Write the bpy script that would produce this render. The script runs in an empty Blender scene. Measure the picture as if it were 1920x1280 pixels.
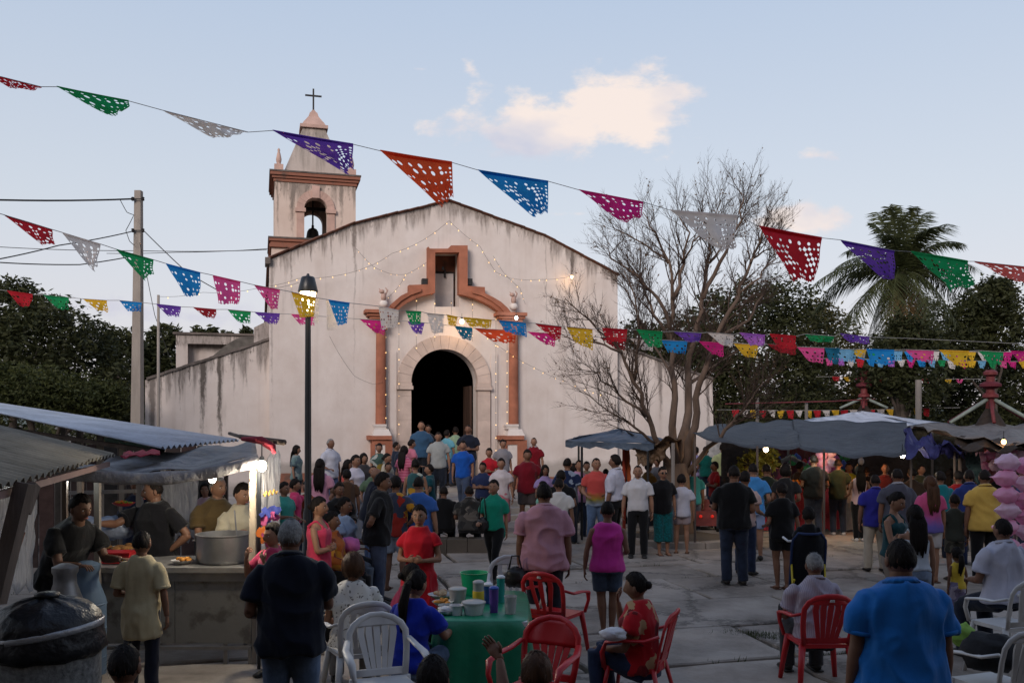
import bpy, bmesh, math, random
import numpy as np
from mathutils import Vector, Matrix, noise as mnoise
from mathutils.geometry import tessellate_polygon

R = math.radians
sc = bpy.context.scene
COL = sc.collection
rnd = random.Random(7)

# ------------------------------------------------------------------ camera
FPX = 1706.667      # focal length in photo pixels (1920 wide)
HC = 2.45           # eye height
HOR = 790.0         # row of the horizon
cam_d = bpy.data.cameras.new('camera')
cam_d.sensor_width = 36.0
cam_d.lens = 32.0
cam_d.shift_y = (HOR - 640.0) / 1920.0
cam_d.clip_start = 0.1
cam_d.clip_end = 3000
cam = bpy.data.objects.new('camera', cam_d)
cam.location = (0, 0, HC)
cam.rotation_euler = (R(90), 0, 0)
COL.objects.link(cam)
sc.camera = cam

# ------------------------------------------------------------------ exposure
sc.view_settings.view_transform = 'Standard'
sc.view_settings.look = 'None'
sc.view_settings.gamma = 1.0
sc.view_settings.use_curve_mapping = False
sc.view_settings.exposure = 0.0
sc.cycles.max_bounces = 6
sc.cycles.diffuse_bounces = 3
sc.cycles.transparent_max_bounces = 12
sc.cycles.use_denoising = True
sc.cycles.caustics_reflective = False
sc.cycles.caustics_refractive = False

# ------------------------------------------------------------------ world
SUN_EL = 24.0
SUN_AZ = 200.0      # compass style, 0 = +Y (where the camera looks), clockwise
W = bpy.data.worlds.new('World')
sc.world = W
W.use_nodes = True
nt = W.node_tree
for n in list(nt.nodes):
    nt.nodes.remove(n)
def wn(t, **k):
    n = nt.nodes.new(t)
    for a, b in k.items():
        setattr(n, a, b)
    return n
def wl(a, b):
    nt.links.new(a, b)
sky = wn('ShaderNodeTexSky', sky_type='NISHITA', sun_disc=False)
sky.sun_elevation = R(SUN_EL)
sky.sun_rotation = R(SUN_AZ)
sky.altitude = 0
sky.air_density = 1.0
sky.dust_density = 2.0
sky.ozone_density = 2.0
bg = wn('ShaderNodeBackground')
bg.inputs[1].default_value = 0.13
out = wn('ShaderNodeOutputWorld')
tc = wn('ShaderNodeTexCoord')
def wmath(op, a, b=None, c=None, clamp=False):
    n = wn('ShaderNodeMath', operation=op)
    n.use_clamp = clamp
    for i, v in enumerate((a, b, c)):
        if v is None: continue
        if isinstance(v, (int, float)): n.inputs[i].default_value = v
        else: wl(v, n.inputs[i])
    return n.outputs[0]
sep = wn('ShaderNodeSeparateXYZ')
wl(tc.outputs['Generated'], sep.inputs[0])
X, Yd, Zd = sep.outputs
# slopes of the view direction: x/y and z/y (only meaningful in front, masked below)
ysafe = wmath('MAXIMUM', Yd, 0.02)
ax = wmath('DIVIDE', X, ysafe)
az = wmath('DIVIDE', Zd, ysafe)
# haze towards the horizon: a smooth pale band all round
grad = wn('ShaderNodeValToRGB')
ge = grad.color_ramp.elements
for i_, (p_, c_) in enumerate([(0.0, (5.9, 5.3, 5.6)), (0.10, (6.1, 5.9, 6.2)), (0.22, (5.4, 5.8, 6.4)), (0.42, (4.2, 5.05, 6.4)), (1.0, (1.3, 1.9, 3.4))]):
    e_ = ge[i_] if i_ < 2 else ge.new(p_)
    e_.position = p_; e_.color = tuple(x_ / 10 for x_ in c_) + (1,)
wl(wmath('ABSOLUTE', Zd), grad.inputs[0])
gsc = wn('ShaderNodeVectorMath', operation='SCALE')
gsc.inputs['Scale'].default_value = 10.0
wl(grad.outputs[0], gsc.inputs[0])
haze = wn('ShaderNodeMix', data_type='RGBA')
haze.inputs['Factor'].default_value = 0.78
hs = wn('ShaderNodeHueSaturation')
hs.inputs['Saturation'].default_value = 0.62
hs.inputs['Value'].default_value = 1.0
wl(sky.outputs[0], hs.inputs['Color'])
wl(hs.outputs[0], haze.inputs['A'])
wl(gsc.outputs[0], haze.inputs['B'])
base_sky = haze.outputs['Result']
# clouds: noise shaped inside a few soft ellipses
nz = wn('ShaderNodeTexNoise')
nz.inputs['Scale'].default_value = 15.0
nz.inputs['Detail'].default_value = 9.0
nz.inputs['Roughness'].default_value = 0.6
cmb = wn('ShaderNodeCombineXYZ')
wl(ax, cmb.inputs[0]); wl(wmath('MULTIPLY', az, 1.7), cmb.inputs[1])
wl(cmb.outputs[0], nz.inputs['Vector'])
nzv = nz.outputs[0]
def blob(px, py, rx, ry, amp, tilt=0.0):
    cx = (px - 960) / FPX; cz = (HOR - py) / FPX
    dx = wmath('DIVIDE', wmath('SUBTRACT', ax, cx), rx / FPX)
    dz0 = wmath('SUBTRACT', az, cz)
    if tilt:
        dz0 = wmath('SUBTRACT', dz0, wmath('MULTIPLY', wmath('SUBTRACT', ax, cx), tilt))
    dz = wmath('DIVIDE', dz0, ry / FPX)
    d = wmath('SQRT', wmath('ADD', wmath('MULTIPLY', dx, dx), wmath('MULTIPLY', dz, dz)))
    v = wmath('SUBTRACT', 1.0, d)
    v = wmath('MAXIMUM', v, -1.0)
    return wmath('SUBTRACT', v, 1.0 - amp)
bl = None
for b in [(1165, 206, 122, 74, 1.3, 0.05), (1020, 240, 175, 54, 1.25, -.05), (930, 232, 80, 56, .75, -.5), (885, 130, 70, 45, .45, -.6), (1535, 292, 80, 24, .55), (1500, 405, 100, 40, .9), (790, 130, 60, 14, .1, 0), (300, 585, 420, 48, .6, -.12), (1900, 640, 300, 30, .5, 0), (420, 470, 200, 12, .12), (1080, 400, 110, 18, .2)]:
    v = blob(*b)
    bl = v if bl is None else wmath('MAXIMUM', bl, v)
cm = wmath('ADD', bl, wmath('MULTIPLY', wmath('SUBTRACT', nzv, 0.5), 2.6))
cm = wmath('MULTIPLY', wmath('SUBTRACT', cm, 0.02), 1.7, clamp=True)
ss = wmath('MULTIPLY', wmath('MULTIPLY', cm, cm), wmath('SUBTRACT', 3.0, wmath('MULTIPLY', cm, 2.0)))
front = wmath('MULTIPLY', wmath('SUBTRACT', Yd, 0.15), 4.0, clamp=True)
cmask = wmath('MULTIPLY', wmath('MULTIPLY', ss, front), 0.8)
# cloud tint: warm where thin and high, lilac grey where thick / low
nz2 = wn('ShaderNodeTexNoise')
nz2.inputs['Scale'].default_value = 7.0
nz2.inputs['Detail'].default_value = 4.0
mp = wn('ShaderNodeMapping')
mp.inputs['Location'].default_value = (0.37, 0.05, 0.0)
wl(cmb.outputs[0], mp.inputs['Vector']); wl(mp.outputs[0], nz2.inputs['Vector'])
lowc = wmath('MULTIPLY', wmath('SUBTRACT', az, 0.15), 14.0, clamp=True)
warm = wmath('MULTIPLY', wmath('MULTIPLY', wmath('SUBTRACT', nz2.outputs[0], 0.36), 4.5, clamp=True), lowc)
cc = wn('ShaderNodeMix', data_type='RGBA')
wl(warm, cc.inputs['Factor'])
cc.inputs['A'].default_value = (4.9, 4.9, 5.7, 1)
cc.inputs['B'].default_value = (8.0, 6.7, 5.9, 1)
cl = wn('ShaderNodeMix', data_type='RGBA')
wl(cmask, cl.inputs['Factor'])
wl(base_sky, cl.inputs['A']); wl(cc.outputs['Result'], cl.inputs['B'])
wl(cl.outputs['Result'], bg.inputs[0])
wl(bg.outputs[0], out.inputs[0])

# ------------------------------------------------------------------ sun (already below the roofs: very soft)
sd = bpy.data.lights.new('sun', 'SUN')
sd.energy = 2.5
sd.angle = R(26)
sd.color = (1.0, 0.86, 0.77)
so = bpy.data.objects.new('sun', sd)
COL.objects.link(so)
a = R(SUN_AZ)
sdir = Vector((math.sin(a) * math.cos(R(SUN_EL)), math.cos(a) * math.cos(R(SUN_EL)), math.sin(R(SUN_EL))))
so.rotation_euler = sdir.to_track_quat('Z', 'Y').to_euler()
so.location = sdir * 50

# ------------------------------------------------------------------ helpers
def P(px, py, Y):
    "photo pixel and depth -> world point"
    return Vector(((px - 960) / FPX * Y, Y, HC + (HOR - py) / FPX * Y))
def V(*a): return Vector(a)
def PX(px, Y): return (px - 960) / FPX * Y
def PZ(py, Y): return HC + (HOR - py) / FPX * Y
def GY(py, z=0): return FPX * (HC - z) / (py - HOR)

def lin(c):
    c = c / 255.0
    return c / 12.92 if c <= 0.04045 else ((c + 0.055) / 1.055) ** 2.4
def rgb(r, g, b): return (lin(r), lin(g), lin(b))

class MB:
    def __init__(s):
        s.v = []; s.f = []; s.m = []; s.cur = 0
    def add(s, vs, fs, m=None):
        o = len(s.v)
        s.v.extend([tuple(p) for p in vs])
        mi = s.cur if m is None else m
        for f in fs:
            s.f.append(tuple(i + o for i in f)); s.m.append(mi)
        return s
    def box(s, c, d, rot=None, taper=1.0, m=None):
        hx, hy, hz = d[0] / 2, d[1] / 2, d[2] / 2
        vs = []
        for z in (-1, 1):
            t = 1.0 if z < 0 else taper
            for x, y in ((-1, -1), (1, -1), (1, 1), (-1, 1)):
                vs.append(Vector((x * hx * t, y * hy * t, z * hz)))
        if rot is not None:
            M = rot if isinstance(rot, Matrix) else Matrix.Rotation(rot, 3, 'Z')
            vs = [M @ v for v in vs]
        c = Vector(c)
        return s.add([v + c for v in vs], [(3, 2, 1, 0), (4, 5, 6, 7), (0, 1, 5, 4), (1, 2, 6, 5), (2, 3, 7, 6), (3, 0, 4, 7)], m)
    def tube(s, pts, rad, n=8, lat=None, cap=True, m=None, seam=0.0):
        pts = [Vector(p) for p in pts]
        k = len(pts)
        rings = []
        prev = None
        for i, p in enumerate(pts):
            if i == 0: t = pts[1] - p
            elif i == k - 1: t = p - pts[i - 1]
            else: t = (pts[i + 1] - p).normalized() + (p - pts[i - 1]).normalized()
            if t.length < 1e-9: t = Vector((0, 0, 1))
            t.normalize()
            l = Vector(lat) if lat is not None else (prev if prev is not None else (Vector((1, 0, 0)) if abs(t.x) < .9 else Vector((0, 1, 0))))
            l = l - t * l.dot(t)
            if l.length < 1e-6:
                l = Vector((0, 1, 0)) - t * t.y
            l.normalize()
            if lat is None: prev = l
            b = t.cross(l)
            r = rad[i] if isinstance(rad, (list, tuple)) else rad
            if isinstance(r, (int, float)): r = (r, r)
            rings.append([p + l * (math.cos(6.28318530718 * j / n + seam) * r[0]) + b * (math.sin(6.28318530718 * j / n + seam) * r[1]) for j in range(n)])
        vs = [v for r_ in rings for v in r_]
        fs = []
        for i in range(k - 1):
            for j in range(n):
                a0 = i * n + j; a1 = i * n + (j + 1) % n
                fs.append((a0, a1, a1 + n, a0 + n))
        if cap:
            fs.append(tuple(range(n - 1, -1, -1)))
            fs.append(tuple((k - 1) * n + j for j in range(n)))
        return s.add(vs, fs, m)
    def lathe(s, prof, c, n=16, m=None, rot=None):
        c = Vector(c)
        vs = []; fs = []
        for r, z in prof:
            for j in range(n):
                a_ = 6.28318530718 * j / n
                v = Vector((r * math.cos(a_), r * math.sin(a_), z))
                if rot is not None: v = rot @ v
                vs.append(v + c)
        for i in range(len(prof) - 1):
            for j in range(n):
                a0 = i * n + j; a1 = i * n + (j + 1) % n
                fs.append((a0, a1, a1 + n, a0 + n))
        fs.append(tuple(range(n - 1, -1, -1)))
        fs.append(tuple((len(prof) - 1) * n + j for j in range(n)))
        return s.add(vs, fs, m)
    def ball(s, c, r, nu=12, nv=8, m=None, rot=None):
        if isinstance(r, (int, float)): r = (r, r, r)
        c = Vector(c)
        vs = []; fs = []
        for i in range(1, nv):
            th = math.pi * i / nv
            for j in range(nu):
                ph = 6.28318530718 * j / nu
                v = Vector((r[0] * math.sin(th) * math.cos(ph), r[1] * math.sin(th) * math.sin(ph), r[2] * math.cos(th)))
                if rot is not None: v = rot @ v
                vs.append(v + c)
        for i in range(nv - 2):
            for j in range(nu):
                a0 = i * nu + j; a1 = i * nu + (j + 1) % nu
                fs.append((a0, a0 + nu, a1 + nu, a1))
        t = Vector((0, 0, r[2])); 
        if rot is not None: t = rot @ t
        vs.append(t + c); vs.append(c - t)
        ti = len(vs) - 2; bi = ti + 1
        for j in range(nu):
            fs.append((ti, j, (j + 1) % nu))
            o = (nv - 2) * nu
            fs.append((bi, o + (j + 1) % nu, o + j))
        return s.add(vs, fs, m)
    def plate(s, outline, holes, fn, n0, n1, m=None, back=True, reveal=True):
        "flat plate with holes; outline and holes in (u,z); fn(u,n,z) -> world; from n0 (front) to n1 (back)"
        loops = [outline] + list(holes)
        flat = [p for l in loops for p in l]
        tris = tessellate_polygon([[Vector((p[0], p[1], 0)) for p in l] for l in loops])
        vs = [fn(u, n0, z) for u, z in flat]
        N = len(vs)
        fs = []
        fc = fn(0, n0, 0); 
        ux = fn(1, n0, 0) - fc; uz = fn(0, n0, 1) - fc; un = fn(0, n1, 0) - fc
        for t in tris:
            a_, b_, c_ = [flat[i] for i in t]
            ar = (b_[0] - a_[0]) * (c_[1] - a_[1]) - (b_[1] - a_[1]) * (c_[0] - a_[0])
            fs.append(t if ar > 0 else t[::-1])
        if back:
            vs += [fn(u, n1, z) for u, z in flat]
            fs += [tuple(i + N for i in t[::-1]) for t in list(fs)]
        if reveal and back:
            o = 0
            for li, l in enumerate(loops):
                L = len(l)
                ar = sum(l[i][0] * l[(i + 1) % L][1] - l[(i + 1) % L][0] * l[i][1] for i in range(L))
                for i in range(L):
                    a0 = o + i; a1 = o + (i + 1) % L
                    f = (a0, a0 + N, a1 + N, a1)
                    if (ar > 0) != (li == 0): f = f[::-1]
                    fs.append(f)
                o += L
        return s.add(vs, fs, m)
    def build(s, name, mats, parent=None, smooth=False, **props):
        return make_obj(name, s.v, s.f, mats, parent, smooth, s.m if any(s.m) else None, **props)

def make_mesh(name, v, f, mats, smooth=False, mi=None):
    me = bpy.data.meshes.new(name)
    me.from_pydata([tuple(p) for p in v], [], f)
    if not isinstance(mats, (list, tuple)): mats = [mats]
    for m in mats: me.materials.append(m)
    if mi is not None: me.polygons.foreach_set('material_index', mi)
    if smooth is True:
        me.polygons.foreach_set('use_smooth', [True] * len(me.polygons))
    elif smooth:
        me.polygons.foreach_set('use_smooth', [True] * len(me.polygons))
        me.set_sharp_from_angle(angle=R(smooth))
    me.update()
    return me

def setp(o, **props):
    for k, v in props.items():
        if v is not None: o[k] = v
    return o

def make_obj(name, v, f, mats, parent=None, smooth=False, mi=None, **props):
    "vertices in world space (or in the parent's space when the parent has a rotation)"
    off = Vector((0, 0, 0))
    if parent is not None and not parent.get('_local'):
        p = parent
        while p is not None:
            off += p.location; p = p.parent
    if off.length > 0:
        v = [(p[0] - off.x, p[1] - off.y, p[2] - off.z) for p in v]
    me = make_mesh(name, v, f, mats, smooth, mi)
    o = bpy.data.objects.new(name, me)
    COL.objects.link(o)
    if parent is not None:
        o.parent = parent
        if parent.get('_local') and name: pass
    return setp(o, **props)

def thing(name, loc, label, category, group=None, rotz=0.0, local=False):
    o = bpy.data.objects.new(name, None)
    o.empty_display_size = 0.1
    o.location = loc
    o.rotation_euler = (0, 0, rotz)
    COL.objects.link(o)
    o['label'] = label; o['category'] = category
    if group: o['group'] = group
    if local: o['_local'] = 1
    return o

def tag(o, label, category, group=None):
    o['label'] = label; o['category'] = category
    if group: o['group'] = group
    return o

# ------------------------------------------------------------------ materials
_mc = {}
def mat(name, col, rough=0.8, metal=0.0, noise=0.12, scale=6.0, bump=0.0, bscale=40.0, trans=0.0, emit=None, estr=0.0, spec=0.3, stretch=None, col2=None, thr=None, coat=0.0, coord='Object', bdist=.01, sheen=0):
    key = name
    if key in _mc: return _mc[key]
    m = bpy.data.materials.new(name)
    m.use_nodes = True
    t = m.node_tree; ns = t.nodes; lk = t.links
    b = ns['Principled BSDF']
    b.inputs['Roughness'].default_value = rough
    b.inputs['Metallic'].default_value = metal
    b.inputs['Specular IOR Level'].default_value = spec
    if coat: b.inputs['Coat Weight'].default_value = coat
    if sheen: b.inputs['Sheen Weight'].default_value = sheen
    c1 = tuple(col) + (1,)
    tcn = ns.new('ShaderNodeTexCoord')
    mp_ = ns.new('ShaderNodeMapping')
    lk.new(tcn.outputs[coord], mp_.inputs[0])
    if stretch: mp_.inputs['Scale'].default_value = stretch
    if noise > 0 or col2 is not None:
        n = ns.new('ShaderNodeTexNoise')
        n.inputs['Scale'].default_value = scale
        n.inputs['Detail'].default_value = 5
        n.inputs['Roughness'].default_value = .6
        lk.new(mp_.outputs[0], n.inputs['Vector'])
        r = ns.new('ShaderNodeValToRGB')
        if col2 is not None:
            lo, hi = thr or (.45, .6)
            r.color_ramp.elements[0].position = lo; r.color_ramp.elements[1].position = hi
            r.color_ramp.elements[0].color = c1
            r.color_ramp.elements[1].color = tuple(col2) + (1,)
        else:
            r.color_ramp.elements[0].position = .25; r.color_ramp.elements[1].position = .75
            r.color_ramp.elements[0].color = tuple(max(0, x * (1 - noise)) for x in col) + (1,)
            r.color_ramp.elements[1].color = tuple(min(1, x * (1 + noise)) for x in col) + (1,)
        lk.new(n.outputs[0], r.inputs[0])
        lk.new(r.outputs[0], b.inputs['Base Color'])
        csock = r.outputs[0]
    else:
        b.inputs['Base Color'].default_value = c1
        csock = None
    if bump > 0:
        n2 = ns.new('ShaderNodeTexNoise')
        n2.inputs['Scale'].default_value = bscale
        n2.inputs['Detail'].default_value = 4
        lk.new(mp_.outputs[0], n2.inputs['Vector'])
        bp = ns.new('ShaderNodeBump')
        bp.inputs['Strength'].default_value = bump
        bp.inputs['Distance'].default_value = bdist
        lk.new(n2.outputs[0], bp.inputs['Height'])
        lk.new(bp.outputs[0], b.inputs['Normal'])
    if emit is not None:
        b.inputs['Emission Color'].default_value = tuple(emit) + (1,)
        b.inputs['Emission Strength'].default_value = estr
    if trans > 0:
        tr = ns.new('ShaderNodeBsdfTranslucent')
        if csock: lk.new(csock, tr.inputs['Color'])
        else: tr.inputs['Color'].default_value = c1
        mx = ns.new('ShaderNodeMixShader')
        mx.inputs[0].default_value = trans
        lk.new(b.outputs[0], mx.inputs[1]); lk.new(tr.outputs[0], mx.inputs[2])
        lk.new(mx.outputs[0], ns['Material Output'].inputs[0])
    _mc[key] = m
    return m
# ------------------------------------------------------------------ church frame
TH = R(15.5); CT, ST = math.cos(TH), math.sin(TH)
FX0, FY0 = -2.009, 27.0
def F(u, n, z):
    return Vector((FX0 + u * CT - n * ST, FY0 + u * ST + n * CT, z))
def UU(px, n=0.0):
    A = FX0 - n * ST; B = FY0 + n * CT; k = (px - 960) / FPX
    return (k * B - A) / (CT - k * ST)
def UZ(px, py, n=0.0):
    u = UU(px, n)
    return (u, HC + (HOR - py) / FPX * (FY0 + n * CT + u * ST))
def fbox(mb, u0, u1, n0, n1, z0, z1, m=None):
    vs = [F(u, n, z) for z in (z0, z1) for (u, n) in ((u0, n0), (u1, n0), (u1, n1), (u0, n1))]
    mb.add(vs, [(3, 2, 1, 0), (4, 5, 6, 7), (0, 1, 5, 4), (1, 2, 6, 5), (2, 3, 7, 6), (3, 0, 4, 7)], m)
    return mb
def fpx(mb, x0, x1, y0, y1, n0, n1, m=None):
    "box given by photo pixels of its front face"
    (u0, z1) = UZ(x0, y0, n0); (u1, z1b) = UZ(x1, y0, n0)
    z0 = UZ((x0 + x1) / 2, y1, n0)[1]; z1 = (z1 + z1b) / 2
    return fbox(mb, u0, u1, n0, n1, z0, z1, m)
def facade_u(px, py, n): return F(*((UZ(px, py, n)[0], n, UZ(px, py, n)[1])))

# plaster with streaks running down from the wall tops
def plaster(name, col, dirt, lines, reach=0.9, amt=1.0, base_z=None, runs=()):
    m = bpy.data.materials.new(name); m.use_nodes = True
    t = m.node_tree; ns = t.nodes; lk = t.links
    b = ns['Principled BSDF']; b.inputs['Roughness'].default_value = .92
    b.inputs['Specular IOR Level'].default_value = .15
    g = ns.new('ShaderNodeNewGeometry')
    sp = ns.new('ShaderNodeSeparateXYZ'); lk.new(g.outputs['Position'], sp.inputs[0])
    def M(op, a_, b_=None, clamp=False):
        n = ns.new('ShaderNodeMath'); n.operation = op; n.use_clamp = clamp
        for i, v in enumerate((a_, b_)):
            if v is None: continue
            if isinstance(v, (int, float)): n.inputs[i].default_value = v
            else: lk.new(v, n.inputs[i])
        return n.outputs[0]
    x, y, z = sp.outputs
    u = M('ADD', M('MULTIPLY', M('SUBTRACT', x, FX0), CT), M('MULTIPLY', M('SUBTRACT', y, FY0), ST))
    d = None
    for (a_, b_) in lines:
        v = M('SUBTRACT', M('ADD', M('MULTIPLY', u, a_), b_), z)
        d = v if d is None else M('MINIMUM', d, v)
    def N(sc_, det, vec, rough=.6):
        n = ns.new('ShaderNodeTexNoise'); n.inputs['Scale'].default_value = sc_; n.inputs['Detail'].default_value = det
        n.inputs['Roughness'].default_value = rough
        lk.new(vec, n.inputs['Vector']); return n.outputs[0]
    def C(a_, b_, c_):
        n = ns.new('ShaderNodeCombineXYZ')
        for i, v in enumerate((a_, b_, c_)):
            if isinstance(v, (int, float)): n.inputs[i].default_value = v
            else: lk.new(v, n.inputs[i])
        return n.outputs[0]
    def ramp(v, lo, hi):
        return M('MULTIPLY', M('SUBTRACT', v, lo), 1.0 / (hi - lo), True)
    streak = N(1.0, 5, C(M('MULTIPLY', u, 3.6), 0.0, M('MULTIPLY', z, .28)))
    fine = N(1.0, 6, C(M('MULTIPLY', u, 14.0), 3.0, M('MULTIPLY', z, 4.0)), .75)
    blot = N(1.0, 6, C(M('MULTIPLY', u, 1.3), 7.0, M('MULTIPLY', z, 1.1)), .65)
    # long streaks: where the coarse streak noise is high they reach far down
    near = M('SUBTRACT', 1.0, M('MULTIPLY', d, 1.0 / reach), True) if d is not None else 0.0
    s1 = ramp(M('ADD', streak, M('MULTIPLY', near, .22)), .60, .72)
    s1 = M('MULTIPLY', s1, M('SUBTRACT', 1.0, M('MULTIPLY', d, 1.0 / (reach * 3.2)), True)) if d is not None else s1
    s2 = ramp(M('ADD', fine, M('MULTIPLY', near, .2)), .66, .78)
    s2 = M('MULTIPLY', s2, M('ADD', M('MULTIPLY', near, .9), .12), True)
    s = M('MAXIMUM', M('MULTIPLY', s1, M('ADD', M('MULTIPLY', fine, 1.5), -.05, True)), s2)
    s = M('MULTIPLY', s, amt, True)
    ragged = M('ADD', M('MULTIPLY', fine, 1.3), M('MULTIPLY', streak, .5))
    for (u0, w0, ln, st) in runs:
        du_ = M('DIVIDE', M('ABSOLUTE', M('SUBTRACT', M('ADD', u, M('MULTIPLY', M('SUBTRACT', blot, .5), .22)), u0 )), w0)
        r_ = M('MULTIPLY', M('SUBTRACT', 1.25, du_, True), M('SUBTRACT', 1.0, M('MULTIPLY', d, 1.0 / ln), True))
        r_ = M('MULTIPLY', ramp(M('ADD', r_, M('MULTIPLY', M('SUBTRACT', ragged, .9), 1.1)), .25, .75), st)
        s = M('MAXIMUM', s, r_)
    mixA = ns.new('ShaderNodeMix'); mixA.data_type = 'RGBA'
    lk.new(ramp(blot, .35, .7), mixA.inputs['Factor'])
    mixA.inputs['A'].default_value = tuple(col) + (1,)
    mixA.inputs['B'].default_value = (col[0] * .86, col[1] * .83, col[2] * .81, 1)
    # faint full-height runs
    faint = M('MULTIPLY', ramp(N(1.0, 3, C(M('MULTIPLY', u, 2.2), 11.0, M('MULTIPLY', z, .06))), .56, .7), .28)
    mixF = ns.new('ShaderNodeMix'); mixF.data_type = 'RGBA'
    lk.new(faint, mixF.inputs['Factor']); lk.new(mixA.outputs['Result'], mixF.inputs['A'])
    mixF.inputs['B'].default_value = (col[0] * .62, col[1] * .56, col[2] * .52, 1)
    last = mixF.outputs['Result']
    if base_z is not None:   # rising damp: grey band at the foot
        e = M('SUBTRACT', M('ADD', base_z, M('MULTIPLY', blot, .5)), z)
        f_ = M('MULTIPLY', ramp(e, -.05, .12), .62)
        mixB = ns.new('ShaderNodeMix'); mixB.data_type = 'RGBA'
        lk.new(f_, mixB.inputs['Factor']); lk.new(last, mixB.inputs['A'])
        mixB.inputs['B'].default_value = (.26, .235, .21, 1)
        last = mixB.outputs['Result']
    mixS = ns.new('ShaderNodeMix'); mixS.data_type = 'RGBA'
    lk.new(s, mixS.inputs['Factor']); lk.new(last, mixS.inputs['A'])
    mixS.inputs['B'].default_value = tuple(dirt) + (1,)
    lk.new(mixS.outputs['Result'], b.inputs['Base Color'])
    bp = ns.new('ShaderNodeBump'); bp.inputs['Strength'].default_value = .5; bp.inputs['Distance'].default_value = .02
    lk.new(M('ADD', M('MULTIPLY', blot, 1.2), M('MULTIPLY', fine, .5)), bp.inputs['Height'])
    lk.new(bp.outputs[0], b.inputs['Normal'])
    return m
def line2(p, q):
    a_ = (q[1] - p[1]) / (q[0] - p[0])
    return (a_, p[1] - a_ * p[0])

gl = [UZ(500, 487), UZ(665, 420), UZ(842, 378), UZ(1022, 443), UZ(1160, 517)]
PLC = (.665, .60, .565)
M_facade = plaster('church_plaster', PLC, (.13, .105, .09), [line2(gl[0], gl[1]), line2(gl[1], gl[2]), line2(gl[2], gl[3]), line2(gl[3], gl[4])], reach=.7, amt=1.0, base_z=1.05, runs=[(UU(x), w, l, s) for x, w, l, s in ((545, .05, 1.3, .7), (583, .05, .9, .8), (622, .04, 1.5, .6), (664, .09, 2.2, .8), (664, .04, 7, .35), (735, .05, .7, .7), (762, .06, .8, .8), (775, .04, .6, .7), (905, .06, .6, .7), (1035, .07, 1.1, .7), (1073, .09, 1.5, .9), (1110, .06, .9, .6), (510, .05, 6, .5), (1024, .03, 5, .3))])
wl_ = [UZ(275, 712, .25), UZ(505, 638, .25)]
wr_ = [UZ(1160, 650, .25), UZ(1336, 712, .25)]
M_wingL = plaster('left_wing_plaster', PLC, (.10, .085, .075), [line2(*wl_)], reach=1.0, amt=1.0, base_z=.5, runs=[(UU(x), w, l, s) for x, w, l, s in ((379, .12, 3.4, .95), (411, .085, 4.2, .95), (336, .05, 1.4, .8), (438, .05, 1.7, .7), (462, .04, 1.6, .7), (284, .12, 5, .8), (300, .05, 2, .7), (355, .04, .9, .8))])
M_wingR = plaster('right_wing_plaster', PLC, (.12, .10, .09), [line2(*wr_)], reach=.8, amt=1, runs=[(UU(1245), .1, 2.5, .8), (UU(1334), .1, 3, .8), (UU(1290), .06, 1.5, .7)])
M_tower = plaster('tower_plaster', (.62, .51, .445), (.13, .11, .095), [(0, UZ(590, 345, 1.2)[1])], reach=1.0, amt=1, runs=[(UU(549, 1.2), .11, 2.2, .8), (UU(640, 1.2), .1, 1.5, .75), (UU(521, 1.2), .05, 2.5, .6), (UU(560, 1.2), .05, 3, .4)])
M_spire = plaster('spire_plaster', (.43, .37, .33), (.16, .14, .12), [(0, UZ(590, 245, 1.2)[1])], reach=1.6, amt=.8)
M_orange = mat('orange_trim_paint', (.33, .125, .075), rough=.85, noise=.3, scale=2.5, bump=.25, bscale=18)
M_orange2 = mat('red_brown_cornice', (.25, .105, .07), rough=.9, noise=.5, scale=3.5, bump=.4, bscale=14, col2=(.09, .07, .06), thr=(.52, .72))
M_pink = mat('pink_stone_trim', (.46, .31, .26), rough=.9, noise=.2, scale=3, bump=.3, bscale=22)
M_stone = mat('pale_pink_cut_stone', (.54, .43, .37), rough=.9, noise=.2, scale=2.2, bump=.3, bscale=26)
M_white = mat('white_trim_paint', (.66, .60, .56), rough=.85, noise=.08, bump=.15)
M_grey = mat('grey_recess_panel', (.45, .42, .42), rough=.9, noise=.1)
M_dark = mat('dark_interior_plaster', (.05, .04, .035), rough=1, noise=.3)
M_wood = mat('dark_brown_wood', (.05, .028, .02), rough=.7, noise=.4, scale=3, stretch=(1, 1, .1), bump=.3)
M_iron = mat('dark_iron', (.035, .033, .033), rough=.6, metal=.4, noise=.2)
M_tile = mat('red_brown_roof_tile', (.20, .09, .06), rough=.9, noise=.5, scale=7, bump=.4, col2=(.10, .07, .06), thr=(.45, .65))
M_bronze = mat('dark_bronze', (.04, .035, .03), rough=.5, metal=.7, noise=.3)
M_cope = mat('blackened_coping', (.13, .11, .10), rough=.95, noise=.5, scale=4, bump=.5, bscale=20)

# ------------------------------------------------------------------ church
church = thing('church', F(0, 0, 0), 'white plastered village church with orange portal trim, gable and left bell tower', 'church')
b = MB()
du, dz = UU(833), UZ(833, 718)[1]
ri = UU(895.5) - UU(833); ro = UU(919) - UU(833)
DOORB = 0.45
arch = [(du - ri, DOORB)] + [(du + ri * math.cos(t), dz + ri * math.sin(t)) for t in [math.pi - math.pi * i / 24 for i in range(25)]] + [(du + ri, DOORB)]
niche = [UZ(816, 473), UZ(861, 473), UZ(861, 575), UZ(816, 575)]
outl = [(gl[0][0] + .05, DOORB - .45), (du - ri, DOORB - .45)]
outl = [(UU(505), 0)] + [(du - ri, 0)] + arch + [(du + ri, 0)] + [(UU(1158), 0), (UU(1158), gl[4][1]), gl[3], gl[2], gl[1], (UU(505), gl[0][1])]
b.plate(outl, [niche], F, 0, .6)
b.build('facade_wall', M_facade, church)
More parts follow.
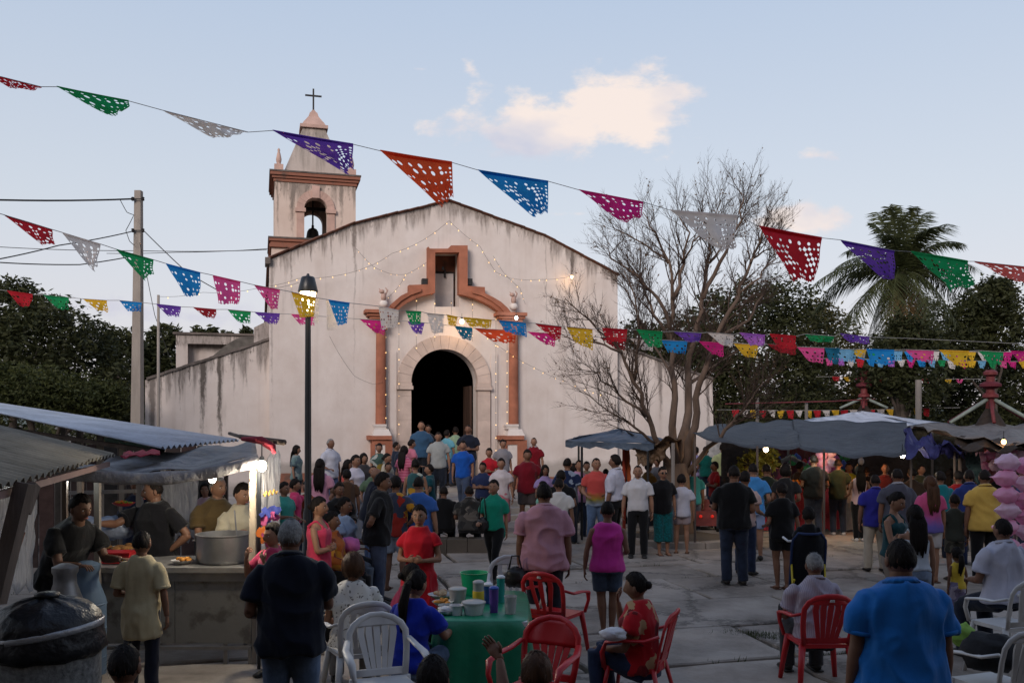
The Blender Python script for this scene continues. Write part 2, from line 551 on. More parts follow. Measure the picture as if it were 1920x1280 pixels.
b = MB(); b.plate([(UU(272, .25), 0), (UU(505, .25), 0), wl_[1], wl_[0], (UU(272, .25), wl_[0][1])], [], F, .25, .7)
lw = b.build('left_wing_wall', M_wingL, church)
b = MB(); b.plate([(UU(1158, .25), 0), (UU(1340, .25), 0), wr_[1], wr_[0]], [], F, .25, .7)
b.build('right_wing_wall', M_wingR, church)
for (p, q, e) in ((wl_[0], wl_[1], 0), (wr_[0], wr_[1], 0)):
    L = 14; b = MB()
    for i in range(L):
        t0, t1 = i / L, (i + .985) / L
        a0 = (p[0] + (q[0] - p[0]) * t0, p[1] + (q[1] - p[1]) * t0); a1 = (p[0] + (q[0] - p[0]) * t1, p[1] + (q[1] - p[1]) * t1)
        j = rnd.uniform(-.012, .012)
        vs = [F(u, n, z + dz_ + j) for (u, z) in (a0, a1) for n in (.2, .76) for dz_ in (0.003, .075)]
        b.add(vs, [(0, 1, 3, 2), (4, 6, 7, 5), (0, 4, 5, 1), (2, 3, 7, 6), (1, 5, 7, 3), (0, 2, 6, 4)])
    b.build('wing_coping', M_cope, church)
# nave behind the gable
b = MB()
for (u0, u1) in ((UU(505) + .02, UU(505) + .5), (UU(1158) - .5, UU(1158) - .02)):
    fbox(b, u0, u1, .6, 20, 0, gl[4][1] - .15)
fbox(b, UU(505), UU(1158), 19.6, 20, 0, gl[4][1] - .15)
b.build('nave_wall', M_facade, church)
b = MB()
for i in range(4):
    p, q = gl[i], gl[i + 1]
    vs = [F(u, n, z - .12 + d_) for (u, z) in (p, q) for n in (.55, 20.2) for d_ in (0, .08)]
    b.add(vs, [(0, 1, 3, 2), (4, 6, 7, 5), (0, 4, 5, 1), (2, 3, 7, 6), (1, 5, 7, 3), (0, 2, 6, 4)])
b.build('roof', M_tile, church)
# coping tiles along the gable
tile_me = None
for i in range(4):
    p, q = gl[i], gl[i + 1]
    Ls = math.hypot(q[0] - p[0], q[1] - p[1]); k = max(1, round(Ls / .34)); ang = math.atan2(q[1] - p[1], q[0] - p[0])
    for j in range(k):
        t = (j + .5) / k
        u = p[0] + (q[0] - p[0]) * t; z = p[1] + (q[1] - p[1]) * t
        if tile_me is None:
            bb = MB(); bb.tube([(-.175, 0, 0), (.175, 0, .012)], [(.34, .055), (.34, .045)], n=10, lat=(0, 1, 0))
            tile_me = make_mesh('tile', bb.v, bb.f, M_tile, 40)
        o = bpy.data.objects.new('tile', tile_me); COL.objects.link(o); o.parent = church
        o.location = F(u, .22, z + .03 + rnd.uniform(-.008, .008)) - church.location
        o.rotation_euler = Matrix.Rotation(TH, 3, 'Z').to_4x4().to_euler()
        o.rotation_euler = (Matrix.Rotation(TH, 3, 'Z') @ Matrix.Rotation(-ang + rnd.uniform(-.02, .02), 3, 'Y')).to_euler()
# end block of the eave
b = MB(); fpx(b, 497, 507, 482, 494, -.15, .5); b.build('eave_end', M_cope, church)
# cross on the peak
b = MB(); pk = UZ(842, 378)
b.box(F(pk[0], .2, pk[1] + .34), (.035, .035, .66), TH); b.box(F(pk[0], .2, pk[1] + .45), (.30, .03, .03), TH)
b.box(F(pk[0], .2, pk[1] + .05), (.2, .2, .1), TH)
b.build('roof_cross', M_iron, church)
# niche
b = MB(); b.plate([UZ(800, 462), UZ(880, 462), UZ(880, 590), UZ(800, 590)], [], F, .72, .8); b.build('niche_back', M_orange2, church)
b = MB(); b.plate([UZ(815.5, 513, .5), UZ(850, 513, .5), UZ(850, 590, .5), UZ(815.5, 590, .5)], [], F, .5, .72); b.build('niche_panel', M_grey, church)
b = MB(); fpx(b, 833, 836, 505, 520, .42, .5); b.box(F(UZ(834, 505)[0], .3, UZ(834, 500)[1]), (.06, .06, .1), TH); b.build('niche_lamp', M_iron, church)
# orange arch band with stepped frame
outer = [(727, 578), (736, 569), (750, 558), (767, 549), (767, 534), (803, 533), (803, 462), (806, 466), (840, 466), (846, 460), (877, 460), (877, 536), (909, 538), (910, 550), (925, 557), (940, 566), (952, 577), (961, 589)]
inner = [(944, 594), (934, 583), (920, 573), (903, 564), (885, 557), (861, 551), (861, 473), (816, 473), (816, 549), (797, 553), (780, 559), (764, 567), (752, 576), (743, 586)]
b = MB(); b.plate([UZ(x, y, -.3) for x, y in outer + inner], [], F, -.3, .002)
b.build('portal_arch_band', M_orange, church)
outer2 = [(731, 572), (752, 554), (771, 545), (790, 540), (790, 546), (770, 553), (752, 564), (738, 578)]
b = MB()
b.plate([UZ(x, y, -.36) for x, y in outer2], [], F, -.36, -.302)
b.build('arch_fillet', M_orange, church); b = MB()
b.plate([UZ(x, y, -.36) for x, y in [(886, 543), (906, 548), (925, 557), (945, 571), (956, 584), (948, 588), (938, 576), (922, 564), (903, 554), (886, 549)]], [], F, -.36, -.302)
b.build('arch_fillet', M_orange, church)
b = MB()
for x in (797, 881):
    fpx(b, x - 5, x + 5, 522, 534, -.25, -.05)
b.build('spotlight_box', M_iron, church)
# columns, capitals, bases, pedestals
for (cx, y0, side) in ((713, 0, -1), (961, 5, 1)):
    uc = UU(cx)
    zt, zb_ = UZ(cx, 615 + y0)[1], UZ(cx, 797)[1]
    b = MB(); b.tube([F(uc, -.12, zb_), F(uc, -.12, zt)], [(.155, .15), (.135, .13)], n=18, lat=F(1, 0, 0) - F(0, 0, 0))
    b.build('column', M_orange, church, 40)
    b = MB()
    for (w, ya, yb, nn) in ((56, 580, 586, -.5), (48, 586.5, 592, -.42), (38, 592.5, 598, -.36), (27, 598.5, 617, -.3)):
        fpx(b, cx - w / 2, cx + w / 2, ya + y0, yb + y0, nn, .002)
    b.build('capital', M_orange, church)
    b = MB()
    zc = [UZ(cx, yy)[1] for yy in (815, 808, 800, 796)]
    for (w, ya, yb, nn) in ((24, 795, 799, -.32), (22, 799, 804, -.30)):
        fpx(b, cx - w / 2, cx + w / 2, ya, yb, nn, .0)
    z0, z1 = UZ(cx, 816)[1], UZ(cx, 804)[1]
    vs = [F(uc + sx * w, n_, z) for z, w, nf in ((z0, .27, -.42), (z1, .2, -.32)) for sx, n_ in ((-1, nf), (1, nf), (1, 0), (-1, 0))]
    b.add(vs, [(3, 2, 1, 0), (4, 5, 6, 7), (0, 1, 5, 4), (1, 2, 6, 5), (2, 3, 7, 6), (3, 0, 4, 7)])
    b.build('column_base', M_white, church)
    ped = thing('x', (0, 0, 0), '', '') if False else None
    b = MB()
    fpx(b, cx - 22, cx + 22, 816.5, 824, -.56, .002)
    hw = 18.5
    u0, u1 = UU(cx - hw), UU(cx + hw); zt2 = UZ(cx, 824)[1]
    # die with a recessed white panel
    pu0, pz1 = UZ(cx - 9.5, 833, -.5); pu1, pz0 = UZ(cx + 9.5, 882, -.5)
    b.plate([(u0, .3), (u1, .3), (u1, zt2), (u0, zt2)], [[(pu0, pz0), (pu0, pz1), (pu1, pz1), (pu1, pz0)]], F, -.5, .0)
    fbox(b, u0 - .06, u1 + .06, -.56, 0, .3, .62)
    pd = b.build('pedestal', M_orange, church)
    b = MB(); fbox(b, pu0 - .01, pu1 + .01, -.465, -.2, pz0 - .01, pz1 + .01); b.build('panel', M_white, pd)
    # small carved animal above the capital
    b = MB(); ux = UU(cx + (4 if side < 0 else -2)); zs = UZ(cx, 578 + y0)[1]
    b.ball(F(ux, -.25, zs + .1), (.13, .12, .12)); b.m = [1] * len(b.m); b.cur = 0
    b.ball(F(ux, -.25, zs + .3), (.08, .12, .13)); b.ball(F(ux - .06, -.3, zs + .45), (.08, .07, .06))
    b.tube([F(ux + .05, -.2, zs + .35), F(ux + .12, -.2, zs + .5), F(ux + .06, -.2, zs + .58)], [.03, .025, .012], n=6)
    b.tube([F(ux - .1, -.3, zs + .48), F(ux - .14, -.3, zs + .54)], [.02, .006], n=5)
    b.build('carved_finial', [M_pink, M_white], church, 50)
# door surround: voussoirs and jamb stones
def sector(mb, cu, cz, r0, r1, t0, t1, n0, n1, k=3):
    pts = [(cu + r0 * math.cos(t0 + (t1 - t0) * i / k), cz + r0 * math.sin(t0 + (t1 - t0) * i / k)) for i in range(k + 1)]
    pts += [(cu + r1 * math.cos(t1 - (t1 - t0) * i / k), cz + r1 * math.sin(t1 - (t1 - t0) * i / k)) for i in range(k + 1)]
    ar = sum(pts[i][0] * pts[(i + 1) % len(pts)][1] - pts[(i + 1) % len(pts)][0] * pts[i][1] for i in range(len(pts)))
    if ar < 0: pts = pts[::-1]
    mb.plate(pts, [], F, n0, n1)
NV = 15
for i in range(NV):
    t0 = math.pi * i / NV + .003; t1 = math.pi * (i + 1) / NV - .003
    b = MB(); sector(b, du, dz, ri - .015, ro, t0, t1, -.10 - rnd.uniform(0, .006), .15)
    b.build('arch_stone', M_stone, church)
for s_ in (-1, 1):
    a0, a1 = du + s_ * (ri - .015), du + s_ * (ro - .02)
    lo, hi = min(a0, a1), max(a0, a1)
    zz = [.45, 1.05, 1.85, 2.5, 3.2, dz - .2]
    for i in range(len(zz) - 1):
        b = MB(); fbox(b, lo, hi, -.10 - rnd.uniform(0, .01), .15, zz[i] + .003, zz[i + 1] - .002)
        b.build('jamb_stone', M_stone, church)
    b = MB(); fbox(b, lo - .05, hi + .05, -.17, .15, dz - .2, dz - .1); fbox(b, lo - .02, hi + .02, -.14, .15, dz - .097, dz - .003)
    b.build('impost', M_stone, church)
    b = MB()   # pilaster strip outside the jamb
    fbox(b, min(du + s_ * (ro + .02), du + s_ * (ro + .22)), max(du + s_ * (ro + .02), du + s_ * (ro + .22)), -.04, .002, .45, dz + .9)
    b.build('pilaster_strip', M_facade, church)
# wooden door leaf folded against the right reveal, second on the left
for s_ in (1, -1):
    b = MB()
    for k in range(3):
        fbox(b, du + s_ * (ri - .07 - .005 * k) - .03, du + s_ * (ri - .07 - .005 * k) + .03, .62 + k * .3, .91 + k * .3, .52, dz - .05)
    b.build('door', M_wood, church)
# interior
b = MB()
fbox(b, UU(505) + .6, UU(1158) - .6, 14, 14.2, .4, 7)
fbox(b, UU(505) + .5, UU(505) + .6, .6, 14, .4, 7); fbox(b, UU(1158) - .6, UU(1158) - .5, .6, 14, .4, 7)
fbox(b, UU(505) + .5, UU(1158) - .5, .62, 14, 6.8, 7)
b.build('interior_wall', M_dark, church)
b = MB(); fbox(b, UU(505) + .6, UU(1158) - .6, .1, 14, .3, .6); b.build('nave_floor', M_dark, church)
b = MB(); fpx(b, 505, 700, 886, 960, -.05, .003); fpx(b, 735, 768, 886, 960, -.05, .003); fpx(b, 984, 1158, 893, 960, -.05, .003); 
b.build('plinth', M_orange2, church)

# bell tower
TN = 1.2
tw = MB()
tu0, tu1 = UU(515, TN), UU(667, TN); tz0, tz1 = UZ(590, 462, TN)[1], UZ(590, 344, TN)[1]
tw_w = tu1 - tu0
ocu = UU(592, TN); orad = (UU(614, TN) - UU(571, TN)) / 2; ocz = UZ(592, 371, TN)[1] - orad; ob = UZ(592, 447, TN)[1]
hole = [(ocu - orad, ob)] + [(ocu + orad * math.cos(t), ocz + orad * math.sin(t)) for t in [math.pi - math.pi * i / 14 for i in range(15)]] + [(ocu + orad, ob)]
ol = [(tu0, tz0), (tu1, tz0), (tu1, tz1), (tu0, tz1)]
tw.plate(ol, [hole], F, TN, TN + .35)
tw.plate(ol, [hole], F, TN + tw_w - .35, TN + tw_w)
hole_s = [(TN + tw_w / 2 - orad, ob)] + [(TN + tw_w / 2 + orad * math.cos(t), ocz + orad * math.sin(t)) for t in [math.pi - math.pi * i / 10 for i in range(11)]] + [(TN + tw_w / 2 + orad, ob)]
for (ua, ub) in ((tu0 + .002, tu0 + .35), (tu1 - .35, tu1 - .002)):
    tw.plate([(TN + .35, tz0), (TN + tw_w - .35, tz0), (TN + tw_w - .35, tz1), (TN + .35, tz1)], [hole_s], lambda u, n, z: F(n, u, z), ua, ub)
fbox(tw, tu0 + .01, tu1 - .01, TN + .01, TN + tw_w - .01, tz1, tz1 + .1)
fbox(tw, tu0 + .01, tu1 - .01, TN + .01, TN + tw_w - .01, tz0 - .1, tz0)
fbox(tw, UU(509, TN), UU(672, TN), TN - .06, TN + tw_w + .06, 2, UZ(590, 468, TN)[1])
tower = tw.build('bell_tower', M_tower, church)
def cornice(pts, mt, name='cornice'):
    b = MB()
    for (x0, x1, ya, yb, e) in pts:
        z1, z0 = UZ(592, ya, TN)[1], UZ(592, yb, TN)[1]
        fbox(b, tu0 - e, tu1 + e, TN - e, TN + tw_w + e, z0 + .002, z1 - .002)
    b.build(name, mt, tower)
cornice([(0, 0, 328, 334, .13), (0, 0, 334, 339, .08), (0, 0, 339, 345, .035)], M_orange2)
cornice([(0, 0, 325, 328, .15)], M_cope, 'cornice_top')
cornice([(0, 0, 452, 457, .17), (0, 0, 457, 462, .12), (0, 0, 462, 468, .15)], M_orange2)
cornice([(0, 0, 449, 452, .19)], M_cope, 'cornice_top')
# bell opening surround
b = MB()
kk = 11
ro2 = orad + (UU(628, TN) - UU(614, TN))
for i in range(kk):
    sector(b, ocu, ocz, orad, ro2, math.pi * i / kk + .004, math.pi * (i + 1) / kk - .004, TN - .06, TN + .003)
for s_ in (-1, 1):
    lo, hi = sorted((ocu + s_ * orad, ocu + s_ * ro2))
    fbox(b, lo, hi, TN - .05, TN + .003, ob, ocz - .12); fbox(b, lo - .04, hi + .04, TN - .1, TN + .003, ocz - .118, ocz - .003)
fbox(b, ocu - .11, ocu + .11, TN - .09, TN - .062, ocz + orad - .02, ocz + ro2 + .12)
b.build('arch_surround', M_pink, tower)
# bell
bu = UU(590, TN); bz = UZ(590, 446, TN)[1]
b = MB(); bc = F(bu, TN + 1.0, 0)
b.lathe([(.30, bz + .02), (.27, bz + .06), (.2, bz + .2), (.17, bz + .38), (.12, bz + .46), (.04, bz + .5), (.04, bz + .58)], bc, 18)
b.build('bell', M_bronze, tower, 50)
b = MB(); b.tube([F(bu, TN + 1, bz + .55), F(bu, TN + 1, tz1)], .025, 6); fbox(b, tu0 + .3, tu1 - .3, TN + .95, TN + 1.05, ocz + orad * .5, ocz + orad * .5 + .1)
b.build('bell_hanger', M_iron, tower)
# pyramid
tcu = (tu0 + tu1) / 2; tcn = TN + tw_w / 2
def frust(mb, cu, cn, w0, w1, z0, z1):
    vs = [F(cu + sx * w, cn + sy * w, z) for z, w in ((z0, w0), (z1, w1)) for sx, sy in ((-1, -1), (1, -1), (1, 1), (-1, 1))]
    mb.add(vs, [(3, 2, 1, 0), (4, 5, 6, 7), (0, 1, 5, 4), (1, 2, 6, 5), (2, 3, 7, 6), (3, 0, 4, 7)])
zc0 = UZ(592, 325, TN)[1]
sc_t = (FY0 + TN + tw_w / 2 + tcu * ST) / (FY0 + TN + tcu * ST)
def TZ(py): return HC + (HOR - py) / FPX * (F(tcu, tcn, 0).y)
b = MB(); frust(b, tcu, tcn, .98, .96, zc0, zc0 + .1); frust(b, tcu, tcn, .90, .33, zc0 + .1, TZ(247)); b.build('spire', M_spire, tower)
b = MB(); frust(b, tcu, tcn, .42, .42, TZ(247) + .002, TZ(241)); frust(b, tcu, tcn, .36, .29, TZ(241) + .002, TZ(233)); frust(b, tcu, tcn, .28, .15, TZ(233) + .002, TZ(221)); frust(b, tcu, tcn, .15, .11, TZ(221) + .002, TZ(213)); frust(b, tcu, tcn, .09, .035, TZ(213) + .002, TZ(207))
b.build('spire_cap', M_pink, tower)
b = MB(); cz = TZ(208)
b.box(F(tcu, tcn, (TZ(167) + cz) / 2), (.05, .05, TZ(167) - cz), TH); b.box(F(tcu, tcn, TZ(180)), (.50, .045, .045), TH)
b.build('tower_cross', M_iron, tower)
for (du_, dn_) in ((-1, -1), (1, -1), (1, 1), (-1, 1)):
    b = MB(); pu, pn = tcu + du_ * (tw_w / 2 - .12), tcn + dn_ * (tw_w / 2 - .12)
    rm = Matrix.Rotation(TH, 3, 'Z')
    b.box(F(pu, pn, zc0 + .1), (.26, .26, .2), TH)
    b.lathe([(.1, .2), (.06, .25), (.075, .3), (.085, .36), (.055, .52), (.03, .6), (.045, .64), (.01, .7)], F(pu, pn, zc0), 10)
    b.build('pinnacle', M_pink, tower, 50)

# annex and dome behind the left wing
M_annex = plaster('annex_plaster', (.52, .47, .45), (.17, .15, .14), [(0, 5.05)], reach=.35, amt=.9)
annex = thing('annex', F(-7.5, 8, 0), 'low flat roofed white annex behind the sloping left wall of the church', 'building')
b = MB(); za = UZ(400, 628, 6.0)[1]; ax0, ax1 = UU(330, 6), UU(470, 6)
b.plate([(ax0, 0), (ax1, 0), (ax1, za), (ax0, za)], [[(UU(352, 6), .5), (UU(352, 6), UZ(400, 645, 6)[1]), (ax1 - .1, UZ(400, 645, 6)[1]), (ax1 - .1, .5)]], F, 6, 6.35)
fbox(b, ax0 + .02, ax1 - .02, 6.35, 12, 0, za - .02); b.build('wall', M_annex, annex)
b = MB(); fbox(b, ax0 - .1, ax1 + .1, 5.92, 12.1, za, za + .07); b.build('parapet', M_cope, annex)
dome = thing('vault', F(-5, 5, 0), 'dark weathered curved vault between the annex and the church wall', 'vault')
b = MB(); u0, u1 = UU(398, 4), UU(490, 4); zt = UZ(450, 630, 4)[1]; z0 = UZ(400, 668, 4)[1]
pts = []
for i in range(13):
    t = i / 12; pts.append((u0 + (u1 - u0) * t, z0 + (zt - z0) * math.sin(math.pi * .5 * min(1, t * 1.35)) ))
b.plate([(u1, 0), (u1, pts[-1][1])] + pts[::-1][1:] + [(u0, 0)][::-1], [], F, 4, 9)
b.build('shell', mat('weathered_vault', (.12, .11, .10), noise=.5, scale=3, bump=.4), dome)
b = MB(); b.plate([UZ(476, 614, 3.4), UZ(476, 700, 3.4), UZ(512, 700, 3.4), UZ(512, 596, 3.4)][::-1], [], F, 3.4, 3.8)
b.build('side_wall', M_annex, dome)

# ------------------------------------------------------------------ ground
M_earth = mat('trodden_earth', (.10, .085, .07), rough=1, noise=.35, scale=1.2, bump=.6, bscale=30)
b = MB(); b.add([(-600, -200, 0), (600, -200, 0), (600, 1500, 0), (-600, 1500, 0)], [(0, 1, 2, 3)])
b.build('ground', M_earth, None, kind='structure')
# paving slabs, each its own piece
def slab_mat():
    m = bpy.data.materials.new('worn_concrete_slab'); m.use_nodes = True
    ns = m.node_tree.nodes; lk = m.node_tree.links; b = ns['Principled BSDF']
    b.inputs['Roughness'].default_value = .85; b.inputs['Specular IOR Level'].default_value = .25
    oi = ns.new('ShaderNodeObjectInfo'); g = ns.new('ShaderNodeNewGeometry')
    def nz(s, d, r=.6):
        n = ns.new('ShaderNodeTexNoise'); n.inputs['Scale'].default_value = s; n.inputs['Detail'].default_value = d; n.inputs['Roughness'].default_value = r
        lk.new(g.outputs['Position'], n.inputs['Vector']); return n
    n1 = nz(1.1, 6); n2 = nz(9, 6, .7); n3 = nz(60, 3)
    cr = ns.new('ShaderNodeValToRGB'); e = cr.color_ramp.elements
    e[0].position = .3; e[0].color = (.18, .152, .128, 1); e[1].position = .68; e[1].color = (.38, .33, .285, 1)
    ad = ns.new('ShaderNodeMath'); ad.operation = 'ADD'
    sb = ns.new('ShaderNodeMath'); sb.operation = 'MULTIPLY_ADD'; sb.inputs[1].default_value = .22; sb.inputs[2].default_value = -.11
    lk.new(oi.outputs['Random'], sb.inputs[0]); lk.new(n1.outputs[0], ad.inputs[0]); lk.new(sb.outputs[0], ad.inputs[1])
    a2 = ns.new('ShaderNodeMath'); a2.operation = 'MULTIPLY_ADD'; a2.inputs[1].default_value = .35
    lk.new(n2.outputs[0], a2.inputs[0]); lk.new(ad.outputs[0], a2.inputs[2])
    a3 = ns.new('ShaderNodeMath'); a3.operation = 'SUBTRACT'; a3.inputs[1].default_value = .17
    lk.new(a2.outputs[0], a3.inputs[0]); lk.new(a3.outputs[0], cr.inputs[0])
    # cracks
    v = ns.new('ShaderNodeTexVoronoi'); v.feature = 'DISTANCE_TO_EDGE'; v.inputs['Scale'].default_value = .33
    wv = ns.new('ShaderNodeVectorMath'); wv.operation = 'ADD'
    sc1 = ns.new('ShaderNodeVectorMath'); sc1.operation = 'SCALE'; sc1.inputs['Scale'].default_value = .5
    lk.new(n2.outputs['Color'], sc1.inputs[0]); lk.new(g.outputs['Position'], wv.inputs[0]); lk.new(sc1.outputs[0], wv.inputs[1]); lk.new(wv.outputs[0], v.inputs['Vector'])
    ck = ns.new('ShaderNodeMapRange'); ck.inputs['From Min'].default_value = .006; ck.inputs['From Max'].default_value = .022; ck.inputs['To Min'].default_value = .55; ck.inputs['To Max'].default_value = 1
    lk.new(v.outputs['Distance'], ck.inputs['Value'])
    mu = ns.new('ShaderNodeMix'); mu.data_type = 'RGBA'; mu.blend_type = 'MULTIPLY'; mu.inputs['Factor'].default_value = 1
    lk.new(cr.outputs[0], mu.inputs['A']); lk.new(ck.outputs[0], mu.inputs['B']); lk.new(mu.outputs['Result'], b.inputs['Base Color'])
    bp = ns.new('ShaderNodeBump'); bp.inputs['Strength'].default_value = .6; bp.inputs['Distance'].default_value = .015
    lk.new(n2.outputs[0], bp.inputs['Height'])
    b2 = ns.new('ShaderNodeBump'); b2.inputs['Strength'].default_value = .4; b2.inputs['Distance'].default_value = .004
    lk.new(n3.outputs[0], b2.inputs['Height']); lk.new(bp.outputs[0], b2.inputs['Normal']); lk.new(b2.outputs[0], b.inputs['Normal'])
    return m
M_slab = slab_mat()
plaza = bpy.data.objects.new('plaza', None); COL.objects.link(plaza); plaza['kind'] = 'structure'
b = MB(); b.add([F(-11, -26, .004), F(19, -26, .004), F(19, -5.2, .004), F(-11, -5.2, .004)], [(0, 1, 2, 3)])
b.build('plaza_bed', mat('dark_joint_soil', (.035, .03, .025), noise=.4, scale=5, bump=.5), plaza)
n = -5.35
pr = random.Random(3)
jn = lambda x, y, k: pr.uniform(-k, k)
row = 0
edges = []
while n > -21.5:
    d = pr.choice([1.25, 1.4, 1.5, 1.65])
    edges.append((n, d)); n -= d
for (n, d) in edges:
    u = -9.5 + pr.uniform(-1, 1)
    s0 = pr.uniform(-.05, .05)
    while u < 12.5:
        w = pr.choice([1.5, 2.0, 2.3, 2.7])
        wob = lambda: pr.uniform(-.045, .045)
        c4 = [(u + .03 + wob(), n - d + .04 + wob() * .5), (u + w - .03 + wob(), n - d + .04 + wob() * .5), (u + w - .018 + wob() * .5, n - .03 + wob() * .5), (u + .026 + wob() * .5, n - .02 + wob() * .5)]
        cx_ = sum(p[0] for p in c4) / 4; cn_ = sum(p[1] for p in c4) / 4
        wpos = F(cx_, cn_, 0)
        if abs(wpos.x) < wpos.y * .62 + 1.5 and wpos.y > 6.5:
            # ragged outline
            pts = []
            for i in range(4):
                p, q = c4[i], c4[(i + 1) % 4]
                for k in range(4):
                    t = k / 4
                    pts.append((p[0] + (q[0] - p[0]) * t + (pr.uniform(-.03, .03) if k else 0), p[1] + (q[1] - p[1]) * t + (pr.uniform(-.03, .03) if k else 0)))
            tiltx, tilty, hh = pr.uniform(-.006, .006), pr.uniform(-.006, .006), .055 + pr.uniform(-.01, .01)
            L = len(pts)
            def zt_(p): return hh + (p[0] - cx_) * tiltx + (p[1] - cn_) * tilty
            ins = [(cx_ + (p[0] - cx_) * (1 - .03 / w), cn_ + (p[1] - cn_) * .98) for p in pts]
            vs = [F(p[0], p[1], 0) for p in pts] + [F(p[0], p[1], zt_(p) - .015) for p in pts] + [F(p[0], p[1], zt_(p)) for p in ins]
            fs = [tuple(2 * L + i for i in range(L))]
            for i in range(L):
                j = (i + 1) % L
                fs.append((i, j, L + j, L + i)); fs.append((L + i, L + j, 2 * L + j, 2 * L + i))
            me = make_mesh('slab', [v - F(cx_, cn_, 0) for v in vs], fs, M_slab)
            o = bpy.data.objects.new('slab', me); COL.objects.link(o); o.location = F(cx_, cn_, 0); o.parent = plaza
        u += w
GZ = .05   # walking surface
# grass tufts in the joints
b = MB()
gr = random.Random(5)
def tuft(x, y, k, s):
    for _ in range(k):
        a_ = gr.uniform(0, 6.28); h = gr.uniform(.02, .07) * s; px_, py_ = x + gr.uniform(-.06, .06), y + gr.uniform(-.05, .05)
        w = .006
        b.add([(px_ - w * math.cos(a_), py_ - w * math.sin(a_), .03), (px_ + w * math.cos(a_), py_ + w * math.sin(a_), .03), (px_ + gr.uniform(-.03, .03), py_ + gr.uniform(-.03, .03), .04 + h)], [(0, 1, 2)])
for (n, d) in edges:
    u = -9
    while u < 12:
        u += gr.uniform(.03, .5)
        if mnoise.noise(Vector((u * .8, n * 1.7, 0))) > .12:
            q = F(u, n, 0)
            if q.y < 17: tuft(q.x, q.y, 8, 1)
for i in range(90):
    q = P(1445 + gr.gauss(0, 38), 1205, 10.2); q.y += gr.gauss(0, .1) - (q.x - 2.9) * .25
    tuft(q.x, q.y, 8, .9)
b.build('joint_grass', mat('short_grass', (.06, .075, .03), noise=.3), None, kind='stuff')

# unseen arcaded building, added behind the camera to shade the foreground
shade_bld = thing('shade_building', V(0, -9, 0), 'unseen arcaded building added behind the viewer to shade the foreground', 'building')
b = MB(); ars = []
for k in range(-8, 8):
    x_ = 4.4 * k + .6; ars.append([(x_, 0.02), (x_, 2.6)] + [(x_ + 1.6 + 1.6 * math.cos(t), 2.6 + 1.3 * math.sin(t)) for t in [math.pi - math.pi * i / 8 for i in range(1, 8)]] + [(x_ + 3.2, 2.6), (x_ + 3.2, 0.02)])
b.plate([(-36, 0), (36, 0), (36, 13.2), (-36, 13.2)], ars, lambda u, n, z: V(u, n, z), -5.6, -5.2)
b.build('front_wall', mat('shade_building_ochre', (.30, .22, .15), noise=.2), shade_bld)
b = MB(); b.box((0, -9, 6.5), (72, .3, 13.0)); b.build('back_wall', mat('shade_building_back', (.16, .12, .09), noise=.2), shade_bld)
b = MB(); b.box((0, -7.3, 13.4), (73, 4.6, .3)); b.build('roof', M_tile, shade_bld)
# church platform with two steps
M_step = mat('pale_worn_step_stone', (.34, .31, .28), rough=.9, noise=.3, scale=2.5, bump=.4, bscale=20)
b = MB()
fbox(b, -7.2, 6.4, -4.35, -.002, 0, .44)
b.build('platform', M_step, None, kind='structure')
b = MB(); fbox(b, -6.2, 5.4, -4.75, -4.352, 0, .30); b.build('upper_step', M_step, None, kind='structure')
b = MB(); fbox(b, -6.6, 5.8, -5.2, -4.752, 0, .16); b.build('lower_step', M_step, None, kind='structure')
b = MB(); fbox(b, -1.7, 1.7, -1.2, -.17, .443, .56); b.build('threshold_step', M_step, None, kind='structure')
# ================================================================== people
SKIN = [mat('skin_tan', (.26, .135, .085), rough=.55, noise=.1, scale=9), mat('skin_brown', (.17, .085, .054), rough=.55, noise=.1, scale=9),
        mat('skin_dark', (.13, .066, .042), rough=.55, noise=.1, scale=9), mat('skin_light', (.38, .21, .135), rough=.55, noise=.1, scale=9)]
M_hair = mat('black_hair', (.011, .008, .007), rough=.62, noise=.5, scale=30, bump=1, bscale=70, stretch=(1, 1, .2), spec=.12)
M_hairb = mat('brown_hair', (.06, .028, .015), rough=.5, noise=.5, scale=30, bump=.6, bscale=60, stretch=(1, 1, .15), spec=.12)
M_hairg = mat('grey_hair', (.20, .195, .19), rough=.7, noise=.5, scale=40, bump=.6, bscale=80)
M_eye = mat('eye_white', (.55, .52, .5), rough=.3, noise=0)
M_iris = mat('dark_iris', (.015, .008, .005), rough=.2, noise=0)
M_lip = mat('lip', (.25, .08, .065), rough=.5, noise=0)
M_shoe = [mat('dark_shoe_leather', (.02, .018, .017), rough=.5, noise=.2), mat('pale_trainer', (.45, .45, .45), rough=.6, noise=.1), mat('brown_sandal', (.10, .05, .03), rough=.7, noise=.2)]
M_glass_dark = mat('sunglass_lens', (.01, .01, .01), rough=.15, noise=0, spec=.6)

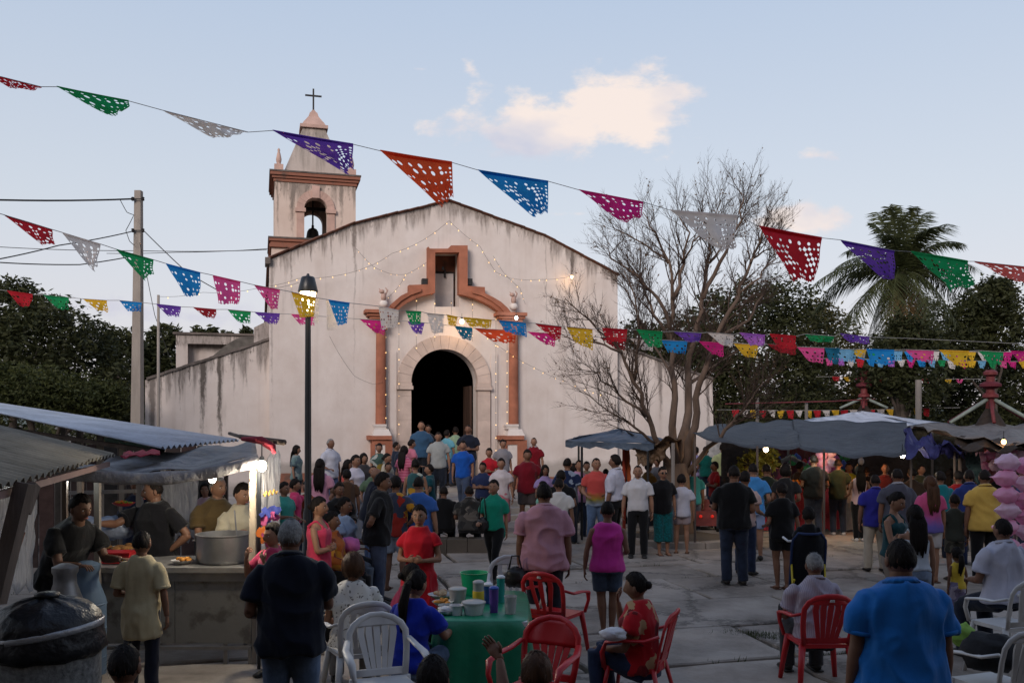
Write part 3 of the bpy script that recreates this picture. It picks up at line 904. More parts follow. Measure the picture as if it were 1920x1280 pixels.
_cc = {}
CLK = .70
def rgbc(*c): return tuple(x * CLK for x in rgb(*c))
def cloth(c, pat='plain', c2=None, c3=None):
    "woven cloth of sRGB colour c; pat is the printed or woven pattern"
    key = (c, pat, c2, c3)
    if key in _cc: return _cc[key]
    m = bpy.data.materials.new('cloth_%s_%02x%02x%02x' % ((pat,) + c)); m.use_nodes = True
    ns = m.node_tree.nodes; lk = m.node_tree.links; b = ns['Principled BSDF']
    b.inputs['Roughness'].default_value = .9; b.inputs['Specular IOR Level'].default_value = .15
    b.inputs['Sheen Weight'].default_value = .15
    tcn = ns.new('ShaderNodeTexCoord')
    C1 = rgbc(*c) + (1,)
    def nz(s, d, r=.6, st=None):
        n = ns.new('ShaderNodeTexNoise'); n.inputs['Scale'].default_value = s; n.inputs['Detail'].default_value = d; n.inputs['Roughness'].default_value = r
        if st:
            mp_ = ns.new('ShaderNodeMapping'); mp_.inputs['Scale'].default_value = st
            lk.new(tcn.outputs['Object'], mp_.inputs[0]); lk.new(mp_.outputs[0], n.inputs['Vector'])
        else: lk.new(tcn.outputs['Object'], n.inputs['Vector'])
        return n
    r = ns.new('ShaderNodeValToRGB'); e = r.color_ramp.elements
    n = nz(5, 4)
    if pat == 'plain':
        e[0].position = .3; e[0].color = tuple(x * .88 for x in C1[:3]) + (1,); e[1].position = .7; e[1].color = tuple(min(1, x * 1.1) for x in C1[:3]) + (1,)
        lk.new(n.outputs[0], r.inputs[0])
    elif pat == 'denim':
        n = nz(3.0, 6, .7)
        e[0].position = .35; e[0].color = tuple(x * .6 for x in C1[:3]) + (1,); e[1].position = .7; e[1].color = tuple(min(1, x * 1.5) for x in C1[:3]) + (1,)
        lk.new(n.outputs[0], r.inputs[0])
    elif pat in ('floral', 'print', 'camo', 'lace', 'speckle'):
        v = ns.new('ShaderNodeTexVoronoi'); v.inputs['Scale'].default_value = {'floral': 11, 'print': 7, 'camo': 9, 'lace': 26, 'speckle': 30}[pat]
        w = ns.new('ShaderNodeVectorMath'); w.operation = 'ADD'; ws = ns.new('ShaderNodeVectorMath'); ws.operation = 'SCALE'; ws.inputs['Scale'].default_value = .12
        nn = nz(9, 3); lk.new(nn.outputs['Color'], ws.inputs[0]); lk.new(tcn.outputs['Object'], w.inputs[0]); lk.new(ws.outputs[0], w.inputs[1]); lk.new(w.outputs[0], v.inputs['Vector'])
        if pat in ('lace', 'speckle'): lk.new(v.outputs['Distance'], r.inputs[0])
        else:
            s = ns.new('ShaderNodeSeparateColor'); lk.new(v.outputs['Color'], s.inputs[0]); lk.new(s.outputs[0], r.inputs[0])
        r.color_ramp.interpolation = 'CONSTANT'
        e[0].position = 0; e[0].color = C1
        C2 = rgbc(*(c2 or (200, 200, 200))) + (1,); C3 = rgbc(*(c3 or c2 or (200, 200, 200))) + (1,)
        e[1].position = {'floral': .5, 'print': .62, 'camo': .4, 'lace': .28, 'speckle': .5}[pat]; e[1].color = C2
        if c3: k = e.new(.78); k.color = C3
    elif pat in ('stripe', 'fine', 'check'):
        w = ns.new('ShaderNodeTexWave'); w.bands_direction = 'Z' if pat == 'stripe' else 'X'; w.inputs['Scale'].default_value = 5 if pat == 'stripe' else 22; w.inputs['Distortion'].default_value = .6
        lk.new(tcn.outputs['Object'], w.inputs['Vector']); lk.new(w.outputs['Fac'], r.inputs[0])
        e[0].position = .5; e[0].color = C1; e[1].position = .62; e[1].color = rgbc(*(c2 or (200, 200, 200))) + (1,)
    elif pat == 'gradient':
        s = ns.new('ShaderNodeSeparateXYZ'); lk.new(tcn.outputs['Object'], s.inputs[0])
        ad = ns.new('ShaderNodeMath'); ad.operation = 'MULTIPLY_ADD'; ad.inputs[1].default_value = 2.2; ad.inputs[2].default_value = -2.0
        lk.new(s.outputs[2], ad.inputs[0]); a2 = ns.new('ShaderNodeMath'); a2.operation = 'MULTIPLY_ADD'; a2.inputs[1].default_value = .6
        lk.new(n.outputs[0], a2.inputs[0]); lk.new(ad.outputs[0], a2.inputs[2]); lk.new(a2.outputs[0], r.inputs[0])
        e[0].position = .15; e[0].color = rgbc(*c2) + (1,); e[1].position = .75; e[1].color = C1
        if c3: k = e.new(.45); k.color = rgbc(*c3) + (1,)
    lk.new(r.outputs[0], b.inputs['Base Color'])
    f1 = nz(7, 3, .5, (1, 1, .45)); f2 = nz(160, 2)
    b1 = ns.new('ShaderNodeBump'); b1.inputs['Strength'].default_value = .7; b1.inputs['Distance'].default_value = .025; lk.new(f1.outputs[0], b1.inputs['Height'])
    b2 = ns.new('ShaderNodeBump'); b2.inputs['Strength'].default_value = .3; b2.inputs['Distance'].default_value = .003; lk.new(f2.outputs[0], b2.inputs['Height'])
    lk.new(b1.outputs[0], b2.inputs['Normal']); lk.new(b2.outputs[0], b.inputs['Normal'])
    _cc[key] = m
    return m

_rm_obj = None
def remesh(mb, voxel, smooth=3):
    "union of closed shapes -> one continuous surface, as numpy verts and list of faces"
    me = bpy.data.meshes.new('tmp'); me.from_pydata(mb.v, [], mb.f); me.update()
    o = bpy.data.objects.new('tmp', me); COL.objects.link(o)
    m = o.modifiers.new('r', 'REMESH'); m.mode = 'VOXEL'; m.voxel_size = voxel; m.use_smooth_shade = True
    if smooth:
        s = o.modifiers.new('s', 'SMOOTH'); s.factor = .5; s.iterations = smooth
    dg = bpy.context.evaluated_depsgraph_get()
    dg.update()
    ev = o.evaluated_get(dg); em = ev.to_mesh()
    n = len(em.vertices); co = np.empty(n * 3, 'f'); em.vertices.foreach_get('co', co)
    nl = len(em.loops); li = np.empty(nl, 'i'); em.loops.foreach_get('vertex_index', li)
    ls = np.empty(len(em.polygons), 'i'); em.polygons.foreach_get('loop_total', ls)
    vn = np.empty(n * 3, 'f'); em.vertices.foreach_get('normal', vn) if hasattr(em.vertices[0] if n else None, 'normal') else None
    ev.to_mesh_clear(); bpy.data.objects.remove(o); bpy.data.meshes.remove(me)
    faces = np.split(li, np.cumsum(ls)[:-1]) if len(ls) else []
    return co.reshape(-1, 3), [f.tolist() for f in faces], vn.reshape(-1, 3)

def folds(co, vn, amp, seed, fz=.6, f=20.0):
    rs = np.random.RandomState(seed)
    d = np.zeros(len(co))
    for k in range(7):
        w = rs.normal(size=3); w[2] *= fz; w = w / np.linalg.norm(w) * f * rs.uniform(.5, 1.6)
        ph = rs.uniform(0, 6.28)
        d += np.sin(co @ w + ph + 1.6 * np.sin(co @ (rs.normal(size=3) * 7) + ph))
    d /= 7 ** .5
    d = (1 - np.abs(np.clip(d, -1.6, 1.6)) / 1.6) ** 1.5
    return co + vn * (d[:, None] * 1.25 - .12) * amp


def nrm(v): return Vector(v).normalized()

# arm presets: (upper arm direction, forearm direction, hand direction) for the left side (+x); the right is mirrored. Facing -y.
ARMS = {
 'down': ((.17, .02, -1), (.06, -.14, -1), (.0, -.12, -1)), 'down2': ((.22, .08, -1), (.10, -.05, -1), (0, -.1, -1)),
 'fold': ((.16, -.28, -1), (-.86, -.52, .10), (-1, .1, .1)), 'clasp': ((.22, -.05, -1), (-.62, -.78, .05), (-.9, -.3, .1)),
 'hip': ((.62, .25, -.8), (-.62, -.25, -.55), (-.6, -.3, -.6)), 'back': ((.30, .34, -.9), (-.75, .25, -.3), (-.9, .1, 0)),
 'fwd': ((.14, -.40, -1), (-.10, -1, .05), (0, -1, 0)), 'reach': ((.25, -.85, -.35), (.0, -1, .1), (0, -1, -.2)),
 'mouth': ((.30, -.55, -.75), (-.35, -.35, .85), (-.4, -.1, .8)), 'lap': ((.20, -.25, -1), (-.35, -.9, -.15), (-.5, -.8, -.1)),
 'table': ((.20, -.60, -.80), (-.25, -.95, .08), (-.2, -1, 0)), 'phone': ((.18, -.30, -1), (-.35, -.75, .50), (-.3, -.6, .5)),
 'up': ((.55, -.45, .2), (-.2, -.5, 1), (-.5, -.3, .6)), 'chin': ((.1, -.75, -.6), (-.15, -.1, 1), (-.4, .1, .8)),
 'swing': ((.12, .35, -1), (.05, .0, -1), (0, -.1, -1)), 'swingf': ((.12, -.35, -1), (.02, -.6, -.9), (0, -.5, -1)),
 'bend': ((.22, .15, -1), (-.05, -.95, -.25), (-.2, -1, -.1)),
}

def hand(mb, wrist, d, side, sc_, palm_n, curl=.35):
    "palm and five fingers; d = hand direction, palm_n = direction the palm faces"
    d = nrm(d); pn = Vector(palm_n); pn = (pn - d * pn.dot(d)).normalized(); lat = d.cross(pn) * side
    L = .105 * sc_ / 1.0
    w = wrist
    mb.tube([w - d * .02 * sc_, w + d * L * .12, w + d * L * .5, w + d * L * .88], [(.021 * sc_, .016 * sc_), (.026 * sc_, .014 * sc_), (.037 * sc_, .013 * sc_), (.036 * sc_, .011 * sc_)], n=8, lat=lat)
    for i, (o, l) in enumerate(((-.027, .062), (-.009, .072), (.009, .068), (.026, .052))):
        p0 = w + d * L * .82 + lat * o * sc_
        c1 = curl * (1 + .15 * i); 
        d1 = (d * math.cos(c1) + pn * math.sin(c1)).normalized(); d2 = (d * math.cos(c1 * 2.2) + pn * math.sin(c1 * 2.2)).normalized()
        l *= sc_
        mb.tube([p0, p0 + d * l * .15, p0 + d1 * l * .5, p0 + d1 * l * .5 + d2 * l * .5], [.0085 * sc_, .009 * sc_, .0082 * sc_, .006 * sc_], n=6)
    td = (d * .7 - lat * .75 + pn * .35).normalized(); td2 = (d * .95 - lat * .2 + pn * .35).normalized()
    p0 = w + d * L * .22 - lat * .022 * sc_
    mb.tube([p0, p0 + td * .035 * sc_, p0 + td * .035 * sc_ + td2 * .032 * sc_], [.013 * sc_, .0105 * sc_, .0075 * sc_], n=6)

def head_fn(x, y, z, female):
    "unit sphere point -> head surface (front is -y); returns offsets in head units (half width .5 etc.)"
    f = max(0.0, -y)            # frontness
    X_ = x * .078; Y_ = y * .098; Z_ = z * .118
    if z < 0:
        t = -z
        X_ *= 1 - .30 * t ** 1.5
        Y_ = Y_ * (1 - .18 * t) if y < 0 else Y_ * (1 - .5 * t)
    if y > 0: X_ *= 1 + .05 * y
    g = lambda a, s: math.exp(-(a / s) ** 2)
    if f > 0:
        nose = g(x, .13) * g(z + .22, .20) * f; bridge = g(x, .10) * g(z - .02, .2) * f
        eye = (g(x - .36, .17) + g(x + .36, .17)) * g(z - .05, .12) * f
        brow = g(z - .22, .10) * g(x, .5) * f
        mouth = g(x, .25) * g(z + .50, .06) * f; chin = g(x, .22) * g(z + .82, .16) * f
        cheek = (g(x - .45, .2) + g(x + .45, .2)) * g(z + .25, .2) * f
        Y_ -= .026 * nose + .010 * bridge - .012 * eye + (.003 if female else .006) * brow + .007 * mouth + .010 * chin + .004 * cheek
    return V(X_, Y_, Z_)

def make_head(mb, c, M, s, female, nu, nv, hairmode=None, hoff=.014):
    vs = []; fs = []
    for i in range(nv + 1):
        th = math.pi * (i / nv)
        for j in range(nu):
            ph = 6.28318530718 * (j / nu)
            x, y, z = math.sin(th) * math.sin(ph), -math.sin(th) * math.cos(ph), math.cos(th)
            p = head_fn(x, y, z, female)
            vs.append((M @ (p * s)) + c)
    for i in range(nv):
        for j in range(nu):
            a0 = i * nu + j; a1 = i * nu + (j + 1) % nu
            fs.append((a0, a0 + nu, a1 + nu, a1))
    mb.add(vs, fs)

def make_hair(mb, c, M, s, female, nu, nv, style, seed):
    rs = random.Random(seed)
    vs = []; fs = []
    ph0 = [rs.uniform(0, 6.28) for _ in range(6)]
    vol = {'short': .011, 'crop': .003, 'bald': -.01, 'bun': .008, 'long': .014, 'pony': .008, 'bob': .026, 'fluffy': .03}.get(style, .014)
    for i in range(nv + 1):
        th = math.pi * (i / nv)
        for j in range(nu):
            ph = 6.28318530718 * (j / nu)
            x, y, z = math.sin(th) * math.sin(ph), -math.sin(th) * math.cos(ph), math.cos(th)
            front = -y
            low = {'short': -.5, 'crop': -.5, 'bob': -.75, 'fluffy': -.75, 'long': -.9, 'pony': -.5, 'bun': -.5, 'bald': -.4}.get(style, -.45)
            # hairline height as a function of the direction
            ang = math.acos(max(-1, min(1, front / max(1e-6, math.hypot(x, y)))))   # 0 = front
            hl = .46 if ang < .75 else (.46 + (low - .46) * min(1, (ang - .75) / 1.15) ** 1.5)
            if style == 'bald': hl = .5 if ang < 1.0 else (hl if z < .55 else 2)
            if style in ('long', 'bob', 'fluffy') : hl = .40 if ang < .62 else (.40 + (low - .40) * min(1, (ang - .62) / .45))
            hl += .05 * math.sin(23 * ph + ph0[3]) + .04 * math.sin(41 * ph + ph0[4])
            k = max(0.0, min(1.0, (z - hl) / .26))
            k = k * k * (3 - 2 * k)
            n_ = .5 * math.sin(9 * ph + ph0[0] + 2 * math.sin(5 * th + ph0[1])) + .5 * math.sin(17 * ph + ph0[2] + 3 * th)
            off = -.02 + k * (.02 + vol + (.0035 if style == 'crop' else .006) * n_ + (.008 * max(0, z) if style != 'crop' else 0))
            p = head_fn(x, y, z, female)
            if front > 0: p = V(p.x, max(p.y, -.098 * front - .004), p.z) if k > 0 else p
            p = p + V(x, y, z) * off
            vs.append((M @ (p * s)) + c)
    for i in range(nv):
        for j in range(nu):
            a0 = i * nu + j; a1 = i * nu + (j + 1) % nu
            fs.append((a0, a0 + nu, a1 + nu, a1))
    mb.add(vs, fs)

NP = 0
def person(label, px, hy, Y, face=180, arms=('down', 'down'), legs='stand', top=('tee', (90, 90, 90)), bot=('jeans', (50, 60, 80)),
           hair='short', hairc=0, skin=1, w=1.0, base=None, female=None, lean=0.0, headturn=0.0, nod=0.0, seat=None, feet=0, H=None, twist=0.0,
           glasses=False, group=None, belly=0.0, collar=None, child=False, category='person'):
    global NP
    NP += 1; seed = NP * 13 + 5
    rs = random.Random(seed)
    base = GZ if base is None else base
    topz = PZ(hy, Y)
    xw = PX(px, Y)
    if female is None: female = hair in ('long', 'pony', 'bun', 'bob')
    sit = legs == 'sit'
    if H is None:
        H = (topz - base) / (1 - .06 * abs(math.sin(R(lean)))) if not sit else 1.62
    near = Y < 12.5; mid = Y < 18
    vox = .013 if near else (.019 if mid else .026)
    t = thing('person', (xw, Y, base), label, category, group, rotz=R(face), local=True)
    Hs = H
    # ---- skeleton (local, facing -y)
    sw = (.112 if not female else .100) * H * (0.6 + .4 * w) * (.96 if child else 1)       # shoulder joint half width
    hw = .052 * H * (.7 + .3 * w)
    hipz = .515 * H if not sit else (topz - base) - .475 * H * math.cos(R(lean) * .6) - .0
    hips = V(0, 0, hipz)
    la = R(lean)
    def up(zf, yf=0.0, xf=0.0):
        "point of the trunk at fraction zf of H (standing), bent forward by lean about the hip"
        h = (zf - .515) * H
        k = min(1, max(0, h / (.3 * H)))
        ang = la * (.35 + .65 * k)
        p = V(xf * H, -math.sin(ang) * h + yf * H * math.cos(ang), math.cos(ang) * h + yf * H * math.sin(ang) * 1.0)
        if twist: 
            q = Matrix.Rotation(R(twist) * k, 3, 'Z') @ V(p.x, 0, 0); p = V(q.x, p.y + q.y, p.z)
        return hips + p
    neck = up(.86, .008); headc = up(.93, -.002)
    hM = Matrix.Rotation(R(headturn), 3, 'Z') @ Matrix.Rotation(la * .45 + R(nod), 3, 'X')
    hs = (H / 1.72 * 1.04) if not child else H / 1.72 * 1.45
    if not child: hs = max(hs, .93)
    headc = up(.868, .008) + hM @ V(0, -.012, .098 * hs)
    if child: headc = up(.868) + hM @ V(0, -.012, .085 * hs)
    # head top must land on the target row: shift the whole figure a touch for bent poses
    # ---- legs
    L = {}
    for s in (1, -1):
        hj = hips + V(s * hw, 0, -.01 * H)
        if sit:
            kz = .285 * H; th = .245 * H
            dz = max(-.1, min(.2, kz - hj.z))
            kn = hj + V(s * .03 * H, -math.sqrt(max(.01, th * th - dz * dz)), dz)
            an = V(kn.x, kn.y + rs.uniform(-.02, .06), .05 * H)
        else:
            off = {'stand': (0, 0), 'walk': (-.16, .17) if s == 1 else (.14, -.02), 'walk2': (.16, -.02) if s == 1 else (-.18, .1)}
            sp = (.055 if not female else .04) + rs.uniform(-.01, .015)
            if legs == 'walk':
                ya = -.13 * H if s == 1 else .13 * H
                an = V(s * .03 * H, ya, .045 * H if s == 1 else .075 * H)
                kn = (hj + an) / 2 + V(0, -.035 * H, .01 * H)
            else:
                ya = rs.uniform(-.03, .03) * H
                an = V(s * sp * H + s * (.012 if not female else 0), ya, .045 * H)
                kn = (hj + an) / 2 + V(s * .004, -.012 * H - abs(ya) * .3, .015 * H)
        L[s] = (hj, kn, an)
    A = {}
    for s, an_ in ((1, arms[0]), (-1, arms[1])):
        U, Fo, Hd = ARMS[an_]
        sj = up(.792, .004, s * sw / H)
        m_ = lambda v: V(v[0] * s, v[1], v[2])
        Rl = Matrix.Rotation(-0.0, 3, 'X')
        jit = lambda v: nrm(m_(v)) + V(rs.uniform(-.05, .05), rs.uniform(-.05, .05), rs.uniform(-.05, .05))
        u_, f_, h_ = nrm(jit(U)), nrm(jit(Fo)), nrm(m_(Hd))
        el = sj + u_ * .168 * H; wr = el + f_ * .145 * H
        A[s] = (sj, el, wr, u_, f_, h_)
    W_ = w * (.93 if female else 1.0)
    bel = 1 + belly
    # ---- body
    b = MB()
    fem = 1 if female else 0
    tr = [(.475, .088 + .004 * fem, .066, .01), (.52, .094 + .006 * fem, .072, .008), (.575, .086 - .004 * fem, .062 * bel, 0), (.625, .078 - .006 * fem, .058 * bel, -.002), (.69, .087 - .004 * fem, .062, -.004),
          (.745, .094, .064 + .006 * fem, -.006), (.785, .092, .053, .002), (.812, .072, .043, .006), (.83, .05, .036, .007)]
    b.tube([up(z, y) for z, a_, c_, y in tr], [(a_ * H * W_, c_ * H * (W_ ** .8)) for z, a_, c_, y in tr], n=14, lat=(1, 0, 0))
    nr = .033 * H * (W_ ** .4) * (1 - .12 * fem)
    b.tube([up(.80, .006), up(.835, .006), up(.865, .004), headc + hM @ V(0, .01, -.04 * hs)], [(nr * 1.9, nr * 1.25), (nr * 1.25, nr * 1.1), nr, nr * .98], n=10, lat=(1, 0, 0))
    for s in (1, -1):
        sj, el, wr, u_, f_, h_ = A[s]
        ar = H * (.8 + .2 * W_) * (1 - .1 * fem)
        b.tube([sj - V(s * .035 * H, 0, .006 * H), sj + u_ * .012 * H, sj + u_ * .07 * H, el], [.023 * ar, .028 * ar, .028 * ar, .0225 * ar], n=10)
        b.tube([el - f_ * .008 * H, el + f_ * .045 * H, wr], [.0235 * ar, .0245 * ar, .0155 * ar], n=10)
        hj, kn, an = L[s]
        lr = H * (.75 + .25 * W_)
        b.tube([hj + V(0, 0, .02 * H) if not sit else hj + V(0, .03 * H, 0), hj + (kn - hj) * .25, kn], [.056 * lr, .052 * lr, .034 * lr], n=10)
        sh = an - kn
        b.tube([kn - sh * .03, kn + sh * .3 + V(0, .008 * H, 0), an], [.033 * lr, .034 * lr, .0195 * lr], n=10)
        ft = 1
        b.tube([an + V(0, .025 * H, -.02 * H), an + V(0, -.01 * H, -.02 * H), an + V(s * .005 * H, -.075 * H, -.033 * H), an + V(s * .006 * H, -.1 * H, -.036 * H)], [(.02 * H, .021 * H), (.021 * H, .021 * H), (.026 * H, .011 * H), (.02 * H, .008 * H)], n=8, lat=(1, 0, 0))
    co, fa, vn = remesh(b, vox)
    bb = MB(); bb.v = [tuple(p) for p in co.tolist()]; bb.f = [tuple(f) for f in fa]; bb.m = [0] * len(fa)
    nu, nv = (36, 28) if near else ((24, 18) if mid else (18, 14))
    make_head(bb, headc, hM, hs, female, nu, nv)
    for s in (1, -1):   # ears
        if hair in ('long', 'bob', 'fluffy'): continue
        bb.ball(headc + hM @ (V(s * .080, .008, -.008) * hs), (.010 * hs, .018 * hs, .031 * hs), 8, 6, rot=hM @ Matrix.Rotation(s * .35, 3, 'Z'))
    for s in (1, -1):
        sj, el, wr, u_, f_, h_ = A[s]
        an_ = arms[0 if s == 1 else 1]
        pn = V(-s, 0, 0) if an_ in ('down', 'down2', 'swing', 'swingf', 'hip', 'back') else (V(0, .3, -1) if an_ in ('fwd', 'reach', 'table', 'lap', 'bend') else V(0, 1, 0))
        hand(bb, wr, h_, s, H / 1.7 * (1.0 if not child else 1.1), pn, curl=.5 if an_ in ('clasp', 'mouth', 'phone', 'fold') else .3)
    make_obj('body', bb.v, bb.f, SKIN[skin], t, True)
    # ---- eyes, brows, lips for faces the camera can see
    fc = math.cos(R(face + headturn))
    if fc > -.25 and Y < 19:
        for s in (1, -1):
            e = MB(); e.ball(headc + hM @ (V(s * .029, -.0805, .006) * hs), (.0135 * hs, .007 * hs, .0068 * hs), 10, 6, rot=hM)
            e.ball(headc + hM @ (V(s * .029, -.0855, .006) * hs), (.0062 * hs, .004 * hs, .0062 * hs), 8, 6, m=1, rot=hM)
            make_obj('eye', e.v, e.f, [M_eye, M_iris], t, True, e.m)
            e = MB(); q = [V(s * .013, -.094, .024), V(s * .029, -.0925, .029), V(s * .046, -.082, .023)]
            e.tube([headc + hM @ (v * hs) for v in q], [.003 * hs, .0042 * hs, .002 * hs], 6)
            make_obj('eyebrow', e.v, e.f, M_hair, t, True)
        e = MB(); q = [V(-.024, -.087, -.060), V(-.010, -.0985, -.057), V(0, -.0995, -.058), V(.010, -.0985, -.057), V(.024, -.087, -.060)]
        e.tube([headc + hM @ (v * hs) for v in q], [(.002 * hs, .003 * hs), (.005 * hs, .0065 * hs), (.005 * hs, .007 * hs), (.005 * hs, .0065 * hs), (.002 * hs, .003 * hs)], 8)
        make_obj('lips', e.v, e.f, M_lip, t, True)
    if glasses:
        e = MB()
        for s in (1, -1):
            e.ball(headc + hM @ (V(s * .031, -.098, .008) * hs), (.027 * hs, .006 * hs, .019 * hs), 12, 8, rot=hM)
            e.tube([headc + hM @ (V(s * .058, -.09, .012) * hs), headc + hM @ (V(s * .083, .01, .006) * hs)], .0025, 5)
        e.tube([headc + hM @ (V(-.01, -.1, .012) * hs), headc + hM @ (V(.01, -.1, .012) * hs)], .003, 5)
        make_obj('glasses', e.v, e.f, M_glass_dark, t, True)
    # ---- hair
    hm = (M_hair, M_hairb, M_hairg)[hairc]
    if hair != 'none':
        hb = MB(); make_hair(hb, headc, hM, hs, female, nu, nv, hair, seed)
        Rb = lambda v: headc + hM @ (V(*v) * hs)
        if hair in ('long', 'vlong'):
            ln = .36 if hair == 'long' else .5
            back = headc + hM @ (V(0, .075, -.01) * hs)
            bk = up(.74, .075); bk2 = up(.66 if hair == 'long' else .60, .085)
            for o in range(7):
                ox = (o - 3) * .024 * hs
                hb.tube([back + V(ox * .7, -.012, .03), back + V(ox * 1.05, .02, -.06), bk + V(ox * 1.1, .0, .02), bk2 + V(ox * (.8 + rs.uniform(-.1, .1)), rs.uniform(-.01, .01), rs.uniform(-.05, .04))],
                        [(.026 * hs, .02 * hs), (.028 * hs, .024 * hs), (.026 * hs, .02 * hs), (.008, .006)], n=8, lat=(1, 0, 0))
        if hair == 'pony':
            p0 = Rb((0, .098, .02)); p3 = up(.72, .085)
            for o in range(4):
                q = V(rs.uniform(-.015, .015), rs.uniform(-.01, .01), 0)
                hb.tube([p0 + q * .3, p0 + V(0, .04, -.02) + q * .8, (p0 + p3) / 2 + V(0, .05, 0) + q * 1.3, p3 + q * 1.5 + V(0, 0, rs.uniform(-.05, .02))], [.018, .026, .026, .007], n=8)
        if hair == 'bun':
            hb.ball(Rb((0, .108, .01)), .036 * hs, 12, 8)
        if hair in ('bob', 'fluffy'):
            hb.ball(Rb((0, .02, -.02)), (.088 * hs, .088 * hs, .10 * hs), 20, 14, rot=hM) if False else None
        if Y < 16:   # loose strands that break the outline
            nh = len(hb.v); ctr = headc
            for _ in range(520 if near else 260):
                q = V(*hb.v[rs.randrange(nh)]); o_ = (q - ctr)
                if o_.length < .088 * hs: continue
                n_ = o_.normalized(); dn = (V(rs.gauss(0, .35), rs.gauss(0, .35), -1) - n_ * n_.dot(V(0, 0, -1))).normalized()
                tip = q + dn * rs.uniform(.015, .04) * hs + n_ * rs.uniform(.0, .009); w_ = dn.cross(n_) * .0022
                hb.add([q - w_ - n_ * .003, q + w_ - n_ * .003, tip], [(0, 1, 2)])
        make_obj('hair', hb.v, hb.f, hm, t, True)
    # ---- top
    kind = top[0]; tm = cloth(*top[1:])
    bare = kind in ('tank', 'halter', 'dress_s', 'cami')
    hem = {'tee': .475, 'polo': .465, 'shirt': .455, 'shirtin': .535, 'tank': .48, 'halter': .515, 'cami': .53, 'blouse': .50, 'dress': .52, 'dress_s': .5, 'tunic': .37, 'long': .46}[kind]
    lo = H * (.0095 if kind in ('halter', 'cami', 'tank') else .014)
    if near: lo *= .95
    c = MB()
    ring = []
    if sit: hem = max(hem, .50)
    if hem < .46: ring.append((hem, .106 + .0 * fem, .085, .0))
    ring += [(max(hem, .46), .101 + .004 * fem, .078, .008), (.525, .099 + .003 * fem, .077, .006), (.575, .093 - .004 * fem, .069 * bel, 0), (.63, .087 - .006 * fem, .064 * bel, -.002), (.69, .091 - .003 * fem, .066, -.004), (.745, .097, .068 + .006 * fem, -.006)]
    ring = [r_ for r_ in ring if r_[0] >= hem - 1e-6]
    if ring[0][0] > hem + .01: ring.insert(0, (hem,) + ring[0][1:])
    if kind == 'halter': ring += [(.775, .088, .060, -.004)]
    elif kind == 'cami': ring += [(.765, .088, .060, -.004)]
    elif kind == 'tank': ring += [(.785, .086, .056, .0), (.818, .066, .046, .004), (.838, .040, .038, .006)]
    else: ring += [(.78, .095, .058, .002), (.812, .076, .048, .006), (.834, .056, .042, .007), (.852, .036, .037, .005)]
    c.tube([up(z, y) for z, a_, c_, y in ring], [(a_ * H * W_ + lo, c_ * H * (W_ ** .8) + lo) for z, a_, c_, y in ring], n=16, lat=(1, 0, 0))
    if kind == 'halter' or kind == 'cami':
        for s in (1, -1):
            c.tube([up(.76, -.055, s * .05), up(.80, -.045, s * .055), up(.838, .005, s * .05), up(.80, .055, s * .05), up(.75, .062, s * .045)], .011 if near else .014, n=6)
    slv = {'tee': .62, 'polo': .68, 'shirt': .70, 'shirtin': .98, 'blouse': .45, 'dress': .42, 'tunic': .8, 'long': 2.0}.get(kind, 0)
    if slv:
        for s in (1, -1):
            sj, el, wr, u_, f_, h_ = A[s]
            ar = H * (.8 + .2 * W_)
            r0 = .036 * ar + lo * .6
            if slv <= 1:
                en = sj + (el - sj) * slv
                c.tube([sj - V(s * .045 * H, 0, .012 * H), sj - V(s * .008 * H, 0, .002 * H), sj + u_ * .035 * H, en], [r0 * .6, r0 * .74, r0 * .88, r0 * (1.02 if slv < .9 else .92)], n=12)
            else:
                c.tube([sj - V(s * .045 * H, 0, .012 * H), sj - V(s * .008 * H, 0, .002 * H), sj + u_ * .035 * H, el], [r0 * .6, r0 * .74, r0 * .88, r0 * .84], n=12)
                c.tube([el - f_ * .01, el + f_ * .05 * H, wr - f_ * .01], [r0 * .85, r0 * .82, r0 * .62], n=12)
            if Y < 12 and slv <= 1:
                e = MB(); rr_ = r0 * (1.05 if slv < .9 else .95); e.tube([en - u_ * .022, en - u_ * .018, en - u_ * .001, en + u_ * .003], [rr_ * .97, rr_ * 1.03, rr_ * 1.03, rr_ * .97], 16)
                make_obj('sleeve_hem', e.v, e.f, tm, t, 60)
    if kind in ('dress', 'dress_s'):
        if sit:
            for s in (1, -1):
                hj, kn, an = L[s]
                c.tube([hj + V(-s * .01, .05, 0), hj + (kn - hj) * .5, kn + (kn - hj) * .02], [.078 * H, .07 * H, .058 * H], n=12)
        else:
            zs = [(.54, .099, .078), (.46, .110, .090), (.38, .118, .098), (.30, .124, .102)]
            c.tube([V(0, 0, z * H) for z, a_, d_ in zs], [(a_ * H * W_ + lo, d_ * H * W_ + lo) for z, a_, d_ in zs], n=18, lat=(1, 0, 0))
    co, fa, vn = remesh(c, vox, 3)
    amp = (.022 if near else .013) * H / 1.7
    co = folds(co, vn, amp * (.7 if bare else 1.0), seed)
    g_ = make_obj('shirt' if not kind.startswith('dress') else 'dress', co.tolist(), fa, tm, t, True)
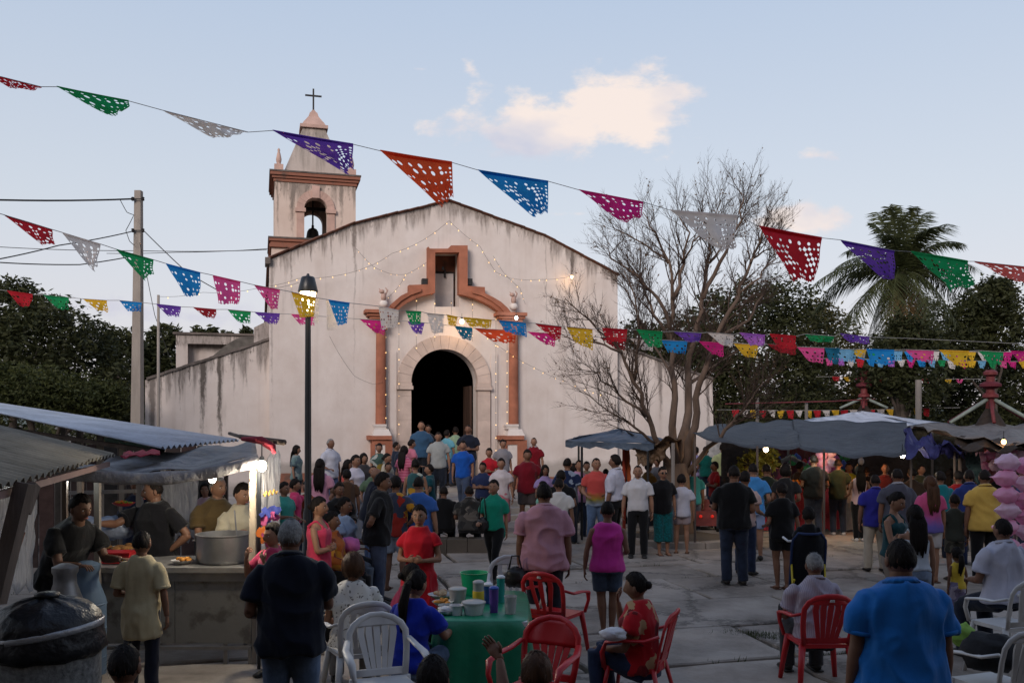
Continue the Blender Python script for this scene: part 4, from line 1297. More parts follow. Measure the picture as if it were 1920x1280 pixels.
    if collar or kind in ('polo', 'shirt', 'shirtin'):
        cm = cloth(*(collar or top[1:]))
        cb = MB()
        cw = nr * 1.22; pts = [up(.862 + .010 * math.cos(a_ * 6.283 / 16), .006) + V(cw * math.sin(a_ * 6.283 / 16), cw * math.cos(a_ * 6.283 / 16), 0) for a_ in range(17)]
        pts = pts[:]
        r1 = [p + V(0, 0, .012) for p in pts]
        for i in range(16):
            o = up(.85, .006)
            a0, a1 = pts[i], pts[i + 1]
            o0, o1 = (a0 - o) * .42, (a1 - o) * .42
            if i in (7, 8): continue
            cb.add([a0 + V(0, 0, .016), a1 + V(0, 0, .016), a1 + o1 - V(0, 0, .030), a0 + o0 - V(0, 0, .030), a0 - V(0, 0, .01), a1 - V(0, 0, .01)], [(0, 3, 2, 1), (0, 1, 5, 4), (3, 4, 5, 2)])
        make_obj('collar', cb.v, cb.f, cm, t, True)
    # ---- bottom
    bk_ = bot[0]
    if bk_ != 'none':
        bm_ = cloth(*bot[1:]) if len(bot) > 1 else cloth((50, 60, 80), 'denim')
        c = MB()
        pr_ = [(.47, .094 + .004 * fem, .074, .01), (.52, .096 + .004 * fem, .074, .008), (.565, .089, .066 * bel, .002), (.59, .085 - .004 * fem, .063 * bel, 0)]
        lo2 = .008 * H
        c.tube([up(z, y) for z, a_, c_, y in pr_], [(a_ * H * W_ + lo2, c_ * H * (W_ ** .8) + lo2) for z, a_, c_, y in pr_], n=16, lat=(1, 0, 0))
        if bk_ == 'skirt' and not sit:
            zs = [(.56, .096, .074), (.46, .105, .09), (.36, .112, .098), (bot_len(bot, .18), .118, .104)]
            c.tube([V(0, 0, z * H) for z, a_, d_ in zs], [(a_ * H * W_ + lo2, d_ * H * W_ + lo2) for z, a_, d_ in zs], n=18, lat=(1, 0, 0))
        else:
            for s in (1, -1):
                hj, kn, an = L[s]
                lr = H * (.75 + .25 * W_)
                st = hj + V(0, 0, .02 * H) if not sit else hj + V(0, .03 * H, 0)
                if bk_ in ('shorts', 'wideshorts'):
                    fr = .82 if bk_ == 'shorts' else .6
                    e_ = hj + (kn - hj) * fr if not sit else kn
                    c.tube([st, hj + (kn - hj) * .25, e_], [.062 * lr, .062 * lr, .055 * lr], n=12)
                elif bk_ == 'capri':
                    c.tube([st, hj + (kn - hj) * .25, kn, kn + (an - kn) * .55], [.062 * lr, .062 * lr, .058 * lr, .062 * lr], n=12)
                else:
                    slim = .86 if bk_ == 'slim' else 1.0
                    c.tube([st, hj + (kn - hj) * .25, kn], [.061 * lr, .060 * lr, .043 * lr * slim], n=12)
                    c.tube([kn - (an - kn) * .04, kn + (an - kn) * .3, an + V(0, 0, -.012 * H)], [.043 * lr * slim, .043 * lr * slim, .036 * lr * slim * (1 if bk_ == 'slim' else 1.1)], n=12)
        co, fa, vn = remesh(c, vox, 3)
        co = folds(co, vn, .006, seed + 1, .9)
        make_obj({'skirt': 'skirt', 'shorts': 'shorts', 'wideshorts': 'shorts'}.get(bk_, 'trousers'), co.tolist(), fa, bm_, t, True)
    if feet is not None:
        for s in (1, -1):
            hj, kn, an = L[s]
            c = MB()
            if feet == 2:
                c.box(an + V(s * .004, -.04 * H, -.042 * H + .002), (.055 * H, .155 * H, .012))
                c.tube([an + V(-.022 * H, -.05 * H, -.035 * H), an + V(0, -.045 * H, -.012 * H), an + V(.022 * H, -.05 * H, -.035 * H)], .007, 6)
            else:
                c.tube([an + V(0, .036 * H, -.022 * H), an + V(0, .02 * H, -.018 * H), an + V(0, -.03 * H, -.02 * H), an + V(s * .004 * H, -.08 * H, -.03 * H), an + V(s * .005 * H, -.112 * H, -.034 * H)],
                       [(.018 * H, .018 * H), (.026 * H, .027 * H), (.027 * H, .026 * H), (.031 * H, .016 * H), (.022 * H, .009 * H)], n=12, lat=(1, 0, 0))
                if Y < 14: c.box(an + V(s * .004, -.035 * H, -.042 * H + .003), (.056 * H, .15 * H, .014), m=0)
            make_obj('shoe' if feet != 2 else 'sandal', c.v, c.f, M_shoe[feet], t, True)
    t['_t'] = 0; del t['_t']
    if t.get('_local'): del t['_local']
    return t, dict(A=A, L=L, head=headc, up=up, H=H, M=hM, hs=hs)
def bot_len(bot, d): return d
# ================================================================== vegetation
M_bark = mat('grey_brown_bark', (.15, .105, .08), rough=.95, noise=.4, scale=6, bump=.7, bscale=18, stretch=(1, 1, .3))
M_barkd = mat('dark_bark', (.06, .048, .04), rough=.95, noise=.4, scale=6, bump=.6)
M_twig = mat('thin_twig_bark', (.075, .05, .038), rough=.95, noise=.3)
def leafmat(name, c, k=.45):
    m = bpy.data.materials.new(name); m.use_nodes = True
    ns = m.node_tree.nodes; lk = m.node_tree.links; b = ns['Principled BSDF']
    b.inputs['Roughness'].default_value = .6; b.inputs['Specular IOR Level'].default_value = .2
    g = ns.new('ShaderNodeNewGeometry'); n = ns.new('ShaderNodeTexNoise'); n.inputs['Scale'].default_value = 1.1; n.inputs['Detail'].default_value = 6; n.inputs['Roughness'].default_value = .8
    lk.new(g.outputs['Position'], n.inputs['Vector']); r = ns.new('ShaderNodeValToRGB'); e = r.color_ramp.elements
    e[0].position = .32; e[0].color = tuple(x * (1 - k) for x in c) + (1,); e[1].position = .7; e[1].color = (c[0] * (1 + k * 1.6), c[1] * (1 + k), c[2] * (1 + .5 * k), 1)
    lk.new(n.outputs[0], r.inputs[0]); lk.new(r.outputs[0], b.inputs['Base Color'])
    t = ns.new('ShaderNodeBsdfTranslucent'); lk.new(r.outputs[0], t.inputs['Color']); mx = ns.new('ShaderNodeMixShader'); mx.inputs[0].default_value = .25
    lk.new(b.outputs[0], mx.inputs[1]); lk.new(t.outputs[0], mx.inputs[2]); lk.new(mx.outputs[0], ns['Material Output'].inputs[0])
    return m
M_leafd = leafmat('dark_leaf', (.035, .045, .020)); M_leafm = leafmat('mid_green_leaf', (.050, .066, .024)); M_leafo = leafmat('olive_leaf', (.062, .062, .024))
M_palm = leafmat('palm_leaflet', (.045, .060, .026)); M_palmdry = leafmat('dry_palm_leaflet', (.16, .11, .05))

def leaf_cloud(blobs, n, size, seed, shell=.55):
    "many small leaf faces spread through lumpy blobs: numpy, returns verts and faces"
    rs = np.random.RandomState(seed)
    vol = np.array([b[3] * b[4] * b[5] for b in blobs]) ** (2 / 3.); pr_ = vol / vol.sum()
    idx = rs.choice(len(blobs), n, p=pr_)
    B = np.array(blobs)[idx]
    d = rs.normal(size=(n, 3)); d /= np.linalg.norm(d, axis=1)[:, None]
    # clumps: directions are pulled to a limited number of bunch centres
    rr = shell + (1 - shell) * rs.rand(n) ** .6
    lump = 1 + .17 * np.sin(d[:, 0] * 7 + B[:, 0] * 3) * np.sin(d[:, 1] * 6 + B[:, 1]) + .13 * np.sin(d[:, 2] * 11 + d[:, 0] * 9 + B[:, 0]) + .10 * rs.normal(size=n)
    c = B[:, :3] + d * B[:, 3:6] * (rr * lump)[:, None]
    s = size * rs.uniform(.5, 1.35, n)
    a = rs.normal(size=(n, 3)); a[:, 2] *= .6; a /= np.linalg.norm(a, axis=1)[:, None]
    b_ = np.cross(a, rs.normal(size=(n, 3))); b_ /= np.linalg.norm(b_, axis=1)[:, None]
    p0 = c - a * s[:, None]; p1 = c + b_ * (s * .38)[:, None]; p2 = c + a * s[:, None]; p3 = c - b_ * (s * .38)[:, None]
    v = np.stack([p0, p1, p2, p3], 1).reshape(-1, 3)
    f = np.arange(4 * n).reshape(-1, 4)
    return v, f
def mesh_np(name, v, f, m):
    me = bpy.data.meshes.new(name)
    me.vertices.add(len(v)); me.vertices.foreach_set('co', np.asarray(v, 'f').ravel())
    k = f.shape[1]
    me.loops.add(f.size); me.loops.foreach_set('vertex_index', f.ravel().astype('i'))
    me.polygons.add(len(f)); me.polygons.foreach_set('loop_start', np.arange(0, f.size, k).astype('i'))
    me.update(calc_edges=True); me.materials.append(m)
    return me
def leafy_tree(label, px, topy, Y, rad, blobs, n, size, m, seed, trunk=.18, name='tree', cat='tree', group=None, bark=None):
    "blobs given as (px, py, dY, radius px x, radius px y)"
    t = thing(name, (PX(px, Y), Y, 0), label, cat, group)
    bl = []
    for (bx, by, dY, rx, rz) in blobs:
        yy = Y + dY; q = P(bx, by, yy)
        bl.append((q.x - t.location.x, q.y - t.location.y, q.z, rx / FPX * yy, (rx + rz) * .5 / FPX * yy, rz / FPX * yy))
    v, f = leaf_cloud(bl, n, size, seed)
    v[:, 2] = np.maximum(v[:, 2], .1)
    o = bpy.data.objects.new('crown', mesh_np('crown', v, f, m)); COL.objects.link(o); o.parent = t
    b = MB(); r_ = random.Random(seed)
    zc = max(b_[2] for b_ in bl)
    b.tube([t.location, t.location + V(.1, 0, zc * .35), t.location + V(-.05, 0, zc * .8)], [trunk, trunk * .75, trunk * .35], 8)
    for q in bl[:7]:
        e = t.location + V(q[0], q[1], q[2])
        s0 = t.location + V(0, 0, min(zc * .4, q[2] * .6))
        b.tube([s0, (s0 + e) / 2 + V(r_.uniform(-.2, .2), 0, -.1), e], [trunk * .45, trunk * .3, trunk * .1], 6)
    b.build('trunk', bark or M_barkd, t, True)
    return t
# left side
leafy_tree('tall dark round tree at the left edge, reaching highest there', 20, 520, 34, 0, [(10, 590, 0, 80, 62), (75, 640, -1, 95, 75), (150, 680, 1, 75, 70), (20, 700, 0, 110, 80), (180, 640, 2, 38, 45), (90, 590, 0, 45, 40), (-60, 640, 0, 100, 90), (215, 720, 0, 40, 50), (30, 545, 0, 35, 26)], 26000, .11, M_leafd, 1)
leafy_tree('lower bushy tree with brighter leaves at left above the tin roofs', 60, 680, 24, 0, [(30, 730, 0, 110, 48), (130, 748, 0, 95, 42), (200, 752, 0, 42, 30), (-60, 720, 0, 90, 50)], 26000, .065, M_leafm, 2)
leafy_tree('feathery dark tree just left of the concrete power pole', 225, 610, 44, 0, [(222, 640, 0, 34, 26), (240, 690, 1, 48, 55), (205, 660, 0, 25, 26), (225, 760, 0, 50, 50)], 5000, .17, M_leafd, 3)
leafy_tree('feathery dark tree between the power pole and the white annex', 310, 600, 46, 0, [(310, 630, 0, 32, 22), (295, 670, 0, 42, 40), (320, 720, 0, 45, 50), (280, 700, 0, 30, 60)], 5000, .17, M_leafd, 4)
for i, (x, y) in enumerate([(372, 622), (398, 622), (424, 630), (462, 622)]):
    leafy_tree(['small palm like treetop above the left end of the annex roof', 'second small treetop rising over the annex roof', 'lowest bushy treetop over the middle of the annex roof', 'treetop between the annex roof and the church wall'][i], x, y, 60 + 3 * i, 0, [(x, y + 6, 0, 13, 14), (x - 5, y + 22, 0, 18, 16)], 900, .22, M_leafd, 10 + i, trunk=.15)
# right side masses behind the bare tree
leafy_tree('dark thicket tree right behind the church corner', 1200, 600, 38, 0, [(1190, 625, 0, 30, 25), (1230, 650, 0, 55, 45), (1290, 630, 0, 50, 45), (1250, 720, 0, 90, 80)], 11000, .11, M_leafd, 20)
leafy_tree('dark broad tree behind the bare tree crown', 1400, 540, 36, 0, [(1350, 600, 0, 60, 50), (1410, 580, 0, 75, 55), (1470, 570, 0, 60, 45), (1400, 660, 0, 120, 70), (1500, 640, 0, 70, 70), (1440, 730, 0, 130, 70), (1340, 700, 0, 60, 70), (1330, 560, 0, 22, 16), (1420, 780, 0, 150, 40)], 30000, .10, M_leafd, 21)
leafy_tree('olive thicket behind the market tarps, left of the palm trunk', 1560, 600, 40, 0, [(1550, 640, 0, 65, 60), (1580, 720, 0, 100, 70), (1500, 760, 0, 90, 50), (1640, 740, 0, 60, 60), (1535, 590, 0, 30, 30), (1570, 780, 0, 120, 30)], 20000, .11, M_leafo, 22)
leafy_tree('dark round tree at the right edge beyond the palm', 1860, 520, 38, 0, [(1860, 570, 0, 52, 46), (1880, 620, 0, 45, 40), (1820, 600, 0, 40, 45), (1800, 660, 0, 60, 50), (1870, 545, 0, 30, 26)], 14000, .11, M_leafd, 23)
leafy_tree('dark bushy tree standing in front of the palm trunk', 1690, 590, 28, 0, [(1680, 660, 0, 55, 42), (1720, 640, 0, 45, 45), (1650, 700, 0, 50, 40), (1720, 720, 0, 60, 50), (1690, 615, 0, 25, 28)], 9000, .09, M_leafd, 25)
leafy_tree('dark low thicket under the palm at the right', 1780, 650, 42, 0, [(1760, 700, 0, 90, 70), (1850, 730, 0, 100, 70), (1700, 640, 0, 50, 50), (1740, 600, 0, 45, 45), (1930, 720, 0, 70, 80), (1900, 680, 0, 40, 30), (1820, 790, 0, 140, 30)], 24000, .11, M_leafd, 24)
hb_ = MB()
# distant wood and hills closing the horizon
rs_ = np.random.RandomState(9)
bl = [(x, 70 + rs_.uniform(-4, 4), rs_.uniform(1.2, 2.6), 4.2, 4.2, rs_.uniform(2.2, 3.6)) for x in np.arange(-60, 62, 3.1)]
v, f = leaf_cloud(bl, 30000, .34, 99)
o = bpy.data.objects.new('far_wood', mesh_np('far_wood', v, f, M_leafd)); COL.objects.link(o); o['kind'] = 'stuff'
b = MB()
M_hill = mat('distant_hill', (.10, .12, .11), rough=1, noise=.3, scale=.02)
pts = []
for i in range(61):
    x = -900 + 30 * i; h = 16 + 14 * mnoise.noise(Vector((i * .13, 1, 0))) + 6 * mnoise.noise(Vector((i * .5, 3, 0)))
    pts.append((x, max(3, h)))
vs = [(x, 800, -1) for x, h in pts] + [(x, 860, h) for x, h in pts] + [(x, 1100, -1) for x, h in pts]
fs = [(i, i + 1, 62 + i, 61 + i) for i in range(60)] + [(61 + i, 62 + i, 123 + i, 122 + i) for i in range(60)]
b.add(vs, fs); b.build('hills', M_hill, None, True, kind='structure')

# ---- bare tree
bt = thing('bare_tree', P(1272, 1000, 18.4).xy.to_3d(), 'large nearly leafless tree with many upright thin branches right of the church', 'tree')
tr_ = random.Random(11)
YT = 18.4
def TP(x, y, dy=0): return P(x, y, YT + dy)
twb = MB()
tw_n = [0]
def grow(mb, p, d, L, r, depth, thing_parts=None):
    "one branch with side shoots"
    k = max(3, int(L / .22))
    pts = [p]; rad = [r]
    q = p.copy(); dd = d.copy()
    for i in range(k):
        dd = (dd + V(tr_.gauss(0, .09), tr_.gauss(0, .09), tr_.gauss(.05, .07))).normalized()
        q = q + dd * (L / k)
        pts.append(q.copy()); rad.append(r * (1 - .8 * (i + 1) / k))
    mb.tube(pts, rad, 5 if r > .012 else 3, cap=False)
    if depth <= 0:
        return
    nb = {3: 6, 2: 7, 1: 5}[depth]
    for j in range(nb):
        t = .18 + .8 * (j + tr_.random() * .6) / nb
        i = min(k - 1, int(t * k)); base_ = pts[i].lerp(pts[i + 1], t * k - i)
        dl = (pts[i + 1] - pts[i]).normalized()
        side = dl.cross(V(tr_.gauss(0, 1), tr_.gauss(0, 1), tr_.gauss(0, .5))).normalized()
        nd = (dl * .82 + side * tr_.uniform(.45, .8) + V(0, 0, .22)).normalized()
        grow(mb, base_, nd, L * tr_.uniform(.38, .62) * (1.08 - .45 * t), rad[i] * .55 + .001, depth - 1)
trunkp = [TP(1272, 1045), TP(1273, 960), TP(1270, 905), TP(1268, 868)]
b = MB(); b.tube(trunkp, [.36, .27, .25, .24], 14); b.build('trunk', M_bark, bt, True)
limbs = [  # photo polylines with depth offset, radius
    ([(1266, 890, 0), (1238, 838, -.3), (1212, 780, -.7), (1188, 715, -1.0), (1165, 660, -1.3), (1110, 600, -1.6), (1060, 560, -1.8)], .10),
    ([(1262, 885, 0), (1262, 800, .1), (1268, 720, 0), (1258, 640, .2), (1262, 560, .2), (1252, 480, .4), (1232, 400, .5), (1205, 340, .6)], .13),
    ([(1272, 880, .1), (1280, 800, .3), (1290, 720, .5), (1300, 640, .6), (1318, 560, .8), (1330, 480, 1.0), (1330, 400, 1.0), (1310, 330, 1.1)], .15),
    ([(1280, 885, 0), (1300, 800, -.2), (1312, 720, -.4), (1340, 640, -.5), (1378, 560, -.6), (1410, 480, -.7), (1440, 400, -.8), (1450, 350, -.8)], .13),
    ([(1284, 895, 0), (1330, 838, -.3), (1375, 790, -.6), (1400, 760, -.8), (1440, 720, -1.0), (1480, 700, -1.0)], .08),
    ([(1318, 560, .8), (1350, 480, .8), (1380, 390, .6), (1395, 310, .5), (1388, 285, .5)], .07),
    ([(1262, 640, .2), (1235, 560, 0), (1195, 520, -.2), (1150, 470, -.4), (1130, 430, -.5)], .06),
    ([(1188, 715, -1.0), (1200, 640, -1.2), (1190, 560, -1.4), (1170, 500, -1.4)], .05),
    ([(1238, 838, -.3), (1190, 800, -.6), (1140, 770, -.9), (1090, 730, -1.2)], .045),
    ([(1212, 780, -.7), (1160, 740, -1.0), (1120, 700, -1.2), (1085, 690, -1.4)], .04),
    ([(1340, 640, -.5), (1400, 600, -.3), (1435, 555, -.2), (1468, 535, 0)], .06),
    ([(1290, 720, .5), (1330, 690, .8), (1380, 660, 1.0), (1440, 630, 1.2)], .05),
    ([(1375, 790, -.6), (1420, 780, -.8), (1460, 770, -1)], .035),
    ([(1262, 560, .2), (1280, 480, .2), (1290, 400, .1), (1270, 330, 0)], .06),
    ([(1410, 480, -.7), (1440, 450, -.6), (1465, 435, -.5)], .035),
    ([(1165, 660, -1.3), (1120, 640, -1.5), (1075, 640, -1.6), (1040, 620, -1.7)], .03),
    ([(1252, 480, .4), (1215, 430, .8), (1165, 395, 1.0), (1140, 360, 1.0)], .03),
    ([(1330, 480, 1.0), (1360, 420, 1.3), (1400, 350, 1.5), (1425, 315, 1.5)], .035),
    ([(1268, 720, 0), (1220, 640, .8), (1185, 560, 1.2), (1160, 520, 1.4)], .04),
    ([(1280, 480, .2), (1300, 420, -.4), (1345, 350, -.8), (1352, 305, -.9)], .03),
    ([(1378, 560, -.6), (1430, 520, -1), (1470, 470, -1.2), (1480, 400, -1.3)], .035),
    ([(1258, 640, .2), (1225, 590, .1), (1205, 540, .1), (1200, 440, .3)], .06),
]
for pl, r0 in limbs:
    pts = [TP(q[0] if q[0] < 1400 else 1400 + (q[0] - 1400) * .7, q[1] if q[1] > 520 else 520 - (520 - q[1]) * .68, q[2]) for q in pl]
    k = len(pts)
    fine = []
    for i in range(k - 1):
        for j in range(3):
            fine.append(pts[i].lerp(pts[i + 1], j / 3) + V(tr_.gauss(0, .03), tr_.gauss(0, .05), 0) * (1 if i or j else 0))
    fine.append(pts[-1])
    m_ = len(fine)
    rad = [r0 * .8 * (1 - .95 * (i / (m_ - 1)) ** .62) + .004 for i in range(m_)]
    b = MB(); b.tube(fine, rad, 8); b.build('limb', M_bark, bt, True)
    total = sum((fine[i + 1] - fine[i]).length for i in range(m_ - 1))
    ns_ = int(total * 4.6) + 4
    for j in range(ns_):
        t = .26 + .74 * (j + tr_.random()) / ns_
        i = min(m_ - 2, int(t * (m_ - 1)))
        dl = (fine[i + 1] - fine[i]).normalized()
        side = dl.cross(V(tr_.gauss(0, 1), tr_.gauss(0, 1), tr_.gauss(0, .4))).normalized()
        nd = (dl * .8 + side * tr_.uniform(.4, .85) + V(0, 0, .25)).normalized()
        grow(twb, fine[i], nd, tr_.uniform(.5, 1.15) * (1.35 - .6 * t), min(.016, rad[i] * .4 + .003), 2)
twb.build('twigs', M_twig, bt, False, kind='stuff')
# a few remaining leaves
lv = [tr_.choice(twb.v) for _ in range(900)]
v = []; 
for q in lv:
    s_ = tr_.uniform(.015, .035); a_ = V(tr_.gauss(0, 1), tr_.gauss(0, 1), tr_.gauss(0, 1)).normalized(); c_ = a_.cross(V(.3, .9, .1)).normalized()
    q = V(*q); v += [q, q + a_ * s_ + c_ * s_ * .4, q + a_ * s_ * 2, q + a_ * s_ - c_ * s_ * .4]
v = np.array([tuple(x - bt.location) for x in v]); o = bpy.data.objects.new('leaves', mesh_np('leaves', v, np.arange(len(v)).reshape(-1, 4), mat('dry_reddish_leaf', (.12, .07, .035)))); COL.objects.link(o); o.parent = bt; o['kind'] = 'stuff'

# ---- palm
YPm = 31.0
pm = thing('palm_tree', (PX(1690, YPm), YPm, 0), 'tall coconut palm with dark drooping fronds at the right', 'palm tree')
pc = P(1690, 512, YPm)
b = MB(); b.tube([pm.location, V(PX(1688, YPm), YPm, 3), V(PX(1684, YPm), YPm, 5.2), pc], [.26, .2, .17, .2], 10)
b.build('trunk', mat('ringed_palm_trunk', (.16, .13, .11), noise=.4, scale=3, stretch=(.2, .2, 6), bump=.6), pm, True)
ends = [(1668, 392, -.5, .25), (1638, 420, .6, .3), (1735, 400, .8, .35), (1800, 455, -.6, .55), (1812, 525, .6, .7), (1790, 600, -1, .9), (1530, 530, -.4, .8), (1532, 575, .9, .85), (1560, 640, 0, .9), (1640, 650, .8, 1.0),
        (1705, 690, -1.2, 1.3), (1760, 660, .5, 1.1), (1590, 470, 1.4, .6), (1700, 400, 1.8, .3), (1775, 420, 1.6, .5), (1600, 610, -1.6, 1.0), (1830, 560, 1.8, .8), (1740, 430, -1.5, .4), (1665, 440, -1.5, .4), (1650, 690, -.4, 1.3), (1570, 500, -1.2, .7), (1680, 388, .5, .15), (1712, 392, -.8, .25), (1645, 400, 1.2, .3), (1755, 425, -1, .5), (1825, 500, 1, .5), (1545, 550, .3, .9), (1800, 570, .2, 1.0), (1610, 520, .9, .8), (1770, 500, -.4, .6), (1620, 660, .6, 1.2), (1745, 600, -1.6, 1.0), (1670, 600, -1.8, 1.2), (1720, 640, 1.5, 1.1)]
pr2 = random.Random(4)
for i, (ex, ey, dy, dr) in enumerate(ends):
    e = P(ex, ey, YPm + dy); n = 26
    mid_ = (pc + e) / 2 + V(0, 0, .35 + .75 * dr)
    b = MB(); pts = []
    for j in range(n + 1):
        t = j / n; q = pc * (1 - t) ** 2 + mid_ * 2 * t * (1 - t) + e * t * t; pts.append(q)
    b.tube(pts, [.035 * (1 - .85 * j / n) for j in range(n + 1)], 5)
    for j in range(2, n + 1):
        t = j / n; q = pts[j]; d_ = (pts[min(n, j + 1)] - pts[j - 1]).normalized()
        sd_ = d_.cross(V(0, 0, 1)); sd_ = sd_.normalized() if sd_.length > .1 else V(0, 1, 0)
        ll = .62 * math.sin(math.pi * min(1, .22 + .74 * t)) ** .7 * (e - pc).length / 2.8 + .22
        for s_ in (1, -1):
            for rep in range(3):
                q2 = q + d_ * rep * .035
                tip = q2 + sd_ * s_ * ll * pr2.uniform(.55, .9) + d_ * ll * .55 + V(pr2.gauss(0, .05), pr2.gauss(0, .05), -ll * pr2.uniform(.35, .75))
                md = q2.lerp(tip, .5) + V(0, 0, .06 * ll)
                w_ = d_ * .015
                b.add([q2 - w_, q2 + w_, md + w_ * 1.1, md - w_ * 1.1, tip], [(0, 1, 2, 3), (3, 2, 4)])
    b.build('frond', M_palmdry if i == 10 else M_palm, pm)
# ================================================================== street furniture, stalls, tables
M_conc = mat('weathered_concrete', (.30, .265, .235), rough=.95, noise=.25, scale=4, bump=.4, bscale=20, stretch=(1, 1, .2))
M_cable = mat('black_cable', (.02, .02, .02), rough=.7, noise=0)
M_galv = mat('galvanised_tin', (.46, .49, .55), rough=.5, metal=.2, noise=.3, scale=1.6, bump=.2, bscale=8)
M_asb = mat('old_fibre_cement_sheet', (.21, .19, .155), rough=.95, noise=.35, scale=3, bump=.5, bscale=30)
M_plank = mat('weathered_plank', (.13, .10, .085), rough=.95, noise=.4, scale=5, stretch=(1, 1, .15), bump=.5)
M_pole = mat('pale_wood_post', (.20, .18, .165), rough=.9, noise=.3, scale=5, stretch=(1, 1, .1), bump=.3)
M_blackpaint = mat('black_painted_steel', (.012, .014, .018), rough=.35, noise=.2, spec=.5)
M_steel = mat('dull_aluminium', (.27, .27, .28), rough=.45, metal=.8, noise=.2, scale=5, bump=.1)
M_sheet = mat('scratched_sheet_metal', (.22, .22, .215), rough=.5, metal=.45, noise=.5, scale=5, bump=.3, bscale=12, col2=(.13, .125, .12), thr=(.5, .62))
def tarpmat(name, c, k=.35, tr=.15, rough=.55):
    return mat(name, c, rough=rough, noise=k, scale=2.2, bump=1.0, bscale=5, trans=tr, bdist=.08, spec=.4)
M_tgrey = tarpmat('grey_plastic_tarp', (.16, .16, .17)); M_tdark = tarpmat('dark_blue_grey_tarp', (.055, .062, .075)); M_tblue = tarpmat('blue_plastic_tarp', (.085, .12, .175))
M_tviolet = tarpmat('violet_blue_tarp', (.03, .03, .13)); M_twhite = tarpmat('white_tarp', (.55, .58, .65)); M_tbrown = tarpmat('brown_tarp', (.16, .10, .06), .4)
M_tpale = tarpmat('pale_dirty_tarp', (.34, .33, .34), .35); M_tolive = tarpmat('brown_grey_tarp', (.17, .15, .14)); M_redcloth = tarpmat('red_cloth', (.32, .03, .05), .3, .1, .9)
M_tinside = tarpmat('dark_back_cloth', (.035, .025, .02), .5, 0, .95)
def plastic_sheet():
    m = bpy.data.materials.new('translucent_plastic_sheet'); m.use_nodes = True; ns = m.node_tree.nodes; lk = m.node_tree.links; b = ns['Principled BSDF']
    b.inputs['Base Color'].default_value = (.55, .55, .58, 1); b.inputs['Roughness'].default_value = .25; b.inputs['Specular IOR Level'].default_value = .6
    n = ns.new('ShaderNodeTexNoise'); n.inputs['Scale'].default_value = 4; n.inputs['Detail'].default_value = 5
    tc_ = ns.new('ShaderNodeTexCoord'); mp_ = ns.new('ShaderNodeMapping'); mp_.inputs['Scale'].default_value = (3, 3, .5); lk.new(tc_.outputs['Object'], mp_.inputs[0]); lk.new(mp_.outputs[0], n.inputs['Vector'])
    bp = ns.new('ShaderNodeBump'); bp.inputs['Strength'].default_value = 1; bp.inputs['Distance'].default_value = .1; lk.new(n.outputs[0], bp.inputs['Height']); lk.new(bp.outputs[0], b.inputs['Normal'])
    t = ns.new('ShaderNodeBsdfTransparent'); tl = ns.new('ShaderNodeBsdfTranslucent'); tl.inputs['Color'].default_value = (.6, .6, .62, 1)
    m1 = ns.new('ShaderNodeMixShader'); m1.inputs[0].default_value = .5; lk.new(b.outputs[0], m1.inputs[1]); lk.new(tl.outputs[0], m1.inputs[2])
    m2 = ns.new('ShaderNodeMixShader'); mr = ns.new('ShaderNodeMapRange'); mr.inputs['From Min'].default_value = .3; mr.inputs['From Max'].default_value = .7; mr.inputs['To Min'].default_value = .35; mr.inputs['To Max'].default_value = .8
    lk.new(n.outputs[0], mr.inputs['Value']); lk.new(mr.outputs[0], m2.inputs[0]); lk.new(t.outputs[0], m2.inputs[1]); lk.new(m1.outputs[0], m2.inputs[2]); lk.new(m2.outputs[0], ns['Material Output'].inputs[0])
    return m
M_plas = plastic_sheet()
def glow(name, c, s): return mat(name, c, noise=0, emit=c, estr=s)

def patch(c00, c10, c11, c01, nu=14, nv=8, sag=0.0, wr=.02, seed=0, th=.006, fn=None):
    "cloth patch between four corners, gently sagging and wrinkled, with a little thickness"
    b = MB(); vs = []
    for k in range(2):
        for j in range(nv + 1):
            for i in range(nu + 1):
                u, v = i / nu, j / nv
                p = c00 * (1 - u) * (1 - v) + c10 * u * (1 - v) + c11 * u * v + c01 * (1 - u) * v
                z = -sag * 4 * u * (1 - u) * .6 - sag * 4 * v * (1 - v) * .6 + wr * (mnoise.noise(V(u * 5 + seed, v * 4, seed)) + .6 * mnoise.noise(V(u * 14 + seed, v * 9, 2.2)))
                z += wr * .8 * math.sin(u * 17 + seed + 2 * math.sin(v * 5))
                p = p + V(wr * .6 * mnoise.noise(V(u * 6, v * 6, 9 + seed)), wr * .6 * mnoise.noise(V(u * 6, v * 6, 19 + seed)), z - k * th)
                if fn: p = fn(u, v, p)
                vs.append(p)
    N = (nu + 1) * (nv + 1); fs = []
    for j in range(nv):
        for i in range(nu):
            a0 = j * (nu + 1) + i
            fs.append((a0, a0 + 1, a0 + nu + 2, a0 + nu + 1)); fs.append((N + a0, N + a0 + nu + 1, N + a0 + nu + 2, N + a0 + 1))
    per = [i for i in range(nu + 1)] + [j * (nu + 1) + nu for j in range(1, nv + 1)] + [nv * (nu + 1) + i for i in range(nu - 1, -1, -1)] + [j * (nu + 1) for j in range(nv - 1, 0, -1)]
    for i in range(len(per)):
        a0, a1 = per[i], per[(i + 1) % len(per)]; fs.append((a1, a0, N + a0, N + a1))
    b.add(vs, fs); return b
